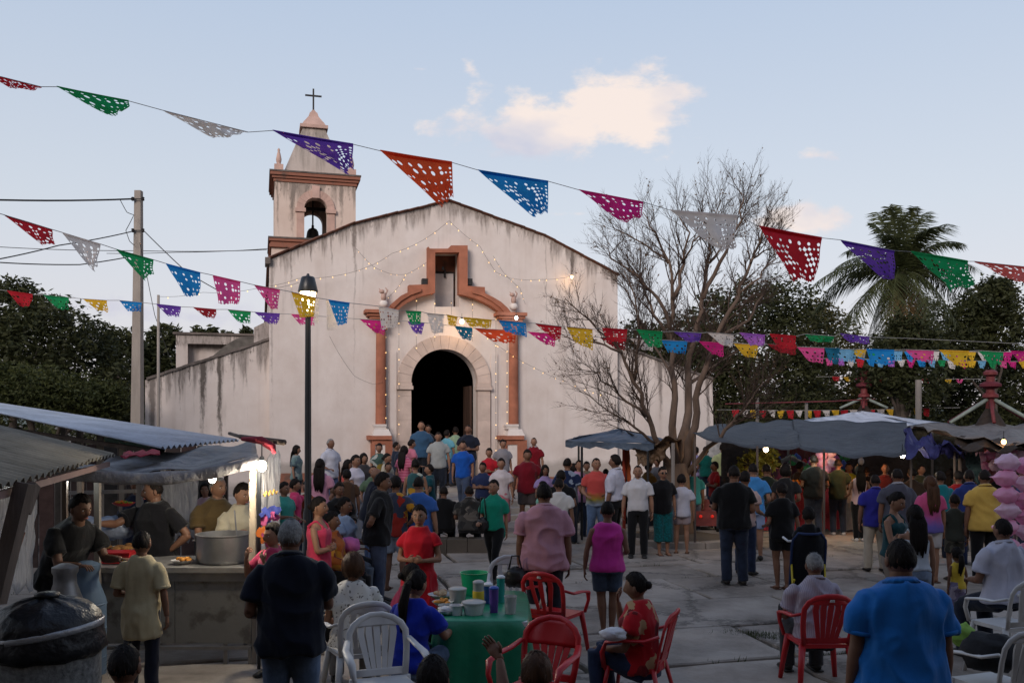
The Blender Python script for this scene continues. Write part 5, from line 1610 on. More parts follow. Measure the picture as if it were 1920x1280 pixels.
def corr(c00, c10, c11, c01, waves, amp, nv=2, th=.006):
    "corrugated sheet; waves run across from c00-c10, ribs follow c00->c01"
    b = MB(); nu = waves * 6; up_ = (c10 - c00).cross(c01 - c00).normalized(); up_ = up_ if up_.z > 0 else -up_
    vs = []
    for k in range(2):
        for j in range(nv + 1):
            for i in range(nu + 1):
                u, v = i / nu, j / nv
                p = c00 * (1 - u) * (1 - v) + c10 * u * (1 - v) + c11 * u * v + c01 * (1 - u) * v
                vs.append(p + up_ * (amp * math.sin(i * math.pi / 3) - k * th))
    N = (nu + 1) * (nv + 1); fs = []
    for j in range(nv):
        for i in range(nu):
            a0 = j * (nu + 1) + i
            fs.append((a0, a0 + 1, a0 + nu + 2, a0 + nu + 1)); fs.append((N + a0, N + a0 + nu + 1, N + a0 + nu + 2, N + a0 + 1))
    for i in range(nu):
        fs.append((i + 1, i, N + i, N + i + 1)); o_ = nv * (nu + 1); fs.append((o_ + i, o_ + i + 1, N + o_ + i + 1, N + o_ + i))
    b.add(vs, fs); return b
def post(p0, p1, r, m, parent, n=8, name='post', sq=False):
    b = MB(); b.tube([p0, p1], r, 4 if sq else n, lat=(1, 0, 0), seam=math.pi / 4 if sq else 0); return b.build(name, m, parent, False if sq else 40)
def bulb(label, p, col, estr, energy, r=.035, group='lit bulbs hanging in the stalls', cord=.12):
    t = thing('light_bulb', p, label, 'light bulb', group)
    b = MB(); b.ball(p, (r, r, r * 1.2), 12, 8); b.build('bulb_glass', glow('lit_bulb_%d' % (hash((col, estr)) % 9999), col, estr), t, True)
    b = MB(); b.tube([p + V(0, 0, r * .9), p + V(0, 0, r * 2)], r * .45, 8); b.tube([p + V(0, 0, r * 2), p + V(0, 0, r * 2 + cord)], .006, 5); b.build('socket', M_blackpaint, t)
    if energy:
        ld = bpy.data.lights.new('bulb_light', 'POINT'); ld.energy = energy; ld.color = col; ld.shadow_soft_size = r
        lo_ = bpy.data.objects.new('bulb_light', ld); COL.objects.link(lo_); lo_.parent = t; lo_.location = (0, -r * 1.6, -r * 1.4)
    return t

# ---- utility pole, thin pole, wires
YP = 23.6
pl = thing('utility_pole', V(PX(257, YP), YP, 0), 'tall square concrete utility pole with wires left of the church', 'utility pole')
b = MB(); x0 = PX(256.5, YP); b.tube([V(x0, YP, 0), V(PX(260, YP), YP, PZ(358, YP))], [.20, .115], 4, lat=(1, 0, 0), seam=math.pi / 4); b.build('shaft', M_conc, pl)
for y, l in ((373, .17), (432, .17)):
    b = MB(); b.tube([P(252, y, YP - .15), P(270, y, YP - .15)] if y == 373 else [P(247, y, YP - .15), P(269, y, YP - .15)], .012, 6)
    b.build('bracket', M_iron, pl)
    for x in (249, 268):
        b = MB(); q = P(x, y, YP - .15); b.lathe([(.02, -.05), (.045, -.03), (.03, 0), (.045, .03), (.02, .05)], q, 8); b.build('insulator', M_iron, pl)
def wire(label, pts, r=.012, name='wire', m=None, cat='cable', sagn=0):
    q = [P(*p) for p in pts]; fine = []
    for i in range(len(q) - 1):
        for j in range(6):
            t_ = j / 6; p = q[i].lerp(q[i + 1], t_); p.z -= 4 * t_ * (1 - t_) * (q[i + 1] - q[i]).length * .008 * (1 if sagn == 0 else sagn); fine.append(p)
    fine.append(q[-1]); b = MB(); b.tube(fine, r, 5); o = b.build(name, m or M_cable); return tag(o, label, cat)
wire('thick black overhead cable from the left edge to the top of the concrete pole', [(-60, 374, 20), (0, 375, 21), (249, 373, YP - .15)], .022)
wire('thin wire rising from the left edge to the lower bracket of the pole', [(-20, 489, 19), (110, 460, 21), (247, 434, YP - .15)], .014)
wire('low slack wire from the left edge behind the white and green banners', [(-20, 492, 20), (0, 492, 20), (150, 496, 22), (250, 480, YP - .2)], .014)
wire('pale distant wire running past the pole to the tower base', [(-20, 463, 30), (0, 463, 30), (260, 470, 30), (500, 468, 28.5)], .012)
wire('faint second distant wire crossing below the first', [(200, 475, 30), (330, 473, 30), (503, 466, 29)], .01)
wire('drop wire slanting from the pole down behind the blue banner', [(269, 432, YP - .15), (350, 510, 23), (410, 545, 22.8)], .012)
wire('short looping wire on the left side of the concrete pole', [(225, 374, YP - .4), (238, 398, YP - .4), (251, 403, YP - .3), (236, 432, YP - .4), (243, 452, YP - .35), (252, 460, YP - .2)], .009, sagn=3)
wire('grey wire running down along the concrete pole and away to the right', [(262, 455, YP - .3), (276, 520, YP - .5), (290, 590, YP - .6), (322, 680, YP - .6)], .008)
tp_ = thing('thin_pole', V(PX(297, 23), 23, 0), 'thin metal pole standing in front of the sloping left church wall', 'pole')
b = MB(); b.tube([V(PX(297, 23), 23, 0), V(PX(297, 23), 23, PZ(553, 23))], [.045, .035], 8); b.build('tube', M_conc, tp_, True)
# ---- street lamp
YL = 15.4; XL = PX(577.5, YL)
lamp = thing('street_lamp', V(XL, YL, 0), 'tall black street lamp with a lit lantern in front of the church', 'street lamp')
b = MB(); b.lathe([(.16, 0), (.16, .12), (.10, .2), (.085, .9), (.06, 1.0), (.055, 2.8), (.047, PZ(592, YL))], V(XL, YL, 0), 14); b.build('post', M_blackpaint, lamp, 40)
zb = PZ(592, YL); zt = PZ(548, YL)
b = MB(); b.lathe([(.05, zb - .02), (.10, zb), (.11, zb + .05), (.06, zb + .08)], V(XL, YL, 0), 12); b.build('collar', mat('green_grey_cast_iron', (.07, .085, .06)), lamp, 40)
b = MB(); b.lathe([(.075, zb + .09), (.085, zb + .12), (.135, zt - .01), (.13, zt)], V(XL, YL, 0), 14); b.build('lantern_glass', glow('lit_lantern_glass', (1.0, .78, .45), 9.0), lamp, True)
b = MB(); b.lathe([(.165, zt + .002), (.17, zt + .02), (.115, PZ(521, YL)), (.10, PZ(519, YL)), (.03, PZ(517, YL)), (.02, PZ(513, YL))], V(XL, YL, 0), 16); b.build('hood', M_blackpaint, lamp, 40)
for k in range(4):
    a_ = k * math.pi / 2 + .5; b = MB(); b.tube([V(XL + .082 * math.cos(a_), YL + .082 * math.sin(a_), zb + .08), V(XL + .15 * math.cos(a_), YL + .15 * math.sin(a_), zt + .01)], .007, 5); b.build('bar', M_blackpaint, lamp)
ld = bpy.data.lights.new('lantern_light', 'POINT'); ld.energy = 22; ld.color = (1, .72, .4); ld.shadow_soft_size = .12
lo_ = bpy.data.objects.new('lantern_light', ld); COL.objects.link(lo_); lo_.parent = lamp; lo_.location = (.02, -.2, (zb + zt) / 2)

# ---- light strings on the facade
M_cord = mat('dark_light_cord', (.05, .045, .04), noise=0); M_mini = glow('mini_bulb_glow', (1.0, .62, .25), 1.7)
mini = None
def light_string(label, pts, step=15, n=-.28, real=False, name='light_string', bulbs=True):
    q = [(P(*p) if real else facade_u(p[0], p[1], n)) for p in pts]
    t = thing(name, q[0], label, 'string lights', 'string lights strung over the church front')
    fine = []
    for i in range(len(q) - 1):
        for j in range(5):
            s = j / 5; p = q[i].lerp(q[i + 1], s); p.z -= 4 * s * (1 - s) * (q[i + 1] - q[i]).length * .03; fine.append(p)
    fine.append(q[-1]); b = MB(); b.tube(fine, .004, 4, cap=False); b.build('cord', M_cord, t)
    if not bulbs: return t
    L = [0]
    for i in range(len(fine) - 1): L.append(L[-1] + (fine[i + 1] - fine[i]).length)
    k = max(2, int(L[-1] / (step * .0158))); global mini
    for j in range(k):
        s = L[-1] * (j + .5 + rnd.uniform(-.25, .25)) / k; i = max(i for i in range(len(L)) if L[i] <= s); i = min(i, len(fine) - 2)
        p = fine[i].lerp(fine[i + 1], (s - L[i]) / max(1e-6, L[i + 1] - L[i]))
        if mini is None:
            bb = MB(); bb.ball((0, 0, -.03), (.013, .013, .02), 6, 4); mini = make_mesh('bulb', bb.v, bb.f, M_mini, True)
        o = bpy.data.objects.new('bulb', mini); COL.objects.link(o); o.parent = t; o.location = p - t.location
        o.scale = (1, 1, 1) if rnd.random() < .55 else (.6, .6, .6)
    return t
light_string('light string from the left church corner up to the point of the gable', [(507, 536), (560, 522), (640, 515), (700, 496), (735, 475), (790, 452), (842, 414)], 20)
light_string('light string from the gable point down to the lone bulb at right', [(842, 414), (900, 462), (930, 510), (958, 522), (1010, 524), (1072, 518)], 18)
light_string('light string dipping from the left roof break to the orange arch', [(668, 466), (700, 500), (735, 514), (762, 514), (800, 492)], 13)
light_string('light string hanging from the arch down the left side of the portal', [(762, 514), (745, 540), (725, 560)], 13)
light_string('light string from the right of the niche down to the right capital', [(925, 480), (945, 512), (975, 540), (985, 570)], 14)
light_string('light string from the right column sloping down across the blank wall', [(905, 625), (960, 665), (1000, 688), (1070, 718), (1140, 742)], 20)
light_string('unlit cable sagging from the lamp height to the left orange column', [(618, 630), (640, 670), (665, 705), (700, 720), (718, 716)], bulbs=False)
light_string('light string from the thin pole to the left corner of the church', [(300, 556, 23), (380, 548, 22.5), (480, 541, 22), (560, 530, 21)], 45, real=True)
for i, (x, y0, y1) in enumerate([(748, 566, 870), (781, 556, 655), (815, 560, 640), (846, 562, 600), (886, 560, 640), (930, 590, 850), (951, 600, 850), (724, 600, 840)]):
    light_string(['garland of tiny bulbs down the left pilaster of the door', 'short garland hanging at the left of the door arch', 'garland hanging left of the arch crown', 'shortest garland under the grey niche panel', 'garland hanging right of the arch crown', 'garland of tiny bulbs down the right pilaster of the door', 'garland beside the right orange column', 'garland beside the left orange column'][i],
                 [(x, y0), (x + rnd.uniform(-1, 1), (y0 + y1) / 2), (x, y1)], 22 if i in (0, 5, 6, 7) else 14, n=-.34 if y1 < 700 else -.2)
bulb('bright orange bulb hanging over the church door', facade_u(866, 603, -.6), (1.0, .62, .28), 22, 14, .06, 'lit bulbs on the church front')
bulb('single lit bulb high on the right part of the church wall', facade_u(1072, 519, -.3), (1.0, .60, .28), 14, 4, .04, 'lit bulbs on the church front')
bulb('bluish white lamp on the right capital of the portal', facade_u(968, 596, -.62), (.75, .88, 1.0), 10, 3, .05, 'lit bulbs on the church front')

# ---- left: corrugated stall, tin roof, tarp stall
st1 = thing('corrugated_stall', V(-3.5, 6.5, 0), 'stall with grey corrugated fibre cement roof and leaning brown posts at the left edge', 'market stall')
E1 = V(-3.02, 5.35, 2.07); E2 = V(-3.93, 9.0, 2.10); Ld = V(-.97, -.23, .27)
for k in range(3):
    a0 = E1.lerp(E2, k / 3 - .002); a1 = E1.lerp(E2, (k + 1) / 3 + .012)
    o = V(0, 0, .012 * k); corr(a0 + o, a1 + o, a1 + Ld * 2.2 + o, a0 + Ld * 2.2 + o, 8, .022).build('roof_sheet', M_asb, st1, True)
b = MB(); b.tube([E1 + V(-.06, 0, -.07), E2 + V(-.06, 0, -.07)], [(.02, .035), (.02, .035)], 4, seam=math.pi / 4); b.build('eave_batten', mat('pinkish_batten', (.26, .17, .15)), st1)
for (x0, y0, x1, y1, r, Y_) in ((47, 905, -8, 1130, .065, 5.75), (62, 908, 44, 960, .05, 6.0)):
    post(P(x0, y0, Y_), P(x1, y1, Y_ - .1), r, M_plank, st1, sq=True)
post(P(30, 1000, 5.9), P(-2, 1100, 6.1), .06, mat('rusty_board', (.16, .06, .035), noise=.4), st1, sq=True, name='brace')
patch(P(-20, 905, 6.6), P(68, 900, 8.2), P(62, 1100, 8.2), P(-20, 1120, 6.6), 10, 14, 0, .05, 3).build('plastic_sheet', M_plas, st1, True)
st2 = thing('tin_roof', V(-5, 13, 0), 'wide pale galvanised tin roof on posts rising away behind the tarp stall', 'shed roof')
A_, B_, C_, D_ = P(302, 839, 9.9), P(448, 824, 12.2), P(3, 757, 16.5), P(-80, 757, 13)
corr(A_, B_, C_, D_, 16, .022).build('roof_sheet', M_galv, st2, True)
for x, y, Y_ in ((150, 800, 13.2), (188, 815, 12.2), (230, 822, 12), (262, 830, 11.6), (120, 790, 14)):
    post(P(x, y, Y_), V(PX(x, Y_), Y_, 0), .05, M_pole, st2, sq=True)
patch(P(195, 818, 12.5), P(312, 838, 10.4), P(300, 848, 11.2), P(200, 832, 12.8), 8, 4, .02, .02, 4).build('green_lining', tarpmat('green_tarp', (.04, .12, .08)), st2, True)
post(P(-10, 800, 14), P(290, 846, 10.6), .035, M_plank, st2, sq=True, name='rafter')
bw = thing('opening_shade_boards', V(-7.5, 15, 0), 'dark boards added for the shade in the openings behind the left stalls', 'partition')  # near-black boards stand in for the shade of open bays
for k in range(16):
    b = MB(); x = PX(-60, 15) + k * .26; b.box((x, 15 + rnd.uniform(-.01, .01), 1.05), (.24, .03, 2.1 + rnd.uniform(-.1, .1))); b.build('board', mat('opening_shade_%d' % (k % 3), (.05 + .012 * (k % 3), .045, .042), noise=.4), bw)
st3 = thing('food_stall', V(-3.3, 9, 0), 'tarp roofed food stall with a tall sheet metal counter and hanging plastic', 'food stall')
def tarpfn(u, v, p):
    return p + V(0, 0, -.03 * math.sin(math.pi * u) * (1 - v))
patch(P(108, 886, 8.3), P(486, 858, 8.7), P(478, 825, 10.9), P(215, 853, 10.9), 26, 10, .05, .028, 5, fn=tarpfn).build('tarp_roof', M_tgrey, st3, True)
# front roll of the tarp
b = MB(); k = 24; pts = [P(108 + (486 - 108) * i / k, 886 + 14 * math.sin(math.pi * i / k * .9) - 28 * (i / k) ** 3.0, 8.28 + .4 * i / k) for i in range(k + 1)]
b.tube(pts, [(.022 + .003 * math.sin(i * 1.7), .062 + .006 * math.sin(i * 1.1)) for i in range(k + 1)], 10, lat=(0, 1, 0)); b.build('tarp_roll', M_tpale, st3, True)
patch(P(225, 868, 8.9), P(300, 862, 9.2), P(300, 852, 9.9), P(235, 858, 9.9), 8, 4, 0, .02, 8).build('dark_patch', M_redcloth, st3, True).location.z += .06
b = MB()
for k in range(3):
    b.tube([P(455, 832, 8.9 + k * .1) + V(0, 0, .05), P(490, 829 + 2 * k, 8.8 + k * .1) + V(0, 0, .03), P(512, 836 + 3 * k, 8.8 + .1 * k), P(514, 850 - 2 * k, 8.8 + .1 * k)], [(.03, .02), (.045, .03), (.04, .025), (.02, .02)], 8)
b.build('red_cloth', M_redcloth, st3, True)
b = MB(); b.tube([P(450, 818, 9.4), P(533, 829, 8.9)], [.025, .03], 7); b.tube([P(430, 812, 9.8), P(470, 824, 9.2)], .018, 6); b.build('roof_stick', M_plank, st3, True)
for x, r, m_, y0, Y_ in ((183, .036, M_pole, 893, 8.95), (122, .03, M_plank, 890, 8.8), (151, .035, M_plank, 892, 9.3), (486, .022, M_blackpaint, 858, 8.85), (478, .03, M_pole, 858, 9.05), (316, .03, M_plank, 880, 10.8), (424, .03, M_plank, 858, 10.9)):
    post(P(x, y0, Y_), V(PX(x, Y_), Y_, GZ), r, m_, st3, sq=True)
post(P(120, 924, 10.9), P(255, 920, 10.9), .03, M_pole, st3, sq=True, name='shelf_rail')
# counter
cx0, cx1 = PX(181, 9.0), PX(470, 9.0); cz = PZ(1062, 9.0)
b = MB(); b.box(((cx0 + cx1) / 2, 9.38, cz - .03), (cx1 - cx0 + .06, .82, .05)); b.build('countertop', mat('worn_tin_worktop', (.30, .29, .28), rough=.45, metal=.5, noise=.3), st3)
b = MB(); b.box(((cx0 + cx1) / 2, 9.02, cz - .10), (cx1 - cx0 + .02, .03, .09)); b.build('top_rail', M_steel, st3)
wd = (cx1 - cx0)
for k in range(2):
    b = MB(); b.box((cx0 + wd * (k * .5 + .25), 9.04 + .004 * k, (cz - .15 + .22) / 2 + .03), (wd * .5 - .006, .02, cz - .15 - .22)); b.build('metal_panel', M_sheet, st3)
for x in (cx0 + .02, cx1 - .02, (cx0 + cx1) / 2 + .5):
    for yy in (9.06, 9.74):
        b = MB(); b.box((x, yy, (cz - .1) / 2), (.04, .04, cz - .1)); b.build('leg', M_steel, st3)
b = MB(); b.box(((cx0 + cx1) / 2, 9.03, .21), (wd, .04, .035)); b.build('bottom_rail', M_steel, st3)
# curtains and painted plastic
patch(P(468, 862, 8.92), P(482, 862, 8.92), P(479, 1062, 8.92), P(466, 1062, 8.92), 4, 20, 0, .02, 2).build('cloth_strip', mat('cream_cloth_strip', (.6, .52, .42), trans=.35, noise=.15), st3, True)
patch(P(488, 862, 8.86), P(526, 848, 9.3), P(524, 1120, 9.35), P(487, 1160, 8.86), 8, 22, 0, .03, 6).build('plastic_curtain', M_plas, st3, True)
patch(P(300, 880, 10.75), P(372, 890, 10.75), P(368, 1010, 10.75), P(304, 1010, 10.75), 8, 10, 0, .05, 7).build('plastic_curtain', M_plas, st3, True)
# flower print painted on the plastic: gold scrawl above, blue, pink and orange blooms below
b = MB(); pr3 = random.Random(8)
def bloom(mb, px, py, r, m, Yq):
    c = P(px, py, Yq)
    pts = [c]
    for i in range(10):
        a_ = i * .6283; rr = r * pr3.uniform(.7, 1.25); pts.append(c + V(math.cos(a_) * rr * .9, -.001, math.sin(a_) * rr))
    mb.add(pts, [(0, 1 + i, 1 + (i + 1) % 10) for i in range(10)], m)
cols = [(.05, .07, .3), (.5, .1, .25), (.7, .2, .04), (.65, .35, .08), (.55, .04, .05)]
for i in range(70):
    yy = pr3.uniform(955, 1060); ci = min(4, max(0, int((yy - 950) / 24 + pr3.uniform(-1, .7)))); xx = pr3.uniform(490, 522)
    bloom(b, xx, yy, pr3.uniform(.02, .05), ci, 8.80 + (xx - 488) * .0125 - i * .0012)
b.build('flower_print', [mat('print_ink_%d' % i, c, noise=.1, trans=.3) for i, c in enumerate(cols)], st3, False, kind='stuff')
b = MB(); xs = [(494 + i * 1.5, 926 + 5 * math.sin(i * 1.3) - i * .3, 8.80 + .02 * i) for i in range(18)]
b.tube([P(*q) for q in xs], .006, 4); b.build('gold_script', mat('gold_paint', (.6, .35, .05)), st3)
bulb('bright white bulb at the right post of the food stall', P(491, 873, 8.72), (1.0, .88, .68), 36, 42, .045)
bulb('bright white bulb hanging behind the man in olive brown', P(398, 897, 9.3), (1.0, .9, .75), 30, 16, .038)
bulb('white tube lamp between the corrugated roof and the tarp', P(140, 894, 8.9), (.9, 1.0, .98), 20, 3, .03)
# goods on the counter
def potf(label, p, r, h, m, handles=True, name='cooking_pot', cat='pot', lid=False):
    t = thing(name, p, label, cat)
    b = MB(); b.lathe([(r * .93, 0), (r * .97, .01), (r, .04), (r, h), (r * 1.03, h + .008), (r * 1.03, h + .018), (r * .97, h + .018), (r * .96, .05), (0.01, .04)], p, 28); b.build('vessel', m, t, 40)
    if handles:
        for s in (1, -1):
            b = MB(); b.tube([p + V(s * r, -.04, h * .8), p + V(s * (r + .035), -.03, h * .8), p + V(s * (r + .035), .03, h * .8), p + V(s * r, .04, h * .8)], .008, 6); b.build('handle', m, t, True)
    return t
pt = potf('large dented aluminium cooking pot on the right end of the counter', V(PX(420, 9.35), 9.35, cz), .275, .27, M_steel)
b = MB(); q = V(PX(446, 9.35), 9.35, cz + .1); b.tube([q, q + V(-.05, .05, .42)], .008, 6); o = b.build('ladle', M_steel); tag(o, 'metal ladle standing in the large aluminium pot', 'ladle')
def dish(label, p, r, m_food, m_d, seed=0, name='food_dish', k=9, h=.035, s=.03):
    t = thing(name, p, label, 'dish of food')
    b = MB(); b.lathe([(r * .6, 0), (r, h), (r * 1.02, h + .004), (r * .9, h * .7), (.01, .012)], p, 18); b.build('dish', m_d, t, 40)
    q = random.Random(seed); 
    for i in range(k):
        b = MB(); a_ = q.uniform(0, 6.28); rr = q.uniform(0, r * .7); b.ball(p + V(rr * math.cos(a_), rr * math.sin(a_), h + q.uniform(-.005, .02)), (s * q.uniform(.8, 1.3), s * q.uniform(.8, 1.3), s * .6), 7, 5); b.build('food_piece', m_food, t, True)
    return t
M_food = mat('fried_orange_food', (.55, .24, .05), noise=.4, scale=20); M_plate = mat('glossy_plate', (.5, .5, .5), rough=.3, noise=0); M_red = mat('red_plastic', (.42, .015, .02), rough=.35, noise=.08, spec=.5)
M_whp = mat('white_plastic', (.62, .62, .63), rough=.4, noise=.05, spec=.5); M_grp = mat('green_plastic', (.0, .32, .14), rough=.4, noise=.05, spec=.5)
dish('shallow dish heaped with orange fried food left of the pot', V(PX(342, 9.2), 9.2, cz), .11, M_food, M_plate, 1)
dish('tray of brown and yellow food at the back of the counter', V(PX(225, 9.65), 9.65, cz + .06), .2, mat('brown_food', (.22, .10, .03), noise=.4), M_plate, 2, k=16, s=.045)
dish('small tray of orange peppers beside the blue bag', V(PX(168, 9.65), 9.65, cz + .08), .13, M_food, M_plate, 3, k=10, s=.04)
t = thing('plastic_tub', V(PX(222, 9.25), 9.25, cz), 'bright red rectangular plastic tub on the left of the counter', 'tub'); p = t.location
b = MB(); b.box(p + V(0, 0, .055), (.27, .18, .10), taper=1.12); b.build('tub_body', M_red, t); b = MB(); b.box(p + V(0, 0, .112), (.32, .23, .012)); b.build('rim', M_red, t)
def bagmesh(c, r, seed, n=18, rough_=.2):
    b = MB(); b.ball((0, 0, 0), 1, n, n - 4); vs = []
    for v in b.v:
        q = V(*v); k = 1 + rough_ * mnoise.noise(q * 2.2 + V(seed, 0, 0)) + rough_ * .6 * mnoise.noise(q * 5 + V(0, seed, 0)); vs.append(V(q.x * r[0] * k, q.y * r[1] * k, q.z * r[2] * k) + Vector(c))
    b.v = [tuple(v) for v in vs]; return b
M_bagb = mat('pale_blue_plastic_bag', (.30, .36, .50), rough=.25, noise=.2, trans=.3, bump=.8, bscale=12, bdist=.03); M_bagk = mat('black_plastic_bag', (.010, .010, .012), rough=.42, noise=.2, bump=1, bscale=9, bdist=.03, spec=.35)
o = bagmesh(P(208, 990, 9.95), (.26, .2, .13), 3, 20).build('plastic_bag', M_bagb, None, True); tag(o, 'big crumpled pale blue plastic bag behind the counter food', 'plastic bag')
o = bagmesh(P(165, 985, 9.9), (.12, .12, .1), 5, 16).build('plastic_bag', M_bagb, None, True); tag(o, 'smaller whitish plastic bag left of the big blue one', 'plastic bag')
dish('dish of green and red vegetables on the back shelf of the stall', P(232, 948, 10.9), .13, mat('mixed_vegetables', (.10, .22, .03), noise=.4, col2=(.5, .12, .03), thr=(.45, .55), scale=30), M_red, 5, k=12, s=.03)
# cans at left
def can(label, px, Y_, z0, r, h, m, name='milk_can'):
    p = V(PX(px, Y_), Y_, z0); t = thing(name, p, label, 'metal can'); b = MB()
    b.lathe([(r, 0), (r, h * .62), (r * .98, h * .66), (r * .62, h * .82), (r * .6, h * .9), (r * .7, h * .93), (r * .7, h * .97), (r * .3, h)], p, 20); b.build('can_body', m, t, 40)
    for z in (.15, .4, .62):
        b = MB(); b.lathe([(r * 1.005, h * z - .008), (r * 1.03, h * z), (r * 1.005, h * z + .008)], p, 20); b.build('band', m, t, True)
    return t
can('dull metal milk can standing left of the counter', 122, 7.7, .3, .15, .95, M_steel)
can('blue grey plastic drum between the milk can and the counter post', 163, 8.5, .1, .17, 1.05, mat('blue_grey_plastic', (.10, .15, .22), rough=.5), 'plastic_drum')
# big drum with black bag
p = V(PX(88, 6.1), 6.1, 0); t = thing('food_drum', p, 'large steel drum with its lid wrapped in a black plastic bag at bottom left', 'drum')
b = MB(); b.lathe([(.335, GZ), (.345, GZ + .03), (.335, .06), (.335, .55), (.343, .57), (.335, .59), (.335, 1.0)], p, 36); b.build('drum_body', mat('mottled_grey_metal', (.17, .17, .165), rough=.7, metal=.3, noise=.6, scale=28, bump=.5, bscale=50), t, 40)
b = MB(); prof = [(.345, .90), (.372, .93), (.365, .99), (.352, 1.05), (.35, 1.1), (.335, 1.15), (.28, 1.21), (.18, 1.255), (.07, 1.275), (.01, 1.28)]
b.lathe(prof, p, 48)
for i, v in enumerate(b.v):
    a_ = math.atan2(v[1] - p.y, v[0] - p.x); k = 1 + .012 * math.sin(a_ * 17 + v[2] * 30) * (1.2 if v[2] < 1.1 else .7) + .008 * math.sin(a_ * 31); b.v[i] = (p.x + (v[0] - p.x) * k, p.y + (v[1] - p.y) * k, v[2] + .006 * math.sin(a_ * 9))
b.build('black_bag', M_bagk, t, True)
b = MB(); b.lathe([(.352, 1.035), (.357, 1.04), (.355, 1.075), (.348, 1.08)], p, 40, rot=None)
for i, v in enumerate(b.v): b.v[i] = (v[0], v[1], v[2] + .05 * (v[0] - p.x) / .36)
b.build('tape_band', mat('silver_tape', (.30, .30, .31), rough=.3, metal=.4, noise=.2, bump=.5), t, True)
b = MB(); b.lathe([(.075, 1.275), (.08, 1.30), (.05, 1.31), (.01, 1.312)], p, 16); b.build('knob', M_bagk, t, True)

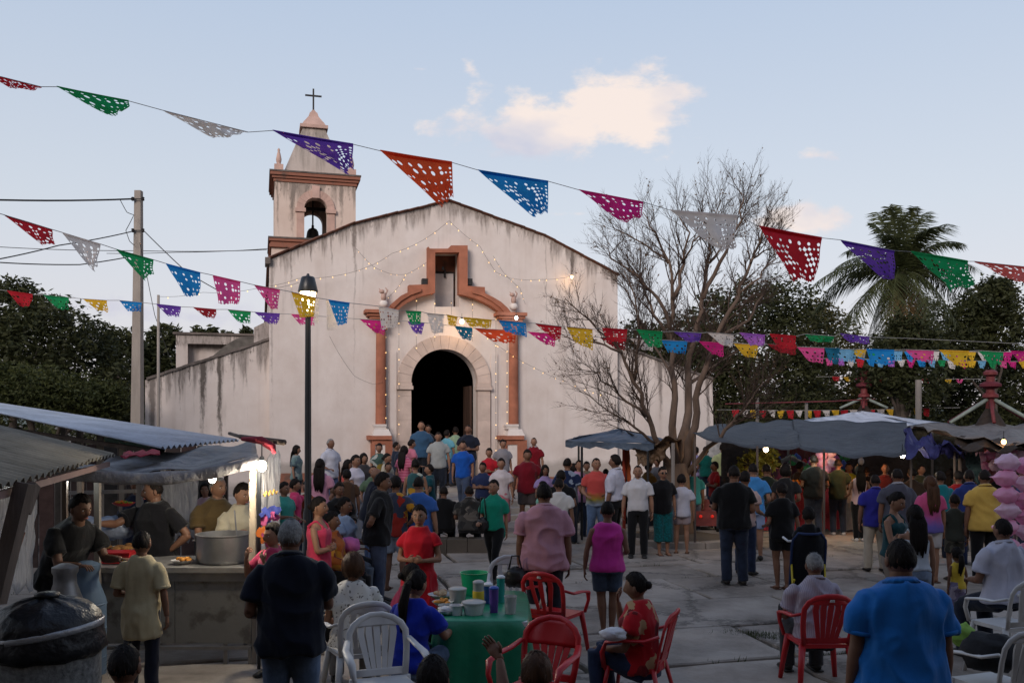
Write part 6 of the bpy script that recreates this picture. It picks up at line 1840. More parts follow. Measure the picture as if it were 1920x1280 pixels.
# ---- plastic chairs
M_chr = mat('red_chair_plastic', (.46, .012, .018), rough=.38, noise=.06, spec=.5); M_chw = mat('white_chair_plastic', (.58, .565, .55), rough=.45, noise=.12, scale=4, spec=.4)
M_mark = mat('white_chair_print', (.6, .58, .58), noise=0)
def chair(label, x, y, deg, m, seatz=.43, scrawl=False, slats=5, solid=False, s=1.0):
    t = thing('plastic_chair', (x, y, GZ), label, 'chair', 'monobloc plastic chairs', rotz=R(deg), local=True)
    z0 = seatz
    b = MB(); nx = 8
    b.add([V(sx * w, yy, z) for z in (z0 - .035, z0) for (sx, w, yy) in ((-1, .22, -.22), (1, .22, -.22), (1, .20, .20), (-1, .20, .20))], [(3, 2, 1, 0), (4, 5, 6, 7), (0, 1, 5, 4), (1, 2, 6, 5), (2, 3, 7, 6), (3, 0, 4, 7)])
    b.tube([V(-.225, -.22, z0 - .02), V(.225, -.22, z0 - .02)], .022, 8); b.build('seat', m, t)
    for sx in (1, -1):
        for (yy, y2) in ((-.20, -.26), (.18, .27)):
            b = MB(); b.tube([V(sx * .205, yy, z0), V(sx * .235, (yy + y2) / 2, z0 * .5), V(sx * .26, y2, 0)], [(.034, .02), (.028, .018), (.022, .016)], 8, lat=(1, 0, 0)); b.build('leg', m, t, True)
        b = MB(); b.tube([V(sx * .235, -.23, z0 - .01), V(sx * .275, -.235, z0 + .12), V(sx * .285, -.20, z0 + .21), V(sx * .285, -.05, z0 + .235), V(sx * .275, .12, z0 + .24), V(sx * .24, .24, z0 + .28)],
                         [(.018, .022), (.018, .022), (.03, .016), (.034, .014), (.03, .014), (.024, .014)], 8, lat=(1, 0, 0)); b.build('armrest', m, t, True)
    def bp(u, v):   # backrest surface, u -1..1, v 0..1
        return V(u * (.20 + .05 * v - .02 * v * v) * (1 - .42 * max(0, (v - .68) / .32) ** 2), .20 + .10 * v + .05 * (1 - u * u) * .9 * v - .0, z0 + .0 + .44 * v)
    b = MB(); pts = [bp(-1, 0), bp(-1.02, .25), bp(-1.02, .5), bp(-1.0, .75), bp(-.98, .88), bp(-.85, .97), bp(-.4, 1.02), bp(.4, 1.02), bp(.85, .97), bp(.98, .88), bp(1.0, .75), bp(1.02, .5), bp(1.02, .25), bp(1, 0)]
    b.tube(pts, [(.012, .026)] * len(pts), 8, lat=(0, 1, 0)); b.build('back_frame', m, t, True)
    def strip(u0, u1, v0, v1, u0b=None, u1b=None, name='slat', n=6, th=.012, mm=None, off=0):
        u0b = u0 if u0b is None else u0b; u1b = u1 if u1b is None else u1b
        vs = []
        for k in range(2):
            for j in range(n + 1):
                tt = j / n; v = v0 + (v1 - v0) * tt
                for w in range(4):
                    u = (u0 + (u0b - u0) * tt) * (1 - w / 3) + (u1 + (u1b - u1) * tt) * (w / 3); vs.append(bp(u, v) + V(0, k * th - th / 2 + off, 0))
        N = 4 * (n + 1); fs = []
        for j in range(n):
            for w in range(3):
                a0 = j * 4 + w; fs.append((a0, a0 + 1, a0 + 5, a0 + 4)); fs.append((N + a0, N + a0 + 4, N + a0 + 5, N + a0 + 1))
            a0 = j * 4; fs.append((a0, a0 + 4, N + a0 + 4, N + a0)); a0 += 3; fs.append((a0 + 4, a0, N + a0, N + a0 + 4))
        for w in range(3): fs.append((w + 1, w, N + w, N + w + 1)); a0 = n * 4 + w; fs.append((a0, a0 + 1, N + a0 + 1, N + a0))
        bb = MB(); bb.add(vs, fs); bb.build(name, mm or m, t, True if name != 'slat' else 40)
    top0 = .58 if solid else .84
    strip(-.98, .98, top0, 1.0, name='top_band')
    strip(-.95, .95, .02, .14, name='lower_band')
    for k in range(slats):
        uc = (k - (slats - 1) / 2) * (1.55 / slats)
        strip(uc * .62 - .085, uc * .62 + .085, .12, top0 + .01, uc - .115, uc + .115)
    if scrawl:
        b = MB(); pts = [bp(-.42 + .84 * i / 28, .74 + .045 * math.sin(i * 1.9) * (1 + .5 * math.sin(i * .9))) + V(0, .016, 0) for i in range(29)]
        b.tube(pts, .0045, 5); b.tube([bp(-.4, .67) + V(0, .016, 0), bp(.3, .69) + V(0, .016, 0)], .003, 5); b.build('printed_script', M_mark, t)
    strip(-.12, .12, .91, .96, name='label_slot', mm=M_mark, off=.009) if (m is M_chr and not scrawl) else None
    del t['_local']
    return t
CH = [
 ('red armchair standing empty behind the food table on its right side', PX(1040, 9.4), 9.4, 150, M_chr, .43, False, 3, False),
 ('red armchair in the front with white script across its solid back', PX(1005, 6.75), 6.75, -28, M_chr, .43, True, 5, True),
 ('red armchair under the woman in the red floral blouse', PX(1196, 7.75), 7.75, -112, M_chr, .36, False, 5, False),
 ('red armchair under the grey-haired man in the pale striped shirt', PX(1530, 8.35), 8.3, 182, M_chr, .42, False, 5, False),
 ('white armchair at the front left of the food table beside the girl in blue', PX(722, 6.85), 6.85, 20, M_chw, .43, False, 5, False),
 ('white armchair under the woman in the white crochet top', PX(672, 7.95), 7.95, 205, M_chw, .42, False, 5, False),
 ('white armchair facing the camera behind the green bucket', PX(964, 9.9), 9.9, 10, M_chw, .43, False, 3, False),
 ('white armchair under the balding man in white polo', PX(1890, 8.6), 8.6, 196, M_chw, .50, False, 5, False),
 ('white armchair nearest at the right edge holding black and lime bags', PX(1868, 6.9), 6.9, 200, M_chw, .43, False, 5, False),
]
for c in CH: chair(*c)
st_ = bpy.data.objects
# ---- food table
tb = thing('food_table', V(-.26, 8.4, GZ), 'low square table with food under a shiny green plastic cloth', 'table')
TZ_ = .76
tx0, tx1, ty0, ty1 = -.66, .14, 7.72, 9.1
b = MB(); b.box(((tx0 + tx1) / 2, (ty0 + ty1) / 2, TZ_ - .03), (tx1 - tx0 - .02, ty1 - ty0 - .02, .04)); b.build('tabletop', M_whp, tb)
for x in (tx0 + .06, tx1 - .06):
    for y in (ty0 + .08, ty1 - .08): post(V(x, y, GZ), V(x, y, TZ_ - .05), .02, M_steel, tb, name='leg')
b = MB(); per = []
M_ = 80; W2, D2 = (tx1 - tx0) / 2, (ty1 - ty0) / 2; cx_, cy_ = (tx0 + tx1) / 2, (ty0 + ty1) / 2
def sq(a_, k):
    c_, s_ = math.cos(a_), math.sin(a_); q = (abs(c_ / (W2 * k[0])) ** 8 + abs(s_ / (D2 * k[1])) ** 8) ** (-1 / 8.)
    return V(c_ * q, s_ * q, 0)
rings = []
for (e, z, wv) in ((0, TZ_ + .004, 0), (.01, TZ_ - .004, 0), (.03, TZ_ - .08, .008), (.05, TZ_ - .25, .018), (.07, TZ_ - .42, .028), (.09, TZ_ - .60, .036)):
    rings.append([V(cx_, cy_, z) + sq(2 * math.pi * i / M_, (1 + e / W2, 1 + e / D2)) * (1 + wv * 1.4 * math.sin(i * .95 + 1.5 * math.sin(i * .31)) ) + V(0, 0, (-.03 * math.cos(4 * 2 * math.pi * i / M_) if z < TZ_ - .5 else 0)) for i in range(M_)])
vs = [V(cx_, cy_, TZ_ + .004)] + [v for r_ in rings for v in r_]; fs = [(0, 1 + i, 1 + (i + 1) % M_) for i in range(M_)]
for k in range(len(rings) - 1):
    for i in range(M_): a0 = 1 + k * M_ + i; a1 = 1 + k * M_ + (i + 1) % M_; fs.append((a0, a0 + M_, a1 + M_, a1))
b.add(vs, fs); o = b.build('tablecloth', mat('green_plastic_cloth', (.01, .20, .10), rough=.35, noise=.15, bump=.5, bscale=6, bdist=.02, spec=.5), None, 50); tag(o, 'shiny dark green plastic cloth draped over the food table', 'tablecloth')
TT = TZ_ + .006
def vessel(label, px, Y_, r0, r1, h, m, name, cat, lid=None, extra=None):
    p = V(PX(px, Y_), Y_, TT); t = thing(name, p, label, cat)
    b = MB(); b.lathe([(r0, 0), (r0 + (r1 - r0) * .5, h * .5), (r1, h), (r1 * 1.06, h + .004), (r1 * .96, h + .004), (r0 * .9, .02), (.005, .015)], p, 20); b.build('wall', m, t, 40)
    if lid: b = MB(); b.lathe([(r1 * 1.05, h + .005), (r1 * 1.07, h + .018), (r1 * .7, h + .03), (.005, h + .034)], p, 20); b.build('lid', lid, t, 40)
    if extra: extra(p, t)
    return t
M_clear = mat('cloudy_clear_plastic', (.6, .6, .59), rough=.25, noise=.15, trans=.4, spec=.6); M_pur = mat('violet_plastic', (.12, .06, .30), rough=.3, noise=0); M_blu = mat('blue_plastic', (.04, .09, .35), rough=.3, noise=0); M_tea = mat('teal_drink', (.03, .28, .25), rough=.2, noise=0); M_yel = mat('yellow_label', (.6, .42, .04), noise=.1)
vessel('large bright green plastic bucket at the back of the food table', 889, 8.9, .105, .135, .21, M_grp, 'bucket', 'bucket')
vessel('square clear tub with lid half full of cream food', 858, 8.45, .07, .082, .12, M_clear, 'food_tub', 'tub', M_clear)
vessel('low round white foam bowl with a lid at the front of the table', 888, 7.98, .08, .10, .09, M_whp, 'lidded_bowl', 'bowl', M_clear)
vessel('small white foam cup left of the lidded bowl', 856, 7.95, .048, .058, .08, M_whp, 'foam_cup', 'cup')
vessel('crumpled clear container at the left front corner of the table', 838, 8.05, .06, .075, .06, M_clear, 'clear_container', 'container')
vessel('tall violet plastic cup with blue top at the right of the table', 926, 8.05, .036, .042, .20, M_pur, 'tall_cup', 'cup', M_blu)
vessel('clear glass with a pale drink at the right front of the table', 957, 8.0, .045, .055, .15, M_clear, 'drinking_glass', 'glass')
vessel('teal bottle behind the violet cup', 939, 8.5, .035, .038, .22, M_tea, 'drink_bottle', 'bottle', M_whp)
def lab(p, t):
    b = MB(); b.lathe([(.052, .05), (.053, .055), (.053, .13), (.052, .135)], p, 16); b.build('label', M_yel, t, True)
vessel('clear jar with a yellow label in front of the green bucket', 897, 8.35, .05, .05, .2, M_clear, 'labelled_jar', 'jar', M_clear, lab)
vessel('blue lidded cup between the jar and the violet cup', 915, 8.45, .035, .045, .16, M_blu, 'lidded_cup', 'cup', M_whp)
dish('plate of bread pieces and meat on the left of the green table', V(PX(828, 8.7), 8.7, TT), .13, mat('pale_bread', (.5, .36, .22), noise=.4, col2=(.4, .12, .05), thr=(.5, .6), scale=25), M_plate, 7, k=11, s=.035)
dish('second plate of orange rice beside the clear tub', V(PX(845, 8.5) - .06, 8.35, TT), .10, M_food, M_plate, 9, k=9, s=.026)
o = bagmesh(V(PX(836, 7.95), 7.95, TT + .035), (.075, .06, .035), 13, 14, .5).build('napkin', M_whp, None, True); tag(o, 'crumpled white napkin on the left front of the table', 'napkin')

# ---- bags
def bag(label, px, py, Y_, r, m, seed, strap=None, cat='bag', name='handbag'):
    p = P(px, py, Y_); t = thing(name, p, label, cat); bagmesh(p, r, seed, 16, .25).build('bag_body', m, t, True)
    if strap:
        b = MB(); b.tube([p + V(-r[0] * .6, 0, r[2] * .7), p + V(-r[0] * .3, 0, r[2] * 1.0 + strap), p + V(r[0] * .3, 0, r[2] + strap), p + V(r[0] * .6, 0, r[2] * .7)], .010, 6); b.build('strap', m, t, True)
    return t
M_leather = mat('black_leather', (.015, .014, .015), rough=.4, noise=.2, bump=.4)
bag('black handbag hanging between the navy polo and the crochet top', 610, 1172, 8.4, (.09, .07, .13), M_leather, 2, .2)
bag('dark bag held low at the left side of the man in the pink polo', 966, 1082, 9.7, (.12, .09, .11), M_leather, 4, .12)
bag('black shoulder bag on the hip of the woman in the green shirt', 905, 985, 13.6, (.09, .06, .12), M_leather, 5, .3)
bag('black cloth bundle piled on the nearest white chair', 1856, 1222, 6.85, (.22, .18, .15), mat('black_bundle_cloth', (.02, .02, .022), rough=.9, bump=.5), 7)
bag('lime green bag on top of the black bundle', 1806, 1190, 7.1, (.10, .08, .09), mat('lime_cloth', (.22, .38, .07), bump=.4), 8)
bag('yellow plastic bag beside the left arm of the man in blue', 1624, 1178, 6.6, (.045, .07, .13), mat('yellow_plastic', (.55, .45, .05), rough=.4), 9, .1, name='shopping_bag')
bag('pink cloth bundle on the lap of the woman in pale blue', 655, 1022, 11.6, (.14, .12, .11), mat('pink_bundle', (.50, .12, .32), bump=.5), 10)
bag('white cloth held against the chest of the woman in red floral blouse', 1150, 1188, 7.45, (.11, .08, .055), mat('white_blanket', (.6, .6, .63), bump=.6), 11, name='cloth_bundle')
# ---- stroller
sx, sy = PX(1518, 11.0), 11.0
t = thing('stroller', V(sx, sy, GZ), 'baby stroller with dark blue hooded back and yellow frame, seen from behind', 'stroller')
M_navyf = mat('navy_stroller_fabric', (.02, .028, .06), rough=.8, noise=.2); M_blkp = mat('black_rubber', (.015, .015, .015), rough=.7, noise=0)
b = MB(); pts = []
for j in range(9):
    v = j / 8
    for i in range(9):
        u = i / 8 * 2 - 1; w = .205 * (1 - .0 * v) * (1 if v < .8 else math.sqrt(max(0, 1 - ((v - .8) / .22) ** 2)) * .6 + .4)
        pts.append(V(sx + u * w, sy - .10 * (1 - u * u) * (.6 + .4 * v) + .12 * (1 - v), .42 + v * .68))
fs = [(j * 9 + i, j * 9 + i + 1, j * 9 + i + 10, j * 9 + i + 9) for j in range(8) for i in range(8)]
N = len(pts); pts2 = [p + V(0, .03, 0) for p in pts]; b.add(pts + pts2, fs + [tuple(N + k for k in f[::-1]) for f in fs]); b.build('seat_back', cloth((22, 24, 32), 'speckle', (20, 22, 30)), t, True)
b = MB(); ring = [pts[i * 9] for i in range(9)] + [pts[72 + i] for i in range(1, 9)] + [pts[(8 - i) * 9 + 8] for i in range(1, 9)]; b.tube(ring, .017, 8); b.build('hood_rim', mat('blue_piping', (.015, .03, .09)), t, True)
b = MB(); b.tube([V(sx - .24, sy + .28, 1.02), V(sx - .2, sy + .2, .98), V(sx + .2, sy + .2, .98)], .014, 8); b.build('tray', M_whp, t, True)
M_yf = mat('yellow_frame_paint', (.55, .42, .03), rough=.4, noise=0)
for s in (1, -1):
    b = MB(); b.tube([V(sx + s * .2, sy - .2, .12), V(sx + s * .2, sy + .02, .5), V(sx + s * .2, sy + .06, .72)], .012, 8); b.build('frame_tube', M_yf, t, True)
    b = MB(); b.tube([V(sx + s * .2, sy + .4, .12), V(sx + s * .2, sy - .05, .55)], .014, 8); b.build('frame_tube', M_yf, t, True)
    for yy in (-.27, .4):
        b = MB(); b.tube([V(sx + s * .22 - .02, sy + yy, .09), V(sx + s * .22 + .02, sy + yy, .09)], .085, 16); w_ = b.build('wheel', M_blkp, t, 50)
b = MB(); b.box((sx, sy - .03, .3), (.36, .34, .16)); b.build('basket', M_navyf, t)

# ---- stone ledge people sit on, tree planter, pillar
b = MB(); x0, x1 = PX(800, 16.7), PX(915, 16.7)
sl = thing('stone_ledge', V((x0 + x1) / 2, 16.75, 0), 'low stone ledge under the two seated people in black and camouflage', 'bench')
for k in range(3):
    b = MB(); b.box((x0 + (x1 - x0) * (k + .5) / 3, 16.8, .15), ((x1 - x0) / 3 - .01, .4, .30)); b.build('stone_block', M_earth, sl)
tp2 = thing('tree_planter', V(bt.location.x, bt.location.y, 0), 'low round stone planter ring around the foot of the bare tree', 'planter')
NB = 14
for k in range(NB):
    a0, a1 = 2 * math.pi * k / NB + .01, 2 * math.pi * (k + 1) / NB - .01; c = bt.location; b = MB(); vs = []
    for z in (0, .16):
        for (a_, r_) in ((a0, 1.0), (a1, 1.0), (a1, 1.28), (a0, 1.28)): vs.append(V(c.x + r_ * math.cos(a_), c.y + r_ * math.sin(a_), z))
    b.add(vs, [(3, 2, 1, 0), (4, 5, 6, 7), (0, 1, 5, 4), (1, 2, 6, 5), (2, 3, 7, 6), (3, 0, 4, 7)]); b.build('stone_block', M_conc, tp2)
b = MB(); b.lathe([(.99, .12), (.5, .2), (.01, .22)], V(bt.location.x, bt.location.y, 0), 20); b.build('soil', M_earth, tp2)
pil = thing('mottled_pillar', V(PX(1338, 25.6), 25.6, 0), 'pale mottled masonry pillar between the men in teal and pale yellow', 'pillar')
b = MB(); b.box((PX(1338, 25.6), 25.6, 1.0), (.36, .36, 2.0)); b.build('shaft', mat('mottled_plaster', (.42, .40, .38), noise=.5, scale=6), pil)
b = MB(); b.box((PX(1338, 25.6), 25.6, 2.04), (.44, .44, .08)); b.build('cap', M_conc, pil)

# ---- right canopies
cn = thing('blue_canopy', V(PX(1150, 19), 19, 0), 'small blue grey tarp canopy on a thin black pole against the church wall', 'canopy')
FL, FR, BR, BL, AP = P(1060, 826, 18.6), P(1226, 832, 17.6), P(1245, 824, 21), P(1085, 818, 21.5), P(1165, 805, 19.4)
for (a_, c_) in ((FL, FR), (FR, BR), (BR, BL), (BL, FL)):
    patch(a_, c_, AP, AP, 10, 6, 0, .025, a_.x).build('tarp_panel', M_tblue, cn, True)
b = MB()
for (a_, c_) in ((FL, FR), (FR, BR), (BL, FL)):
    k = 14
    for i in range(k):
        p, q = a_.lerp(c_, i / k), a_.lerp(c_, (i + 1) / k); h0 = .12 + .03 * math.sin(i * 2.1); h1 = .12 + .03 * math.sin((i + 1) * 2.1); b.add([p, q, q - V(0, 0, h1), p - V(0, 0, h0)], [(0, 1, 2, 3)])
b.build('valance', M_tblue, cn)
for q in (P(1091, 832, 18.45), FR + V(-.1, .1, 0), BR, BL): post(q, V(q.x, q.y, 0), .025, M_blackpaint, cn)
cn = thing('brown_canopy', V(PX(1215, 18.4), 18.4, 0), 'sagging brown tarp canopy between the blue canopy and the bare tree', 'canopy')
patch(P(1166, 840, 18.6), P(1262, 818, 17.2), P(1300, 822, 20.5), P(1180, 834, 21), 14, 8, .06, .05, 12).build('tarp_sheet', M_tbrown, cn, True)
patch(P(1190, 842, 18.0), P(1262, 830, 17.6), P(1235, 866, 17.8), P(1196, 872, 17.9), 10, 8, .0, .08, 14).build('tarp_flap', M_tbrown, cn, True)
for q, m_ in ((P(1170, 838, 18.6), mat('red_painted_post', (.3, .04, .02))), (P(1262, 830, 17.3), M_pole), (P(1300, 822, 20.5), M_pole)): post(q, V(q.x, q.y, 0), .035, m_, cn)
patch(P(1168, 842, 18.7), P(1180, 842, 18.7), P(1184, 905, 18.7), P(1176, 905, 18.7), 4, 10, 0, .03, 3).build('hanging_strip', mat('orange_red_cloth', (.4, .09, .03)), cn, True)
cn = thing('big_tarp_canopy', V(PX(1540, 18.5), 18.5, 0), 'long dark blue grey tarp canopy over the market stalls at right', 'canopy')
def f1(u, v, p): return p + V(0, 0, -.10 * (1 - v) * math.sin(math.pi * u) - .02 * abs(math.sin(u * 9)) * (1 - v))
patch(P(1298, 812, 17.2), P(1500, 838, 16.9), P(1490, 786, 21.8), P(1340, 796, 21.8), 18, 10, .02, .03, 21, fn=f1).build('tarp_sheet', M_tdark, cn, True)
patch(P(1496, 838, 16.9), P(1712, 848, 16.7), P(1700, 790, 21.8), P(1486, 787, 21.8), 18, 10, .02, .03, 22, fn=f1).build('tarp_sheet', M_tdark, cn, True)
patch(P(1694, 806, 17.5), P(1800, 842, 16.8), P(1815, 852, 17.6), P(1700, 852, 16.4), 16, 10, .0, .12, 25).build('blue_tarp_end', M_tviolet, cn, True)
for x, y, Y_ in ((1303, 815, 17.3), (1420, 836, 17.0), (1545, 842, 16.95), (1708, 848, 16.8), (1790, 846, 17.2)): post(P(x, y, Y_), V(PX(x, Y_), Y_, 0), .022, M_plank, cn)
cn = thing('white_canopy', V(PX(1615, 24.5), 24.5, 0), 'white peaked tarp canopy rising behind the dark tarp', 'canopy')
AP = P(1615, 772, 24.5); c4 = [P(1478, 794, 22.4), P(1748, 800, 22.4), P(1790, 796, 27), P(1500, 792, 27)]
for i in range(4): patch(c4[i], c4[(i + 1) % 4], AP, AP, 10, 6, 0, .03, i).build('tarp_panel', M_twhite, cn, True)
for q in c4: post(q, V(q.x, q.y, 0), .03, M_pole, cn)
post(AP, V(AP.x, AP.y, 0), .04, M_pole, cn)
cn = thing('brown_grey_canopy', V(PX(1840, 19), 19, 0), 'patched brown grey tarp canopy at the right edge under the ride towers', 'canopy')
patch(P(1740, 806, 17.8), P(1960, 842, 16.4), P(1960, 790, 22), P(1700, 795, 22), 18, 10, .03, .08, 31).build('tarp_sheet', M_tolive, cn, True)
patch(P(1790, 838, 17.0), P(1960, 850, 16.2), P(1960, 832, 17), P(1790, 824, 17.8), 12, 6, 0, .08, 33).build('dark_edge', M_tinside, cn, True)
patch(P(1806, 850, 17.3), P(1835, 850, 17.3), P(1850, 925, 17.3), P(1838, 925, 17.3), 6, 10, 0, .08, 34).build('hanging_flap', tarpmat('dark_green_tarp', (.03, .06, .06)), cn, True)
for x, y, Y_ in ((1800, 836, 17.3), (1930, 842, 16.8)): post(P(x, y, Y_), V(PX(x, Y_), Y_, 0), .03, M_plank, cn)
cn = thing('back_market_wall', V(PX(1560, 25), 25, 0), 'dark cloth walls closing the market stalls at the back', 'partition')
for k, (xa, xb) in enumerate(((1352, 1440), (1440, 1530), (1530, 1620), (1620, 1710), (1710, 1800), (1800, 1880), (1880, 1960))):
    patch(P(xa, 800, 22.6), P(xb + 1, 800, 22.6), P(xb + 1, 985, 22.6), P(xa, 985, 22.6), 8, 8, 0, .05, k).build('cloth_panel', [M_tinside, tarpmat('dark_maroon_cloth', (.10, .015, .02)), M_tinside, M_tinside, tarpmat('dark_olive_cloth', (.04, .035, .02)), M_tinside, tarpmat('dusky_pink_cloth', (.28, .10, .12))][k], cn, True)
# ride towers
M_rred = mat('faded_red_ride_paint', (.15, .03, .032), rough=.6, noise=.4, scale=6)
M_rgrn = mat('pale_green_ride_paint', (.22, .26, .23), rough=.6, noise=.3)
def ride(label, px, Y_, ytop, ybase, spread):
    t = thing('ride_tower', V(PX(px, Y_), Y_, 0), label, 'fairground ride'); x = PX(px, Y_)
    b = MB(); b.lathe([(.16, 0), (.14, PZ(ybase, Y_)), (.10, PZ(ytop + 60, Y_)), (.10, PZ(ytop, Y_))], V(x, Y_, 0), 10); b.build('mast', M_rred, t, 40)
    for k, (yy, r) in enumerate(((ytop, .16), (ytop + 22, .24), (ytop + 42, .18))):
        b = MB(); z = PZ(yy, Y_); b.lathe([(r * .6, z - .08), (r, z - .03), (r, z + .03), (r * .6, z + .08)], V(x, Y_, 0), 10); b.build('hub_ring', M_rred if k != 1 else mat('dark_red_hub', (.12, .02, .03)), t, 40)
    za = PZ(ytop + 45, Y_)
    for k in range(6):
        a_ = k * math.pi / 3 + .2; e = V(x + spread * math.cos(a_), Y_ + spread * math.sin(a_) * .8, PZ(ybase, Y_))
        b = MB(); b.tube([V(x, Y_, za), e], [.05, .04], 6); b.build('strut', M_rgrn if k % 2 else M_rred, t, True)
    b = MB(); b.lathe([(.1, za - .25), (.55, PZ(ybase + 35, Y_)), (.5, PZ(ybase + 36, Y_))], V(x, Y_, 0), 12); b.build('cone_cover', M_tinside, t, 40)
    return t
ride('red mast of a fairground ride with slanting struts at the right edge', 1857, 21.5, 700, 792, 1.05)
ride('farther red ride mast standing behind the white canopy', 1620, 28.0, 700, 765, .8)
for x, y, Y_, lb in ((1722, 712, 27, 'grey wooden post between the two ride masts'), (1512, 755, 27, 'short pale post left of the white canopy'), (1420, 745, 27, 'slim reddish post above the dark tarp at left')):
    t = thing('wooden_post', V(PX(x, Y_), Y_, 0), lb, 'post'); post(P(x, y, Y_), V(PX(x, Y_), Y_, 0), .09 if x == 1722 else .05, M_pole, t, name='shaft')
b = MB(); b.tube([P(1360, 757, 26.5), P(1560, 752, 27), P(1640, 748, 28)], .02, 5); o = b.build('red_beam', M_rred); tag(o, 'long thin red beam running above the dark tarp', 'beam')
# ---- goods in the right stall
tbl = thing('stall_table', V(PX(1500, 20), 20, 0), 'long stall table with a red and white skirt under the dark tarp', 'table')
xa, xb = PX(1395, 19.9), PX(1640, 19.9); zt_ = PZ(914, 19.8)
b = MB(); b.box(((xa + xb) / 2, 20.3, zt_ - .03), (xb - xa, .9, .05)); b.build('tabletop', M_pole, tbl)
kk = 12
for k in range(kk):
    patch(V(xa + (xb - xa) * k / kk, 19.84, zt_ - .02), V(xa + (xb - xa) * (k + 1) / kk, 19.84, zt_ - .02), V(xa + (xb - xa) * (k + 1) / kk, 19.8, .1), V(xa + (xb - xa) * k / kk, 19.8, .1), 4, 4, 0, .03, k).build('skirt_panel', M_redcloth if k % 3 else M_tpale, tbl, True)
M_fr = [mat('orange_fruit', (.6, .22, .02), noise=.1), mat('red_fruit', (.45, .04, .03), noise=.1), mat('yellow_fruit', (.6, .45, .05), noise=.1), mat('white_sweet', (.6, .55, .5), noise=.1)]
fr = random.Random(2)
for k in range(11):
    x = 1405 + k * 21 + fr.uniform(-4, 4); p = V(PX(x, 20.1), 20.1 + fr.uniform(0, .2), zt_)
    t = thing('fruit_tray', p, ['heap of orange fruit on the stall table', 'heap of red fruit on the stall table', 'heap of yellow sweets on the stall table', 'heap of white sweets on the stall table'][k % 4], 'fruit tray', 'heaps of fruit and sweets on the long stall table')
    b = MB(); b.box(p + V(0, 0, .02), (.22, .3, .04)); b.build('tray', M_tpale, t)
    for q in range(9): b = MB(); b.ball(p + V(fr.uniform(-.08, .08), fr.uniform(-.1, .1), .06 + fr.uniform(0, .07)), .04, 7, 5); b.build('fruit', M_fr[k % 4], t, True)
pl_ = thing('potted_plants', P(1420, 872, 19.6), 'bushy yellow green plants on the left end of the stall table', 'plant')
v, f = leaf_cloud([(PX(1420, 19.6), 19.6, PZ(868, 19.6), .42, .3, .26), (PX(1398, 19.6), 19.6, PZ(880, 19.6), .25, .25, .2), (PX(1440, 19.6), 19.6, PZ(860, 19.6), .2, .2, .25)], 1500, .075, 77, .2)
v -= np.array(pl_.location); o = bpy.data.objects.new('foliage', mesh_np('foliage', v, f, leafmat('yellow_green_leaf', (.13, .14, .03)))); COL.objects.link(o); o.parent = pl_
b = MB(); b.lathe([(.12, zt_), (.16, zt_ + .2), (.15, zt_ + .2)], V(PX(1418, 19.8), 19.8, 0), 12); b.build('pot', M_fr[1], pl_)
toyc = [(.4, .03, .03), (.05, .1, .4), (.5, .4, .05), (.05, .3, .12), (.4, .1, .35), (.6, .6, .6)]
for k in range(36):
    x = fr.uniform(1362, 1620); y = fr.uniform(848, 905); p = P(x, y, 22.2 - fr.uniform(0, .4)); ci = fr.randrange(6)
    t = thing('hanging_toy', p, 'small %s toy hanging at the back of the stall' % ['red', 'blue', 'yellow', 'green', 'purple', 'white'][ci], 'toy', 'small toys hanging at the back of the stall')
    b = MB(); b.ball(p, (fr.uniform(.07, .14), .06, fr.uniform(.07, .14)), 8, 6); b.ball(p + V(0, 0, .1), .04, 7, 5); b.build('toy_body', mat('toy_paint_%d' % ci, toyc[ci], rough=.4, noise=.1), t, True)
    b = MB(); b.tube([p + V(0, 0, .13), p + V(0, 0, .35)], .006, 4); b.build('string', M_cord, t)
umb = thing('white_awning', P(1480, 870, 20.8), 'small white awning sheets over the goods behind the man in black', 'awning')
patch(P(1462, 862, 20.6), P(1482, 852, 20.6), P(1482, 862, 21.2), P(1462, 872, 21.2), 5, 4, 0, .02, 3).build('sheet', M_twhite, umb, True); patch(P(1482, 852, 20.6), P(1512, 868, 20.6), P(1512, 874, 21.2), P(1482, 862, 21.2), 5, 4, 0, .02, 5).build('sheet', M_twhite, umb, True)
post(P(1482, 853, 20.9), V(PX(1482, 20.9), 20.9, .9), .015, M_pole, umb)
bulb('warm bulb over the plants of the market stall', P(1436, 842, 18.2), (1.0, .70, .40), 26, 24, .05)
bulb('greenish white bulb between plants and candy bags', P(1530, 842, 18.6), (.85, 1.0, .9), 18, 14, .045)
bulb('orange bulb above the dark green tee at the stall', P(1595, 853, 18.8), (1.0, .42, .16), 30, 24, .05)
bulb('white bulb under the blue end of the tarp', P(1692, 853, 17.2), (1.0, .9, .7), 30, 12, .045)
bulb('small orange bulb at the base of the near ride mast', P(1882, 828, 16.9), (1.0, .5, .15), 20, 2, .04)
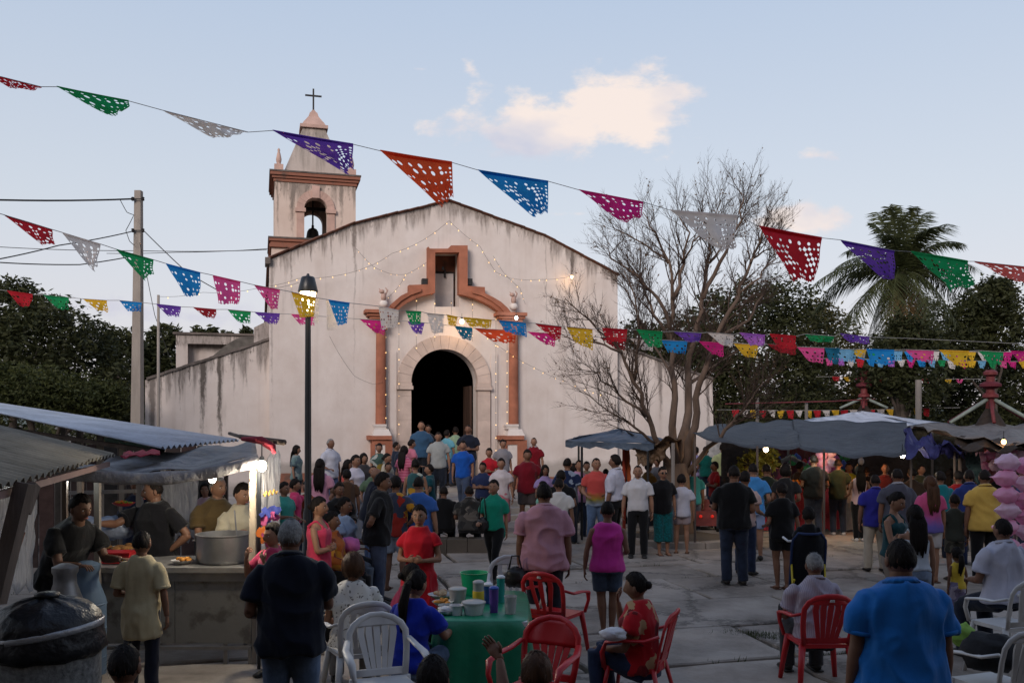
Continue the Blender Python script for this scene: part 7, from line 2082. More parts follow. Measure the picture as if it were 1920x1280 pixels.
# ---- cotton candy
M_candy = mat('pink_candy_floss_bag', (.95, .42, .62), rough=.3, noise=.25, scale=5, trans=.35, bump=.9, bscale=7, bdist=.03, spec=.6)
M_candl = mat('pale_pink_candy_bag', (.95, .62, .76), rough=.3, noise=.25, scale=5, trans=.35, bump=.9, bscale=7, bdist=.03, spec=.6)
t = thing('candy_pole', V(PX(1902, 11.6), 11.6, 0), 'upright pole carrying the stack of pink candy floss bags', 'pole'); post(V(PX(1902, 11.6), 11.6, 0), P(1902, 850, 11.6), .02, M_pole, t, name='shaft')
cd_ = random.Random(6); kk = 0
rown = ['top row', 'second row', 'third row', 'fourth row', 'fifth row', 'sixth row', 'lowest row']
for r_ in range(7):
    for c_ in range(2):
        x = (1888, 1924)[c_] + cd_.uniform(-3, 3) + (4 if r_ > 4 else 0); y = 864 + r_ * 31 + (c_ * 10) + cd_.uniform(-3, 3); sc_ = 1 if r_ < 5 else .75
        p = P(x, y, 11.4 + .1 * c_)
        o = bagmesh(p, (.145 * sc_, .12, .105 * sc_), 20 + kk, 16, .22)
        pin = len(o.v)
        for i in range(pin):   # pinched corner
            q = V(*o.v[i]) - p
            if q.x < -.09: q.z *= .45; q.x *= 1.12
            o.v[i] = tuple(q + p)
        ob_ = o.build('candy_floss_bag', M_candl if (kk % 3 == 0) else M_candy, None, True); kk += 1
        tag(ob_, 'pink candy floss bag, %s bag of the %s on the near stack' % (('left', 'right')[c_], rown[r_]), 'candy floss bag', 'bags of candy floss')
for k, (x, y, Y_) in enumerate([(1540, 852, 19.5), (1556, 850, 19.6), (1541, 868, 19.5), (1558, 866, 19.5), (1548, 880, 19.5), (1836, 858, 17.6), (1858, 852, 17.6), (1878, 856, 17.5), (1842, 875, 17.6), (1866, 872, 17.5), (1895, 850, 17.5), (1912, 846, 17.5)]):
    ob_ = bagmesh(P(x, y, Y_), (.13, .11, .11), 50 + k, 12, .2).build('candy_floss_bag', M_candl if k % 2 else M_candy, None, True)
    tag(ob_, 'far pink candy bag, %s in the cluster %s' % (['first', 'second', 'third', 'fourth', 'fifth', 'sixth', 'seventh'][k if k < 5 else k - 5], 'left of the orange bulb' if k < 5 else 'at the dark flap on the right'), 'candy floss bag', 'far bags of candy floss ' + ('left' if k < 5 else 'right'))
# red toy car beside the tree
p = V(PX(1316, 19.2), 19.2, 0); t = thing('kiddie_ride_car', p, 'small red toy ride car with glowing red lamps behind the tree trunk', 'kiddie ride')
b = MB(); b.box(p + V(0, 0, .45), (.5, .9, .3), taper=.85); b.box(p + V(0, .1, .7), (.38, .45, .22), taper=.7); b.build('body', M_rred, t)
for s in (1, -1):
    for yy in (-.3, .3): b = MB(); b.tube([p + V(s * .22, yy, .28), p + V(s * .28, yy, .28)], .12, 12); b.build('wheel', M_blkp, t)
    b = MB(); b.ball(p + V(s * .12, -.46, .5), .035, 8, 6); b.build('lamp', glow('red_lamp_glow', (.8, .03, .02), .3), t, True)
b = MB(); b.box(p + V(0, 0, .1), (.5, .7, .2)); b.build('stand', M_conc, t)
# ================================================================== papel picado banners
def paper(name, c):
    return mat(name, tuple(min(.9, x * 1.1 + .02) for x in rgb(*c)), rough=.8, noise=.12, scale=9, trans=.62, bump=.5, bscale=14, bdist=.02, spec=.2)
PAP = {'R': ('red', (196, 22, 40)), 'G': ('green', (4, 150, 84)), 'W': ('white', (226, 216, 208)), 'P': ('purple', (112, 66, 172)), 'O': ('orange', (232, 82, 34)), 'B': ('blue', (18, 140, 210)),
       'M': ('magenta', (214, 32, 130)), 'K': ('pink', (238, 84, 150)), 'Y': ('yellow', (238, 184, 40)), 'L': ('lilac', (186, 110, 206)), 'T': ('dark teal', (10, 110, 140)), 'D': ('deep red', (160, 16, 34)), 'S': ('salmon', (236, 110, 100)), 'C': ('pale blue', (120, 180, 215))}
PM = {k: paper('tissue_paper_' + v[0].replace(' ', '_'), v[1]) for k, v in PAP.items()}
fl = random.Random(21)
def flag(c, x1, y1, x2, y2, xr, yr, xl, yl, Y, Y2, label, group, nx, ny, wob):
    a, b_, c_, d = P(x1, y1, Y), P(x2, y2, Y2), P(xr, yr, Y2), P(xl, yl, (Y + Y2) / 2)
    sz = (b_ - a).length; dep = wob * sz
    sd = fl.uniform(0, 6.28); style = fl.randrange(3)
    def S(u, v):
        # keep the fold at the left: the lower edge starts where the paper is doubled over
        p = a * (1 - u) * (1 - v) + b_ * u * (1 - v) + c_ * u * v + d * (1 - u) * v
        w = dep * v ** .8 * (math.sin(u * 5.2 + sd + v * 2.1) * .8 + .35 * math.sin(u * 12 + sd * 2 + v * 3)) + dep * .25 * math.sin(v * 7 + sd)
        p = p + V(0, w, 0)
        p.z += dep * .16 * math.sin(u * 9 + sd) * (v if v > .1 else 0) + dep * .10 * math.sin(3.14159 * u) * (.3 + v) * math.sin(sd * 3)
        return p
    mb = MB(); vid = {}
    def vv(u, v):
        k = (round(u, 5), round(v, 5))
        if k not in vid:
            vid[k] = len(mb.v); mb.v.append(tuple(S(u, v)))
        return vid[k]
    for j in range(ny):
        for i in range(nx):
            u0, u1, v0, v1 = i / nx, (i + 1) / nx, j / ny, (j + 1) / ny
            uc, vc = (u0 + u1) / 2, (v0 + v1) / 2
            edge = i in (0, nx - 1) or j in (0, ny - 1)
            ring1 = i in (1, nx - 2) or j in (1, ny - 2)
            sx = abs(i - (nx - 1) / 2) / (nx / 2); sy = abs(j - (ny - 1) / 2) / (ny / 2); rr = math.hypot(sx, sy)
            hr = 0; dia = 0
            if j == 0: hr = 0 if nx > 6 else .0
            elif edge: hr = .27 if (i + 2 * j) % 4 else 0
            elif ring1: hr = .0 if (i + j) % 2 else .30
            elif style == 0: hr = .36 if (.4 < rr < .8) else 0; dia = 1
            elif style == 1: hr = .36 if (i * 2 + j) % 4 == 0 else 0
            else: hr = .38 if abs(sx - sy) < .2 else 0; dia = 1
            hr *= fl.uniform(.6, 1.25)
            bottom = j == ny - 1
            du_, dv_ = (u1 - u0), (v1 - v0)
            O = [(u0, v0), (uc, v0), (u1, v0), (u1, vc), (u1, v1), (uc, v1), (u0, v1), (u0, vc)]
            if bottom:   # scalloped / zigzag hem
                O[5] = (uc, v1 + dv_ * (.35 if style != 1 else -.3)); 
                if style == 1: pass
            if hr <= 0:
                ids = [vv(*q) for q in O]; mb.f.append(tuple(ids[::-1])); mb.m.append(0); continue
            I = []
            for k in range(8):
                an = -3 * math.pi / 4 + k * math.pi / 4
                r_ = hr * (1.15 if (dia and k % 2) else (.78 if dia else 1.0))
                I.append((uc + du_ * r_ * math.cos(an), vc + dv_ * r_ * math.sin(an)))
            for k in range(8):
                q = (vv(*O[k]), vv(*O[(k + 1) % 8]), vv(*I[(k + 1) % 8]), vv(*I[k])); mb.f.append(q[::-1]); mb.m.append(0)
    # hem of glued paper round the cord
    o0 = len(mb.v); hp = []
    for i in range(nx * 2 + 1):
        u = i / (nx * 2); p = S(u, 0); q = S(u, .07); hp.append((p + V(0, -.006, .004), q + V(0, -.008, 0)))
    for p, q in hp: mb.v += [tuple(p), tuple(q)]
    for i in range(nx * 2): mb.f.append((o0 + 2 * i, o0 + 2 * i + 1, o0 + 2 * i + 3, o0 + 2 * i + 2)); mb.m.append(0)
    o = mb.build('paper_banner', PM[c], None, 50)
    tag(o, label, 'paper banner', group)
    return a, b_
def string(name_label, flags, Yf, ends, group, nx, ny, wob=.12, lab=None, r=.006, loose=None):
    pts = [P(*e) for e in ends[0]]
    for i, fdef in enumerate(flags):
        c, x1, y1, x2, y2, xr, yr, xl, yl = fdef
        lb = lab(i, PAP[c][0], fdef, len(flags))
        a, b_ = flag(c, x1, y1, x2, y2, xr, yr, xl, yl, Yf(x1), Yf(x2), lb, group, nx, ny, wob)
        pts += [a, b_]
    pts += [P(*e) for e in ends[1]]
    fine = []
    for i in range(len(pts) - 1):
        for k in range(3): fine.append(pts[i].lerp(pts[i + 1], k / 3))
    fine.append(pts[-1])
    mb = MB(); mb.tube(fine, r, 4, cap=False); o = mb.build('banner_string', mat('pale_string', (.35, .34, .33), noise=0)); tag(o, name_label, 'string')
def after(flags, i):
    return None
ORD = ['first', 'second', 'third', 'fourth', 'fifth', 'sixth', 'seventh', 'eighth', 'ninth', 'tenth', 'eleventh', 'twelfth', '13th', '14th', '15th', '16th', '17th', '18th', '19th', '20th', '21st', '22nd', '23rd', '24th', '25th', '26th', '27th', '28th', '29th', '30th', '31st', '32nd']
# 1: large banners nearest the camera, across the whole sky
F1_ = [('R', -30, 136, 77, 163, 60, 165, 20, 168), ('G', 107, 163, 243, 190, 240, 205, 196, 214), ('W', 305, 207, 466, 248, 440, 246, 403, 265), ('P', 511, 245, 663, 271, 660, 315, 645, 318),
       ('O', 713, 283, 848, 305, 850, 372, 828, 384), ('B', 896, 319, 1028, 340, 1028, 395, 1000, 402), ('M', 1085, 356, 1206, 379, 1204, 405, 1166, 420), ('W', 1256, 394, 1382, 404, 1378, 462, 1345, 472),
       ('R', 1422, 424, 1540, 446, 1530, 524, 1492, 520), ('P', 1577, 450, 1678, 470, 1682, 518, 1655, 524), ('G', 1705, 472, 1812, 490, 1818, 536, 1782, 543), ('S', 1828, 490, 1940, 502, 1935, 530, 1880, 522)]
pos1 = ['cut off at the left edge', 'high at upper left over the trees', 'left of the spire', 'in front of the spire', 'over the peak of the gable', 'right of the gable peak', 'before the left bare tree crown', 'hanging inside the bare tree crown', 'between the bare tree and the palm', 'just left of the palm crown', 'before the palm crown', 'at the far right edge']
string('top cord of large paper banners running from upper left to right across the sky', F1_, lambda x: 7.2 + 1.6 * x / 1920, ([(-80, 125, 7.1)], [(1990, 510, 8.9)]), 'large paper banners on the top cord', 12, 8, .15, lambda i, c, f, n: 'large %s cut paper banner on the top cord, %s' % (c, pos1[i]), .003)
# 2: second cord from left
F2_ = [('R', 5, 402, 97, 430, 98, 457, 76, 459), ('W', 117, 436, 190, 458, 183, 500, 170, 504), ('G', 217, 467, 288, 487, 285, 512, 267, 524), ('B', 311, 494, 376, 511, 375, 553, 350, 556), ('K', 399, 516, 451, 528, 449, 570, 412, 570),
       ('K', 476, 534, 525, 543, 519, 578, 507, 579), ('Y', 546, 547, 592, 558, 588, 592, 562, 594), ('B', 616, 562, 656, 568, 650, 605, 632, 608), ('W', 710, 574, 748, 582, 746, 612, 716, 616), ('G', 760, 582, 790, 584, 788, 607, 770, 608),
       ('W', 800, 587, 832, 590, 831, 622, 810, 624), ('Y', 838, 590, 858, 594, 855, 612, 841, 610), ('Y', 868, 595, 922, 600, 920, 617, 882, 612), ('B', 935, 600, 986, 605, 988, 631, 948, 622), ('R', 1003, 606, 1053, 612, 1051, 634, 1036, 636),
       ('Y', 1062, 612, 1111, 617, 1112, 655, 1078, 642), ('R', 1128, 615, 1176, 618, 1173, 640, 1140, 642), ('G', 1193, 618, 1242, 622, 1240, 650, 1214, 648), ('P', 1263, 621, 1316, 624, 1312, 640, 1290, 643), ('W', 1326, 623, 1376, 627, 1374, 650, 1350, 646),
       ('L', 1386, 624, 1434, 628, 1432, 648, 1408, 646), ('R', 1442, 626, 1492, 630, 1490, 655, 1462, 656), ('G', 1510, 626, 1566, 630, 1560, 641, 1520, 640), ('P', 1574, 625, 1630, 632, 1628, 645, 1588, 640)]
pos2 = ['at the left edge before the upper wires', 'second from the left edge before the wires', 'before the concrete pole', 'right of the concrete pole', 'above the sloping left wall', 'left of the church corner', 'touching the street lamp', 'right of the street lamp', 'over the left portal column', 'left over the door arch', 'over the middle of the door', 'tiny, right of the door middle', 'under the orange door bulb', 'on the right portal column', 'right of the portal', 'at the left twigs of the bare tree', 'among the left limbs of the bare tree', 'left of the bare tree trunk stems', 'behind the bare tree stems', 'right of the bare tree stems', 'first right of the bare tree', 'glowing, between the trees', 'blown flat left of the palm', 'blown flat before the palm trunk']
string('middle cord of paper banners from the left edge past the lamp to the palm', F2_, lambda x: 10.5 + 5.0 * min(1, x / 1200.) + .8 * max(0, (x - 1200) / 700.), ([(-60, 385, 10.3)], [(1700, 634, 16.5), (1990, 648, 17)]), 'paper banners on the middle cord', 8, 6, .14, lambda i, c, f, n: '%s cut paper banner on the middle cord, %s' % (c, pos2[i]), .005)
# 3: lower cord
F3_ = [('R', 14, 545, 62, 552, 60, 574, 38, 572), ('G', 82, 553, 130, 558, 128, 580, 104, 576), ('Y', 155, 560, 200, 563, 202, 584, 180, 580), ('B', 223, 563, 266, 567, 262, 583, 238, 583), ('P', 293, 570, 340, 575, 338, 596, 316, 592),
       ('D', 362, 576, 406, 580, 405, 598, 386, 594), ('G', 426, 580, 470, 584, 468, 606, 446, 604), ('P', 477, 585, 525, 588, 522, 608, 503, 606), ('K', 546, 589, 592, 592, 590, 612, 563, 608), ('M', 674, 598, 723, 601, 720, 626, 698, 620),
       ('P', 764, 602, 796, 605, 790, 627, 776, 624), ('T', 852, 611, 886, 615, 884, 637, 866, 633), ('O', 889, 615, 968, 620, 966, 642, 926, 640), ('M', 989, 622, 1042, 626, 1040, 648, 1018, 643), ('D', 1124, 632, 1175, 634, 1172, 655, 1146, 650),
       ('W', 1180, 634, 1226, 638, 1224, 657, 1202, 655), ('B', 1240, 637, 1289, 640, 1286, 664, 1254, 661), ('M', 1310, 640, 1357, 643, 1355, 668, 1332, 661), ('Y', 1375, 643, 1422, 646, 1418, 671, 1394, 668), ('D', 1438, 645, 1494, 649, 1490, 664, 1456, 658),
       ('K', 1494, 650, 1546, 652, 1544, 679, 1514, 676), ('T', 1546, 652, 1574, 653, 1572, 684, 1556, 680), ('C', 1560, 653, 1606, 655, 1604, 680, 1572, 677), ('Y', 1596, 655, 1624, 655, 1622, 670, 1606, 668), ('B', 1624, 654, 1676, 656, 1676, 682, 1634, 680),
       ('K', 1698, 655, 1752, 657, 1750, 682, 1718, 676), ('Y', 1760, 656, 1816, 658, 1811, 687, 1785, 681), ('G', 1834, 657, 1882, 660, 1878, 685, 1854, 682), ('M', 1894, 658, 1940, 660, 1938, 680, 1910, 676)]
pos3 = ['before the big left tree', 'second before the big left tree', 'left of the concrete pole', 'touching the concrete pole', 'at the thin metal pole', 'over the annex', 'near the annex roof end', 'left of the street lamp', 'behind the street lamp', 'over the left portal capital', 'over the left of the door arch', 'over the right of the door arch', 'widest, over the right portal column', 'right of the portal wall', 'among the left bare tree limbs', 'left of the bare tree stems', 'at the bare tree stems', 'right of the bare tree stems', 'below the white and lilac ones', 'over the dark thicket', 'with a glowing spot, left of the palm', 'narrow, beside the pink one', 'pale, left of the palm trunk', 'small, left of the palm trunk', 'before the palm trunk', 'right of the palm trunk', 'before the right thicket', 'near the right ride mast', 'at the right edge']
string('lower cord of small paper banners crossing the church door to the right edge', F3_, lambda x: 18.5 - 1.5 * x / 1920, ([(-60, 538, 18.5)], [(1990, 664, 17)]), 'small paper banners on the lower cord', 6, 4, .14, lambda i, c, f, n: 'small %s paper banner on the lower cord, %s' % (c, pos3[i]), .006)
# loose white sheets beside the street lamp
for (q, lb) in ((('W', 612, 563, 634, 566, 632, 618, 613, 620), 'thin white paper banner hanging straight behind the blue one at the lamp'), (('W', 590, 560, 598, 561, 597, 604, 588, 604), 'narrow white paper strip just right of the lamp lantern')):
    flag(q[0], *q[1:], 15.9, 15.9, lb, 'paper banners on the middle cord', 5, 7, .06)
# 4: far dense rows
def far_row(lab_, x0, x1, y, dy, Y_, step, w, h, grp, cs, sagp=0):
    k = int((x1 - x0) / step); fd = []
    for i in range(k):
        x = x0 + i * step; yy = y + dy * i / k + sagp * 4 * (i / k) * (1 - i / k); c = cs[(i * 5 + i // 3) % len(cs)]
        fd.append((c, x, yy, x + w, yy + dy * w / (x1 - x0), x + w * fl.uniform(.75, 1), yy + h * fl.uniform(.8, 1.1), x + w * fl.uniform(.2, .5), yy + h * fl.uniform(.7, 1)))
    string(lab_ + ' cord', fd, lambda x: Y_, ([(x0 - 30, y, Y_)], [(x1 + 40, y + dy, Y_)]), grp, 4, 3, .15, lambda i, c, f, n: 'tiny %s banner, %s from left in the %s' % (c, ORD[i], lab_), .007)
far_row('far row behind the palm trunk', 1548, 1930, 672, 6, 25, 19, 16, 14, 'tiny paper banners in the far right row', 'KWYBGLMRC')
far_row('far row just behind the lower cord', 1580, 1930, 658, 2, 23, 23, 20, 18, 'tiny paper banners in the second far right row', 'CKWGYBM')
far_row('distant row above the dark tarp', 1372, 1760, 768, -4, 28, 17, 14, 14, 'tiny paper banners above the dark tarp', 'RGYBKWML', 3)
far_row('short distant row under the palm', 1560, 1830, 706, 4, 33, 21, 15, 9, 'tiny paper banners under the palm', 'RDORKY', 2)
# ================================================================== the crowd
WHT = (215, 213, 215); BLK = (26, 25, 28); NVY = (24, 30, 48); JN = ('jeans', (52, 64, 88), 'denim'); DJ = ('jeans', (34, 40, 56), 'denim'); LJ = ('jeans', (105, 125, 155), 'denim')
KB = ('trousers', (24, 24, 28)); G1 = 'people in the plaza crowd'; G2 = 'people at the church door'; G3 = 'people at the stalls'
PPL = {}
def pp(key, *a, **k):
    PPL[key] = person(*a, **k)
    return PPL[key]
# ---- foreground
pp('navy', 'broad grey-haired man in navy polo and light jeans, back turned, beside the food stall counter', 545, 972, 6.35, 184, ('bend', 'fwd'), top=('polo', (22, 27, 42)), bot=LJ, hair='crop', hairc=2, skin=1, w=1.22, belly=.12, headturn=-8, group=G1)
pp('blue', 'large man in a plain bright blue polo, back turned, nearest at bottom right', 1688, 1010, 5.35, 181, ('down', 'down'), top=('polo', (38, 122, 205)), bot=DJ, hair='crop', hairc=0, skin=1, w=1.42, belly=.1, group=G1)
pp('pink', 'stout man in pale pink polo with dark trousers, back turned, behind the red plastic chair', 1020, 905, 9.9, 183, ('down', 'down'), top=('polo', (205, 150, 165)), bot=('trousers', (44, 46, 56)), hair='crop', skin=1, w=1.35, belly=.1, group=G1)
pp('magenta', 'person in magenta sleeveless top and denim shorts, back turned, right of the green table', 1139, 940, 10.3, 178, ('down2', 'bend'), top=('tank', (222, 62, 165)), bot=('shorts', (74, 88, 110), 'denim'), hair='crop', skin=1, w=1.3, female=True, feet=2, group=G1)
pp('red', 'woman in a red dress clasping her hands, facing the camera behind the food table', 786, 948, 9.6, -8, ('clasp', 'clasp'), top=('dress', (205, 26, 44)), bot=('none',), hair='bun', skin=0, w=1.05, feet=2, headturn=6, group=G1)
pp('green', 'woman in green shirt and black trousers with shoulder bag walking towards the camera', 926, 900, 13.7, -14, ('swing', 'bend'), 'walk', top=('shirt', (16, 140, 116)), bot=('slim', (16, 17, 20)), hair='bun', skin=0, w=.98, female=True, group=G1)
pp('crochet', 'woman with short brown hair in white crochet top seated with her back to the camera', 662, 1043, 8.1, 192, ('lap', 'table'), 'sit', top=('dress_s' if 0 else 'blouse', (140, 134, 128), 'lace', (236, 232, 226)), bot=('trousers', (150, 145, 140)), hair='bob', hairc=1, skin=0, w=1.15, group=G1)
pp('royal', 'girl in royal blue tee with long dark ponytail seated left of the green table', 768, 1075, 7.5, 150, ('table', 'table'), 'sit', top=('tee', (28, 52, 178)), bot=LJ, hair='pony', skin=0, w=.98, nod=8, lean=8, group=G1)
pp('maroon_seat', 'woman in dark pink top seated behind the girl in royal blue', 752, 1062, 8.7, 120, ('table', 'lap'), 'sit', top=('tee', (150, 30, 74)), bot=DJ, hair='bun', skin=1, w=1.1, lean=10, group=G1)
pp('floral', 'woman in red floral blouse sitting sideways on a red chair, holding a white cloth', 1204, 1078, 7.7, -112, ('lap', 'chin'), 'sit', top=('blouse', (190, 24, 36), 'floral', (196, 160, 120), (120, 24, 30)), bot=('jeans', (44, 56, 84), 'denim'), hair='bun', skin=1, w=1.2, lean=4, nod=6, group=G1)
pp('grey_seat', 'grey-haired man in pale striped shirt seated on a red chair, back turned', 1530, 1040, 8.4, 182, ('lap', 'lap'), 'sit', top=('shirt', (190, 182, 196), 'fine', (170, 160, 176)), bot=('trousers', (60, 58, 60)), hair='crop', hairc=2, skin=1, w=1.12, lean=4, group=G1)
pp('white_seat', 'balding man in white polo seated on a white chair at the right edge', 1880, 975, 9.0, 196, ('lap', 'lap'), 'sit', top=('polo', (205, 205, 222)), bot=DJ, hair='crop', skin=1, w=1.25, group=G1)
pp('head1', 'dark-haired child seen from behind at the very bottom, under the boy in the beige tunic', 234, 1212, 4.8, 180, ('lap', 'lap'), 'sit', top=('tee', (30, 28, 30)), bot=DJ, hair='crop', skin=1, w=.85, group=G1)
pp('head2', 'dark-haired person at the bottom edge raising a hand beside the head', 812, 1238, 4.9, 176, ('lap', 'up'), 'sit', top=('tee', (30, 26, 30)), bot=DJ, hair='short', skin=1, w=.9, group=G1)
pp('head3', 'brown-haired person cropped by the bottom edge in front of the red chair', 1006, 1230, 5.0, 182, ('lap', 'lap'), 'sit', top=('tee', (60, 44, 36)), bot=DJ, hair='short', hairc=1, skin=1, w=1.0, group=G1)
# ---- stall people
pp('vendor', 'vendor in black shirt behind the stall counter reaching to the left', 290, 898, 9.9, -22, ('hip', 'reach'), top=('polo', (24, 24, 30)), bot=KB, hair='crop', skin=1, w=1.2, nod=8, headturn=-38, group=G3)
pp('brownman', 'man in olive brown shirt standing behind the big pot', 408, 893, 10.3, 30, ('table', 'fwd'), top=('shirt', (104, 86, 56)), bot=KB, hair='crop', hairc=2, skin=0, w=1.1, headturn=26, group=G3)
pp('potwoman', 'person with white sleeve and orange apron stirring behind the big pot', 452, 905, 10.1, 32, ('fwd', 'fwd'), top=('tee', (206, 196, 170)), bot=KB, hair='bun', skin=0, w=1.0, headturn=20, nod=12, group=G3)
pp('bender', 'dark clad man bending forward at the left stall under the corrugated roof', 112, 925, 8.6, 62, ('fwd', 'fwd'), top=('tee', (22, 22, 24)), bot=KB, hair='short', skin=2, w=1.1, lean=26, H=1.78, group=G3)
pp('boy', 'boy in a long beige tunic with a shoulder strap standing at the counter, back turned', 266, 998, 8.0, 176, ('bend', 'down'), top=('tunic', (206, 190, 152)), bot=('trousers', (34, 38, 54)), hair='crop', skin=1, w=.98, group=G3)
pp('stallkid', 'small girl in pink holding food behind the painted plastic sheet of the stall', 512, 985, 8.6, -40, ('mouth', 'mouth'), top=('tee', (200, 70, 110)), bot=KB, hair='short', skin=0, w=.9, H=None, group=G3)
pp('shopper', 'man in dark blue shirt deep inside the stall behind the shelf', 258, 892, 12.0, -10, ('bend', 'bend'), top=('tee', (30, 40, 66)), bot=KB, hair='short', skin=1, group=G3)
pp('shopper2', 'customer in pale pink blouse standing behind the stall, left of its lit bulb', 385, 905, 13.5, 10, ('fold', 'fold'), top=('blouse', (196, 160, 164)), bot=KB, hair='long', skin=0, group=G3)
# ---- left middle
pp('halter', 'woman in pink halter top with folded arms, in profile, right of the man in navy', 598, 932, 10.1, 82, ('fold', 'fold'), top=('halter', (214, 66, 100)), bot=('jeans', (120, 124, 136), 'denim'), hair='bun', skin=0, w=1.1, feet=2, group=G1)
pp('paleblue', 'woman in pale blue blouse seated in profile with a pink bundle on her lap', 646, 935, 12.0, 78, ('lap', 'lap'), 'sit', top=('blouse', (172, 192, 220)), bot=('jeans', (96, 106, 120), 'denim'), hair='bun', skin=1, w=1.05, group=G1)
pp('orange', 'woman in an orange and brown patterned shawl sitting between two women in profile', 622, 962, 11.3, 84, ('lap', 'lap'), 'sit', top=('long', (176, 92, 36), 'floral', (206, 140, 50), (120, 50, 30)), bot=KB, hair='short', skin=1, female=True, group=G1)
pp('blackprof', 'man in black polo and jeans leaning forward with a hand behind his back, in profile', 708, 888, 12.0, 92, ('back', 'back'), top=('polo', (24, 24, 28)), bot=('jeans', (66, 76, 100), 'denim'), hair='short', skin=1, w=1.2, lean=6, belly=.12, group=G1)
pp('yellowprint', 'man in yellow and red printed shirt and pale shorts behind the man in black', 742, 893, 13.0, 172, ('bend', 'hip'), top=('tee', (64, 70, 90), 'print', (214, 150, 40), (170, 50, 40)), bot=('shorts', (170, 182, 200)), hair='short', skin=1, feet=2, group=G1)
pp('bluetee', 'man in plain mid blue tee with his back turned behind the red dress', 785, 893, 13.2, 178, ('bend', 'down2'), top=('tee', (58, 104, 182)), bot=DJ, hair='crop', skin=0, w=1.12, group=G1)
pp('cap', 'man in black jacket with a red scarf over his face beside the lamp post', 636, 905, 15.5, 40, ('lap', 'fold'), 'stand', top=('long', (24, 24, 26)), bot=KB, hair='short', skin=1, H=None, base=-.25, group=G1)
pp('bald', 'bald man in dark blue top bending before the woman in white blouse', 692, 893, 15.3, 110, ('fwd', 'fwd'), top=('long', (26, 32, 48)), bot=('trousers', (70, 90, 130)), hair='none', skin=1, lean=12, H=1.62, group=G1)
pp('child_pink', 'small child in bright pink top leaning beside the lamp post', 553, 900, 16.0, 100, ('reach', 'down'), top=('tee', (226, 72, 122)), bot=DJ, hair='short', skin=0, H=None, base=0, group=G1, w=.9)
pp('longhair', 'woman in pink tee with very long black hair, right of the lamp post', 600, 861, 17.4, 182, ('bend', 'down'), top=('tee', (222, 160, 186)), bot=KB, hair='long', skin=1, w=1.02, base=0, group=G1)
pp('tealkid', 'woman in teal top with an orange bag behind the painted plastic sheet', 533, 905, 14.5, 60, ('bend', 'fwd'), top=('tee', (60, 150, 140)), bot=('trousers', (150, 80, 50)), hair='short', skin=1, base=0, group=G1)
# ---- on the church platform, left
B3 = .44
pp('p1', 'woman in grey green printed tee left of the lamp post by the wall', 556, 835, 21.6, 80, ('down', 'down'), top=('tee', (118, 142, 142), 'print', (90, 110, 120), (150, 160, 160)), bot=DJ, hair='long', skin=0, base=B3 - .1, group=G2)
pp('p2', 'grey-haired man in white polo with a chest print standing against the church wall', 620, 822, 21.8, 55, ('down', 'bend'), top=('polo', (212, 214, 228)), bot=('jeans', (78, 92, 128), 'denim'), hair='crop', hairc=2, skin=1, w=1.08, base=.3, group=G2)
pp('p3', 'woman in white vee neck blouse and pale trousers in profile near the orange pedestal', 667, 853, 18.4, 62, ('bend', 'fwd'), top=('blouse', (222, 216, 228)), bot=('trousers', (186, 190, 204)), hair='bun', skin=0, w=1.12, base=0, group=G1)
pp('p4', 'dark-haired girl just behind the woman in the white vee neck blouse', 682, 850, 19.6, 30, ('down', 'down'), top=('tee', (64, 62, 64)), bot=DJ, hair='long', skin=0, base=.16, group=G2)
pp('p5', 'woman in teal and white printed blouse with red skirt in front of the left pedestal', 711, 832, 21.7, -5, ('bend', 'bend'), top=('tee', (70, 96, 90), 'print', (180, 186, 180), (150, 130, 60)), bot=('skirt', (150, 56, 74), 'floral', (190, 110, 120)), hair='short', female=True, skin=0, base=B3, feet=2, group=G2)
pp('p6', 'youth in dark slate tee in profile between the left pedestal and the doorway', 743, 828, 21.6, 110, ('bend', 'bend'), top=('tee', (40, 48, 66)), bot=DJ, hair='crop', skin=0, base=B3, group=G2)
pp('p7', 'girl in pink striped tee with long dark hair standing left of the church door', 758, 836, 20.9, 150, ('down', 'bend'), top=('tee', (226, 130, 158), 'stripe', (206, 96, 130)), bot=('jeans', (120, 130, 150), 'denim'), hair='long', skin=0, base=.3, group=G2)
pp('p8', 'woman in pink shirt behind the girl with the striped tee', 772, 824, 22.2, 120, ('bend', 'bend'), top=('blouse', (222, 128, 150)), bot=DJ, hair='short', female=True, skin=0, base=B3, group=G2)
pp('p9', 'woman in teal and yellow patterned tank top seen from behind below the door steps', 779, 861, 18.4, 184, ('down', 'down'), top=('tank', (56, 96, 100), 'print', (200, 206, 190), (196, 150, 50)), bot=('trousers', (30, 30, 34)), hair='bun', skin=0, w=1.12, base=0, group=G1)
pp('p10', 'man in steel blue printed tee standing at the left of the dark doorway', 790, 789, 25.2, -4, ('bend', 'bend'), top=('tee', (58, 92, 124)), bot=('trousers', (26, 30, 38)), hair='crop', skin=0, w=1.1, base=.56, group=G2)
pp('p11', 'man in pale grey tee looking down in the middle of the doorway', 822, 808, 23.0, 4, ('down', 'down'), top=('tee', (176, 180, 178)), bot=('jeans', (36, 42, 54), 'denim'), hair='crop', skin=0, w=1.02, nod=22, base=B3, group=G2)
pp('p12', 'boy in bright blue tee and jeans walking out of the church onto the steps', 868, 826, 21.9, -3, ('down', 'down'), 'walk', top=('tee', (28, 92, 190)), bot=('jeans', (70, 84, 110), 'denim'), hair='short', skin=0, base=.3, group=G2)
pp('p13', 'tattooed man in dark navy tee at the right side of the doorway', 878, 796, 24.6, -10, ('clasp', 'clasp'), top=('tee', (32, 38, 54)), bot=('jeans', (40, 50, 90), 'denim'), hair='crop', skin=1, w=1.12, base=.56, group=G2)
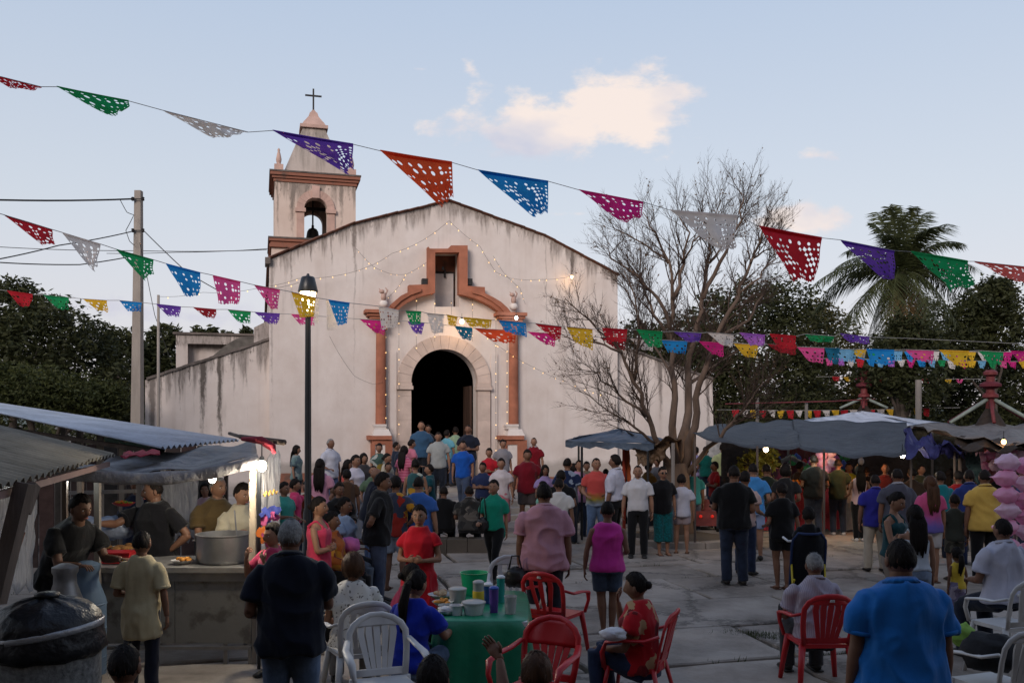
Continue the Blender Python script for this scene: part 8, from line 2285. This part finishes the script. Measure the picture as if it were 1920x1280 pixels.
pp('p14', 'person in light cyan shirt inside the doorway behind the man in pale grey', 838, 806, 26.0, 150, ('down', 'down'), top=('tee', (110, 176, 196)), bot=JN, hair='short', skin=1, base=.6, group=G2)
pp('p15', 'person in pale green shirt inside the dark doorway', 854, 800, 27.0, 185, ('down', 'down'), top=('tee', (150, 176, 146)), bot=DJ, hair='short', skin=1, base=.6, group=G2)
pp('p16', 'dark shape of a youth inside the church beside the man in steel blue', 803, 796, 27.0, 0, ('down', 'down'), top=('tee', (30, 32, 40)), bot=DJ, hair='short', skin=1, base=.6, group=G2)
pp('p17', 'woman in red tee with clasped hands standing right of the church door', 917, 841, 21.6, -10, ('clasp', 'clasp'), top=('tee', (196, 36, 50)), bot=KB, hair='short', female=True, skin=0, base=B3 - .1, group=G2)
pp('p18', 'boy in grey tee and red trousers leaning at the right pedestal', 943, 824, 23.2, 20, ('down', 'bend'), top=('tee', (150, 146, 152)), bot=('trousers', (170, 34, 50)), hair='short', skin=0, base=B3, group=G2)
pp('p19', 'woman in white vee neck tee and pink skirt standing below the right pedestal', 940, 859, 19.6, -6, ('down', 'bend'), top=('tee', (222, 212, 216)), bot=('skirt', (206, 130, 140)), hair='bun', female=True, skin=0, w=1.05, base=.0, group=G1)
pp('p20', 'youth in maroon tee with white collar against the church wall right of the pedestal', 1001, 820, 23.6, -10, ('down', 'bend'), top=('tee', (130, 18, 34)), bot=('shorts', (50, 40, 44)), hair='crop', skin=0, base=B3, collar=('plain',) and ((200, 190, 190),), group=G2)
pp('p21', 'man in maroon tee with a white horse print and grey shorts facing the camera', 989, 843, 20.3, 3, ('down2', 'down2'), top=('tee', (120, 18, 36)), bot=('shorts', (78, 72, 74)), hair='short', skin=1, w=1.15, base=.0, group=G1)
pp('p22', 'seated person in black tee, back turned, on the stone ledge', 832, 912, 17.0, 183, ('lap', 'lap'), 'sit', top=('tee', (20, 20, 23)), bot=KB, hair='crop', skin=1, w=1.25, belly=.1, group=G1)
pp('p23', 'seated person in grey camouflage shirt, back turned, right of the one in black', 880, 912, 16.8, 181, ('lap', 'lap'), 'sit', top=('polo', (70, 68, 66), 'camo', (46, 46, 46), (112, 106, 100)), bot=KB, hair='crop', skin=1, w=1.25, group=G1)
# ---- centre right
pp('c1', 'man in navy tee with pale print on the back beside the blue canopy pole', 1064, 858, 18.0, 165, ('bend', 'bend'), top=('tee', (30, 44, 80), 'print', (150, 166, 190)), bot=DJ, hair='crop', skin=0, w=1.08, base=0, group=G1)
pp('c2', 'person in black cap and black top in front of the man in navy tee', 1052, 882, 16.2, 170, ('bend', 'bend'), top=('tee', (18, 18, 22)), bot=DJ, hair='short', skin=1, base=0, group=G1)
pp('c3', 'youth in lilac pink shirt directly behind the blue canopy pole', 1086, 862, 19.0, 20, ('bend', 'down'), top=('tee', (206, 156, 196)), bot=JN, hair='crop', skin=0, base=0, group=G1)
pp('c4', 'youth in red, grey and lime raglan tee with pale jeans', 1118, 858, 17.6, 12, ('bend', 'bend'), top=('tee', (206, 84, 80), 'gradient', (150, 170, 200), (150, 140, 60)), bot=('jeans', (96, 120, 156), 'denim'), hair='crop', skin=0, w=1.0, base=0, group=G1)
pp('c5', 'boy in white tee and pale shorts between the pink polo and magenta top', 1048, 897, 14.6, 172, ('bend', 'down'), top=('tee', (222, 220, 218)), bot=('shorts', (206, 206, 210)), hair='crop', skin=1, w=1.0, feet=1, group=G1)
pp('c6', 'tall man in tucked white long-sleeved shirt and black trousers talking in profile', 1153, 853, 17.0, -118, ('down', 'bend'), top=('shirtin', (216, 216, 232)), bot=KB, hair='short', skin=1, w=1.15, base=0, group=G1)
pp('c7', 'man in untucked white short-sleeved shirt and dark trousers facing the camera', 1196, 872, 16.1, -8, ('down', 'down'), top=('shirt', (220, 218, 222)), bot=KB, hair='crop', skin=0, w=1.02, group=G1)
pp('c8', 'woman in black tee and teal flared skirt wearing sunglasses', 1243, 875, 16.4, 6, ('down2', 'down2'), top=('tee', (18, 17, 21)), bot=('capri', (18, 110, 118), 'speckle', (22, 86, 90)), hair='bun', skin=0, w=1.06, glasses=True, feet=2, group=G1)
pp('c9', 'boy in white tee and grey pink shorts with his back turned at the tree', 1278, 891, 16.6, 168, ('bend', 'down'), top=('tee', (206, 206, 220)), bot=('wideshorts', (176, 160, 166)), hair='short', skin=0, w=1.02, feet=2, group=G1)
pp('c10', 'person in turquoise shirt, back turned, right behind the tree trunk', 1299, 873, 18.9, 176, ('bend', 'down'), top=('tee', (58, 150, 160)), bot=('jeans', (100, 110, 130), 'denim'), hair='short', skin=1, base=0, group=G3)
pp('c11', 'man in dark teal shirt standing raised near the wall between tree and tarp', 1323, 838, 24.5, 182, ('bend', 'down'), top=('tee', (16, 98, 90)), bot=('jeans', (34, 46, 74), 'denim'), hair='short', skin=1, base=.25, group=G3)
pp('c12', 'man in pale yellow shirt, back turned, raised near the stall flowers', 1355, 832, 24.0, 176, ('bend', 'bend'), top=('tee', (200, 206, 150)), bot=('jeans', (40, 44, 66), 'denim'), hair='short', skin=1, w=1.15, base=.25, group=G3)
pp('c13', 'youth in lilac shirt beside the man in dark teal', 1305, 838, 24.8, 150, ('down', 'down'), top=('tee', (170, 160, 206)), bot=DJ, hair='short', skin=1, base=.25, group=G3)
pp('c14', 'large man in black tee and dark jeans, back turned, standing apart on the paving', 1376, 872, 13.4, 178, ('fwd', 'bend'), top=('tee', (18, 18, 20)), bot=('jeans', (44, 54, 76), 'denim'), hair='crop', skin=1, w=1.28, feet=0, group=G1)
pp('c15', 'youth in pale pink tee half hidden behind the large man in black', 1397, 884, 14.3, 140, ('bend', 'bend'), top=('tee', (206, 176, 170)), bot=('jeans', (46, 56, 84), 'denim'), hair='short', skin=1, group=G1)
pp('c16', 'person in sky blue tee and pale blue shorts with back turned', 1412, 868, 15.8, 170, ('down', 'bend'), top=('tee', (70, 146, 214)), bot=('shorts', (150, 168, 206)), hair='crop', skin=0, w=1.08, feet=0, group=G1)
pp('c17', 'man in dark green tee looking into the fruit stall, left of the boy in black', 1437, 869, 17.4, 178, ('bend', 'bend'), top=('tee', (38, 48, 40)), bot=DJ, hair='crop', skin=1, base=0, group=G3)
pp('c18', 'person in dark grey tee with thick dark hair at the stall front', 1473, 872, 16.9, 172, ('bend', 'bend'), top=('tee', (36, 36, 38)), bot=DJ, hair='fluffy', female=False, skin=1, base=0, group=G3)
pp('c19', 'woman in black tee and black knee length shorts, back turned, beside the stroller', 1466, 905, 13.0, 184, ('bend', 'down2'), top=('tee', (17, 16, 19)), bot=('wideshorts', (17, 16, 19)), hair='bun', skin=1, w=1.12, feet=2, group=G1)
pp('c20', 'man in black tee and jeans standing at the lit stall table', 1526, 852, 18.9, 180, ('bend', 'bend'), top=('tee', (18, 18, 21)), bot=('jeans', (54, 62, 80), 'denim'), hair='crop', skin=1, w=1.12, feet=1, group=G3)
pp('c21', 'man in dark green tee and jeans under the orange bulb of the stall', 1571, 860, 19.2, 176, ('bend', 'bend'), top=('tee', (34, 48, 34)), bot=('jeans', (50, 58, 76), 'denim'), hair='crop', skin=1, w=1.05, feet=1, group=G3)
pp('c22', 'woman in pale pink sleeveless blouse and black trousers with long hair, back turned', 1611, 872, 18.2, 178, ('bend', 'bend'), top=('tank', (214, 186, 196)), bot=('slim', (18, 18, 20)), hair='long', skin=1, feet=1, group=G3)
pp('c23', 'man in purple blue polo and cream trousers, back turned', 1641, 889, 14.6, 176, ('down', 'down'), top=('polo', (50, 50, 150)), bot=('trousers', (190, 180, 164)), hair='crop', skin=1, w=1.12, group=G1)
pp('c24', 'wide man in grey polo with a light collar, back turned, under the blue tarp', 1682, 878, 14.2, 181, ('down', 'down'), top=('polo', (82, 84, 98)), bot=DJ, hair='crop', skin=1, w=1.3, collar=((170, 170, 180),), group=G1)
pp('c25', 'short-haired woman in dark teal camisole looking down at her phone', 1677, 921, 10.6, 38, ('phone', 'phone'), top=('cami', (36, 76, 82)), bot=('trousers', (150, 136, 124)), hair='bun', skin=0, w=1.0, nod=18, group=G1)
pp('c26', 'woman with long black hair in white camisole and pale denim shorts, back turned', 1716, 950, 9.9, 176, ('phone', 'down'), top=('cami', (206, 214, 224)), bot=('shorts', (130, 146, 170), 'denim'), hair='long', skin=0, w=1.0, group=G1)
pp('c27', 'woman in pink and blue raglan top with long brown hair and white shorts', 1744, 893, 13.6, 182, ('down', 'down'), top=('tee', (214, 90, 140), 'gradient', (110, 100, 180), (190, 90, 150)), bot=('shorts', (206, 204, 206)), hair='long', hairc=1, skin=0, w=1.05, feet=2, group=G1)
pp('c28', 'person in turquoise top mostly behind the woman in the pink and blue raglan', 1763, 884, 16.0, 176, ('down', 'down'), top=('tee', (24, 120, 130)), bot=DJ, hair='short', skin=1, base=0, group=G1)
pp('c29', 'person in red shirt in the dark under the right tarp', 1797, 884, 17.0, 178, ('bend', 'bend'), top=('tee', (150, 24, 30)), bot=DJ, hair='short', skin=1, base=0, group=G3)
pp('c30', 'man in blue and red shirt left of the man in yellow', 1817, 880, 15.3, 174, ('down', 'down'), top=('polo', (40, 56, 120)), bot=('jeans', (38, 46, 80), 'denim'), hair='crop', skin=1, w=1.1, base=0, group=G1)
pp('c31', 'large man in yellow polo and black trousers, back turned, left of the pink candy bags', 1846, 880, 13.6, 178, ('down', 'down'), top=('polo', (226, 186, 92)), bot=KB, hair='crop', skin=1, w=1.28, belly=.1, group=G1)
pp('c32', 'little girl in yellow tank top and patterned trousers with dark ponytail', 1795, 1032, 10.8, 184, ('down', 'down'), top=('tank', (240, 204, 72)), bot=('capri', (140, 130, 160), 'floral', (190, 180, 200), (90, 80, 110)), hair='pony', skin=1, child=True, group=G1)
pp('c35', 'boy with black hair and black tee right behind the stroller hood', 1516, 958, 12.3, 176, ('fwd', 'fwd'), top=('tee', (22, 22, 26)), bot=DJ, hair='short', skin=1, w=.9, group=G1)
pp('c33', 'boy in camouflage shorts beside the woman with the raglan top', 1790, 930, 13.8, 176, ('down', 'down'), top=('tee', (60, 66, 60)), bot=('shorts', (96, 96, 88), 'camo', (60, 62, 58), (130, 126, 116)), hair='crop', skin=1, w=.95, group=G1)
pp('c34', 'dark-haired vendor in yellow blouse inside the stall between bulbs', 1592, 868, 21.0, -6, ('bend', 'bend'), top=('tee', (206, 200, 40)), bot=KB, hair='short', skin=0, base=0, group=G3)
# dim rows under and behind the right tarps
dim = [(1136, 880, 20.5, 'man in dark red shirt in the shade under the brown tarp', (96, 40, 40), 'crop'), (1172, 862, 21.5, 'woman in dark teal dress under the brown tarp', (40, 80, 84), 'short'),
       (1216, 868, 21.0, 'person in mustard shirt between the two men in white and the tree', (130, 100, 50), 'short'), (1232, 858, 22.5, 'person in grey shirt far under the brown tarp', (110, 110, 116), 'crop'),
       (1400, 860, 19.5, 'youth in rust coloured shirt behind the large man in black tee', (120, 60, 40), 'short'), (1455, 858, 20.2, 'woman in plum top at the flowers of the stall', (90, 40, 70), 'long'),
       (1500, 866, 20.4, 'child in brown tee at the stall counter', (80, 60, 50), 'short'), (1548, 868, 21.0, 'person in white tee between the two men in dark tees', (150, 146, 144), 'short'),
       (1625, 874, 20.0, 'man in black shirt at the edge of the lit stall', (24, 24, 28), 'crop'), (1660, 868, 19.0, 'man in dark red cap colour shirt under the white bulb', (92, 30, 34), 'crop'),
       (1710, 878, 18.0, 'person in dark brown shirt under the blue end of the tarp', (60, 46, 40), 'short'), (1727, 872, 20.0, 'man in olive shirt deep under the tarp', (70, 72, 50), 'crop'),
       (1782, 880, 19.0, 'dark-haired woman in green top behind the person in turquoise', (36, 70, 52), 'long'), (1836, 884, 18.6, 'person in black behind the man in yellow polo', (24, 24, 26), 'short'),
       (1880, 878, 19.0, 'person in dark grey standing behind the candy bags', (54, 54, 60), 'short'), (1340, 866, 21.0, 'child in bright red shirt near the tree', (170, 30, 36), 'short'),
       (1385, 850, 23.0, 'vendor in green apron behind the flower stand', (50, 90, 56), 'short'), (1905, 886, 17.0, 'man in blue shirt at the right edge behind the candy bags', (50, 70, 120), 'crop'),
       (1075, 870, 21.5, 'girl in dark red dress beyond the canopy pole', (110, 30, 44), 'long'), (1100, 866, 22.0, 'boy in beige shirt beyond the canopy pole', (150, 134, 110), 'short'),
       (1262, 866, 20.0, 'man in white vest left of the tree trunk', (190, 186, 186), 'short'), (728, 868, 20.4, 'woman in dark skirt and grey blouse behind the man in black polo', (90, 90, 96), 'bun'),
       (650, 880, 17.0, 'person in brown top sitting behind the seated women', (90, 66, 50), 'short'), (905, 868, 19.8, 'boy in dark blue shirt sitting near the door steps', (40, 52, 90), 'short')]
dim += [(652, 862, 19.0, 'girl in coral dress facing the camera behind the seated women', (206, 90, 80), 'long'), (700, 872, 17.8, 'man in faded green shirt facing left of the orange pedestal', (96, 120, 96), 'crop'),
       (726, 850, 20.6, 'woman in ivory shirt left of the youth in slate tee', (200, 190, 170), 'bun'), (805, 872, 19.2, 'boy in dark teal shirt at the foot of the door steps', (30, 84, 92), 'short'),
       (1022, 872, 18.8, 'woman in lavender shirt right of the man in maroon', (160, 140, 190), 'long'),
       (575, 905, 16.4, 'boy in rust tee low beside the lamp post', (150, 74, 44), 'short'), (1018, 905, 16.2, 'girl in mint shirt half hidden behind the pink polo', (120, 180, 160), 'bun')]
for i, (px, hy, Y, lb, c, hr) in enumerate(dim):
    pp('d%d' % i, lb, px, hy, Y, (rnd.choice([-15, 10, 30, -40, 75, -80]) if i % 2 or i > 23 else rnd.choice([170, 186, 150, 205, 120, 240])), rnd.choice([('bend', 'bend'), ('down', 'down'), ('bend', 'down'), ('fold', 'fold'), ('clasp', 'clasp'), ('mouth', 'down'), ('hip', 'down')]), top=('tee', c), bot=rnd.choice([KB, DJ, JN]), hair=hr, skin=rnd.choice([0, 1, 1]), base=(0 if Y < 19 or px > 1000 else .1), w=rnd.uniform(.95, 1.15), group=G3 if px > 1000 else G1)
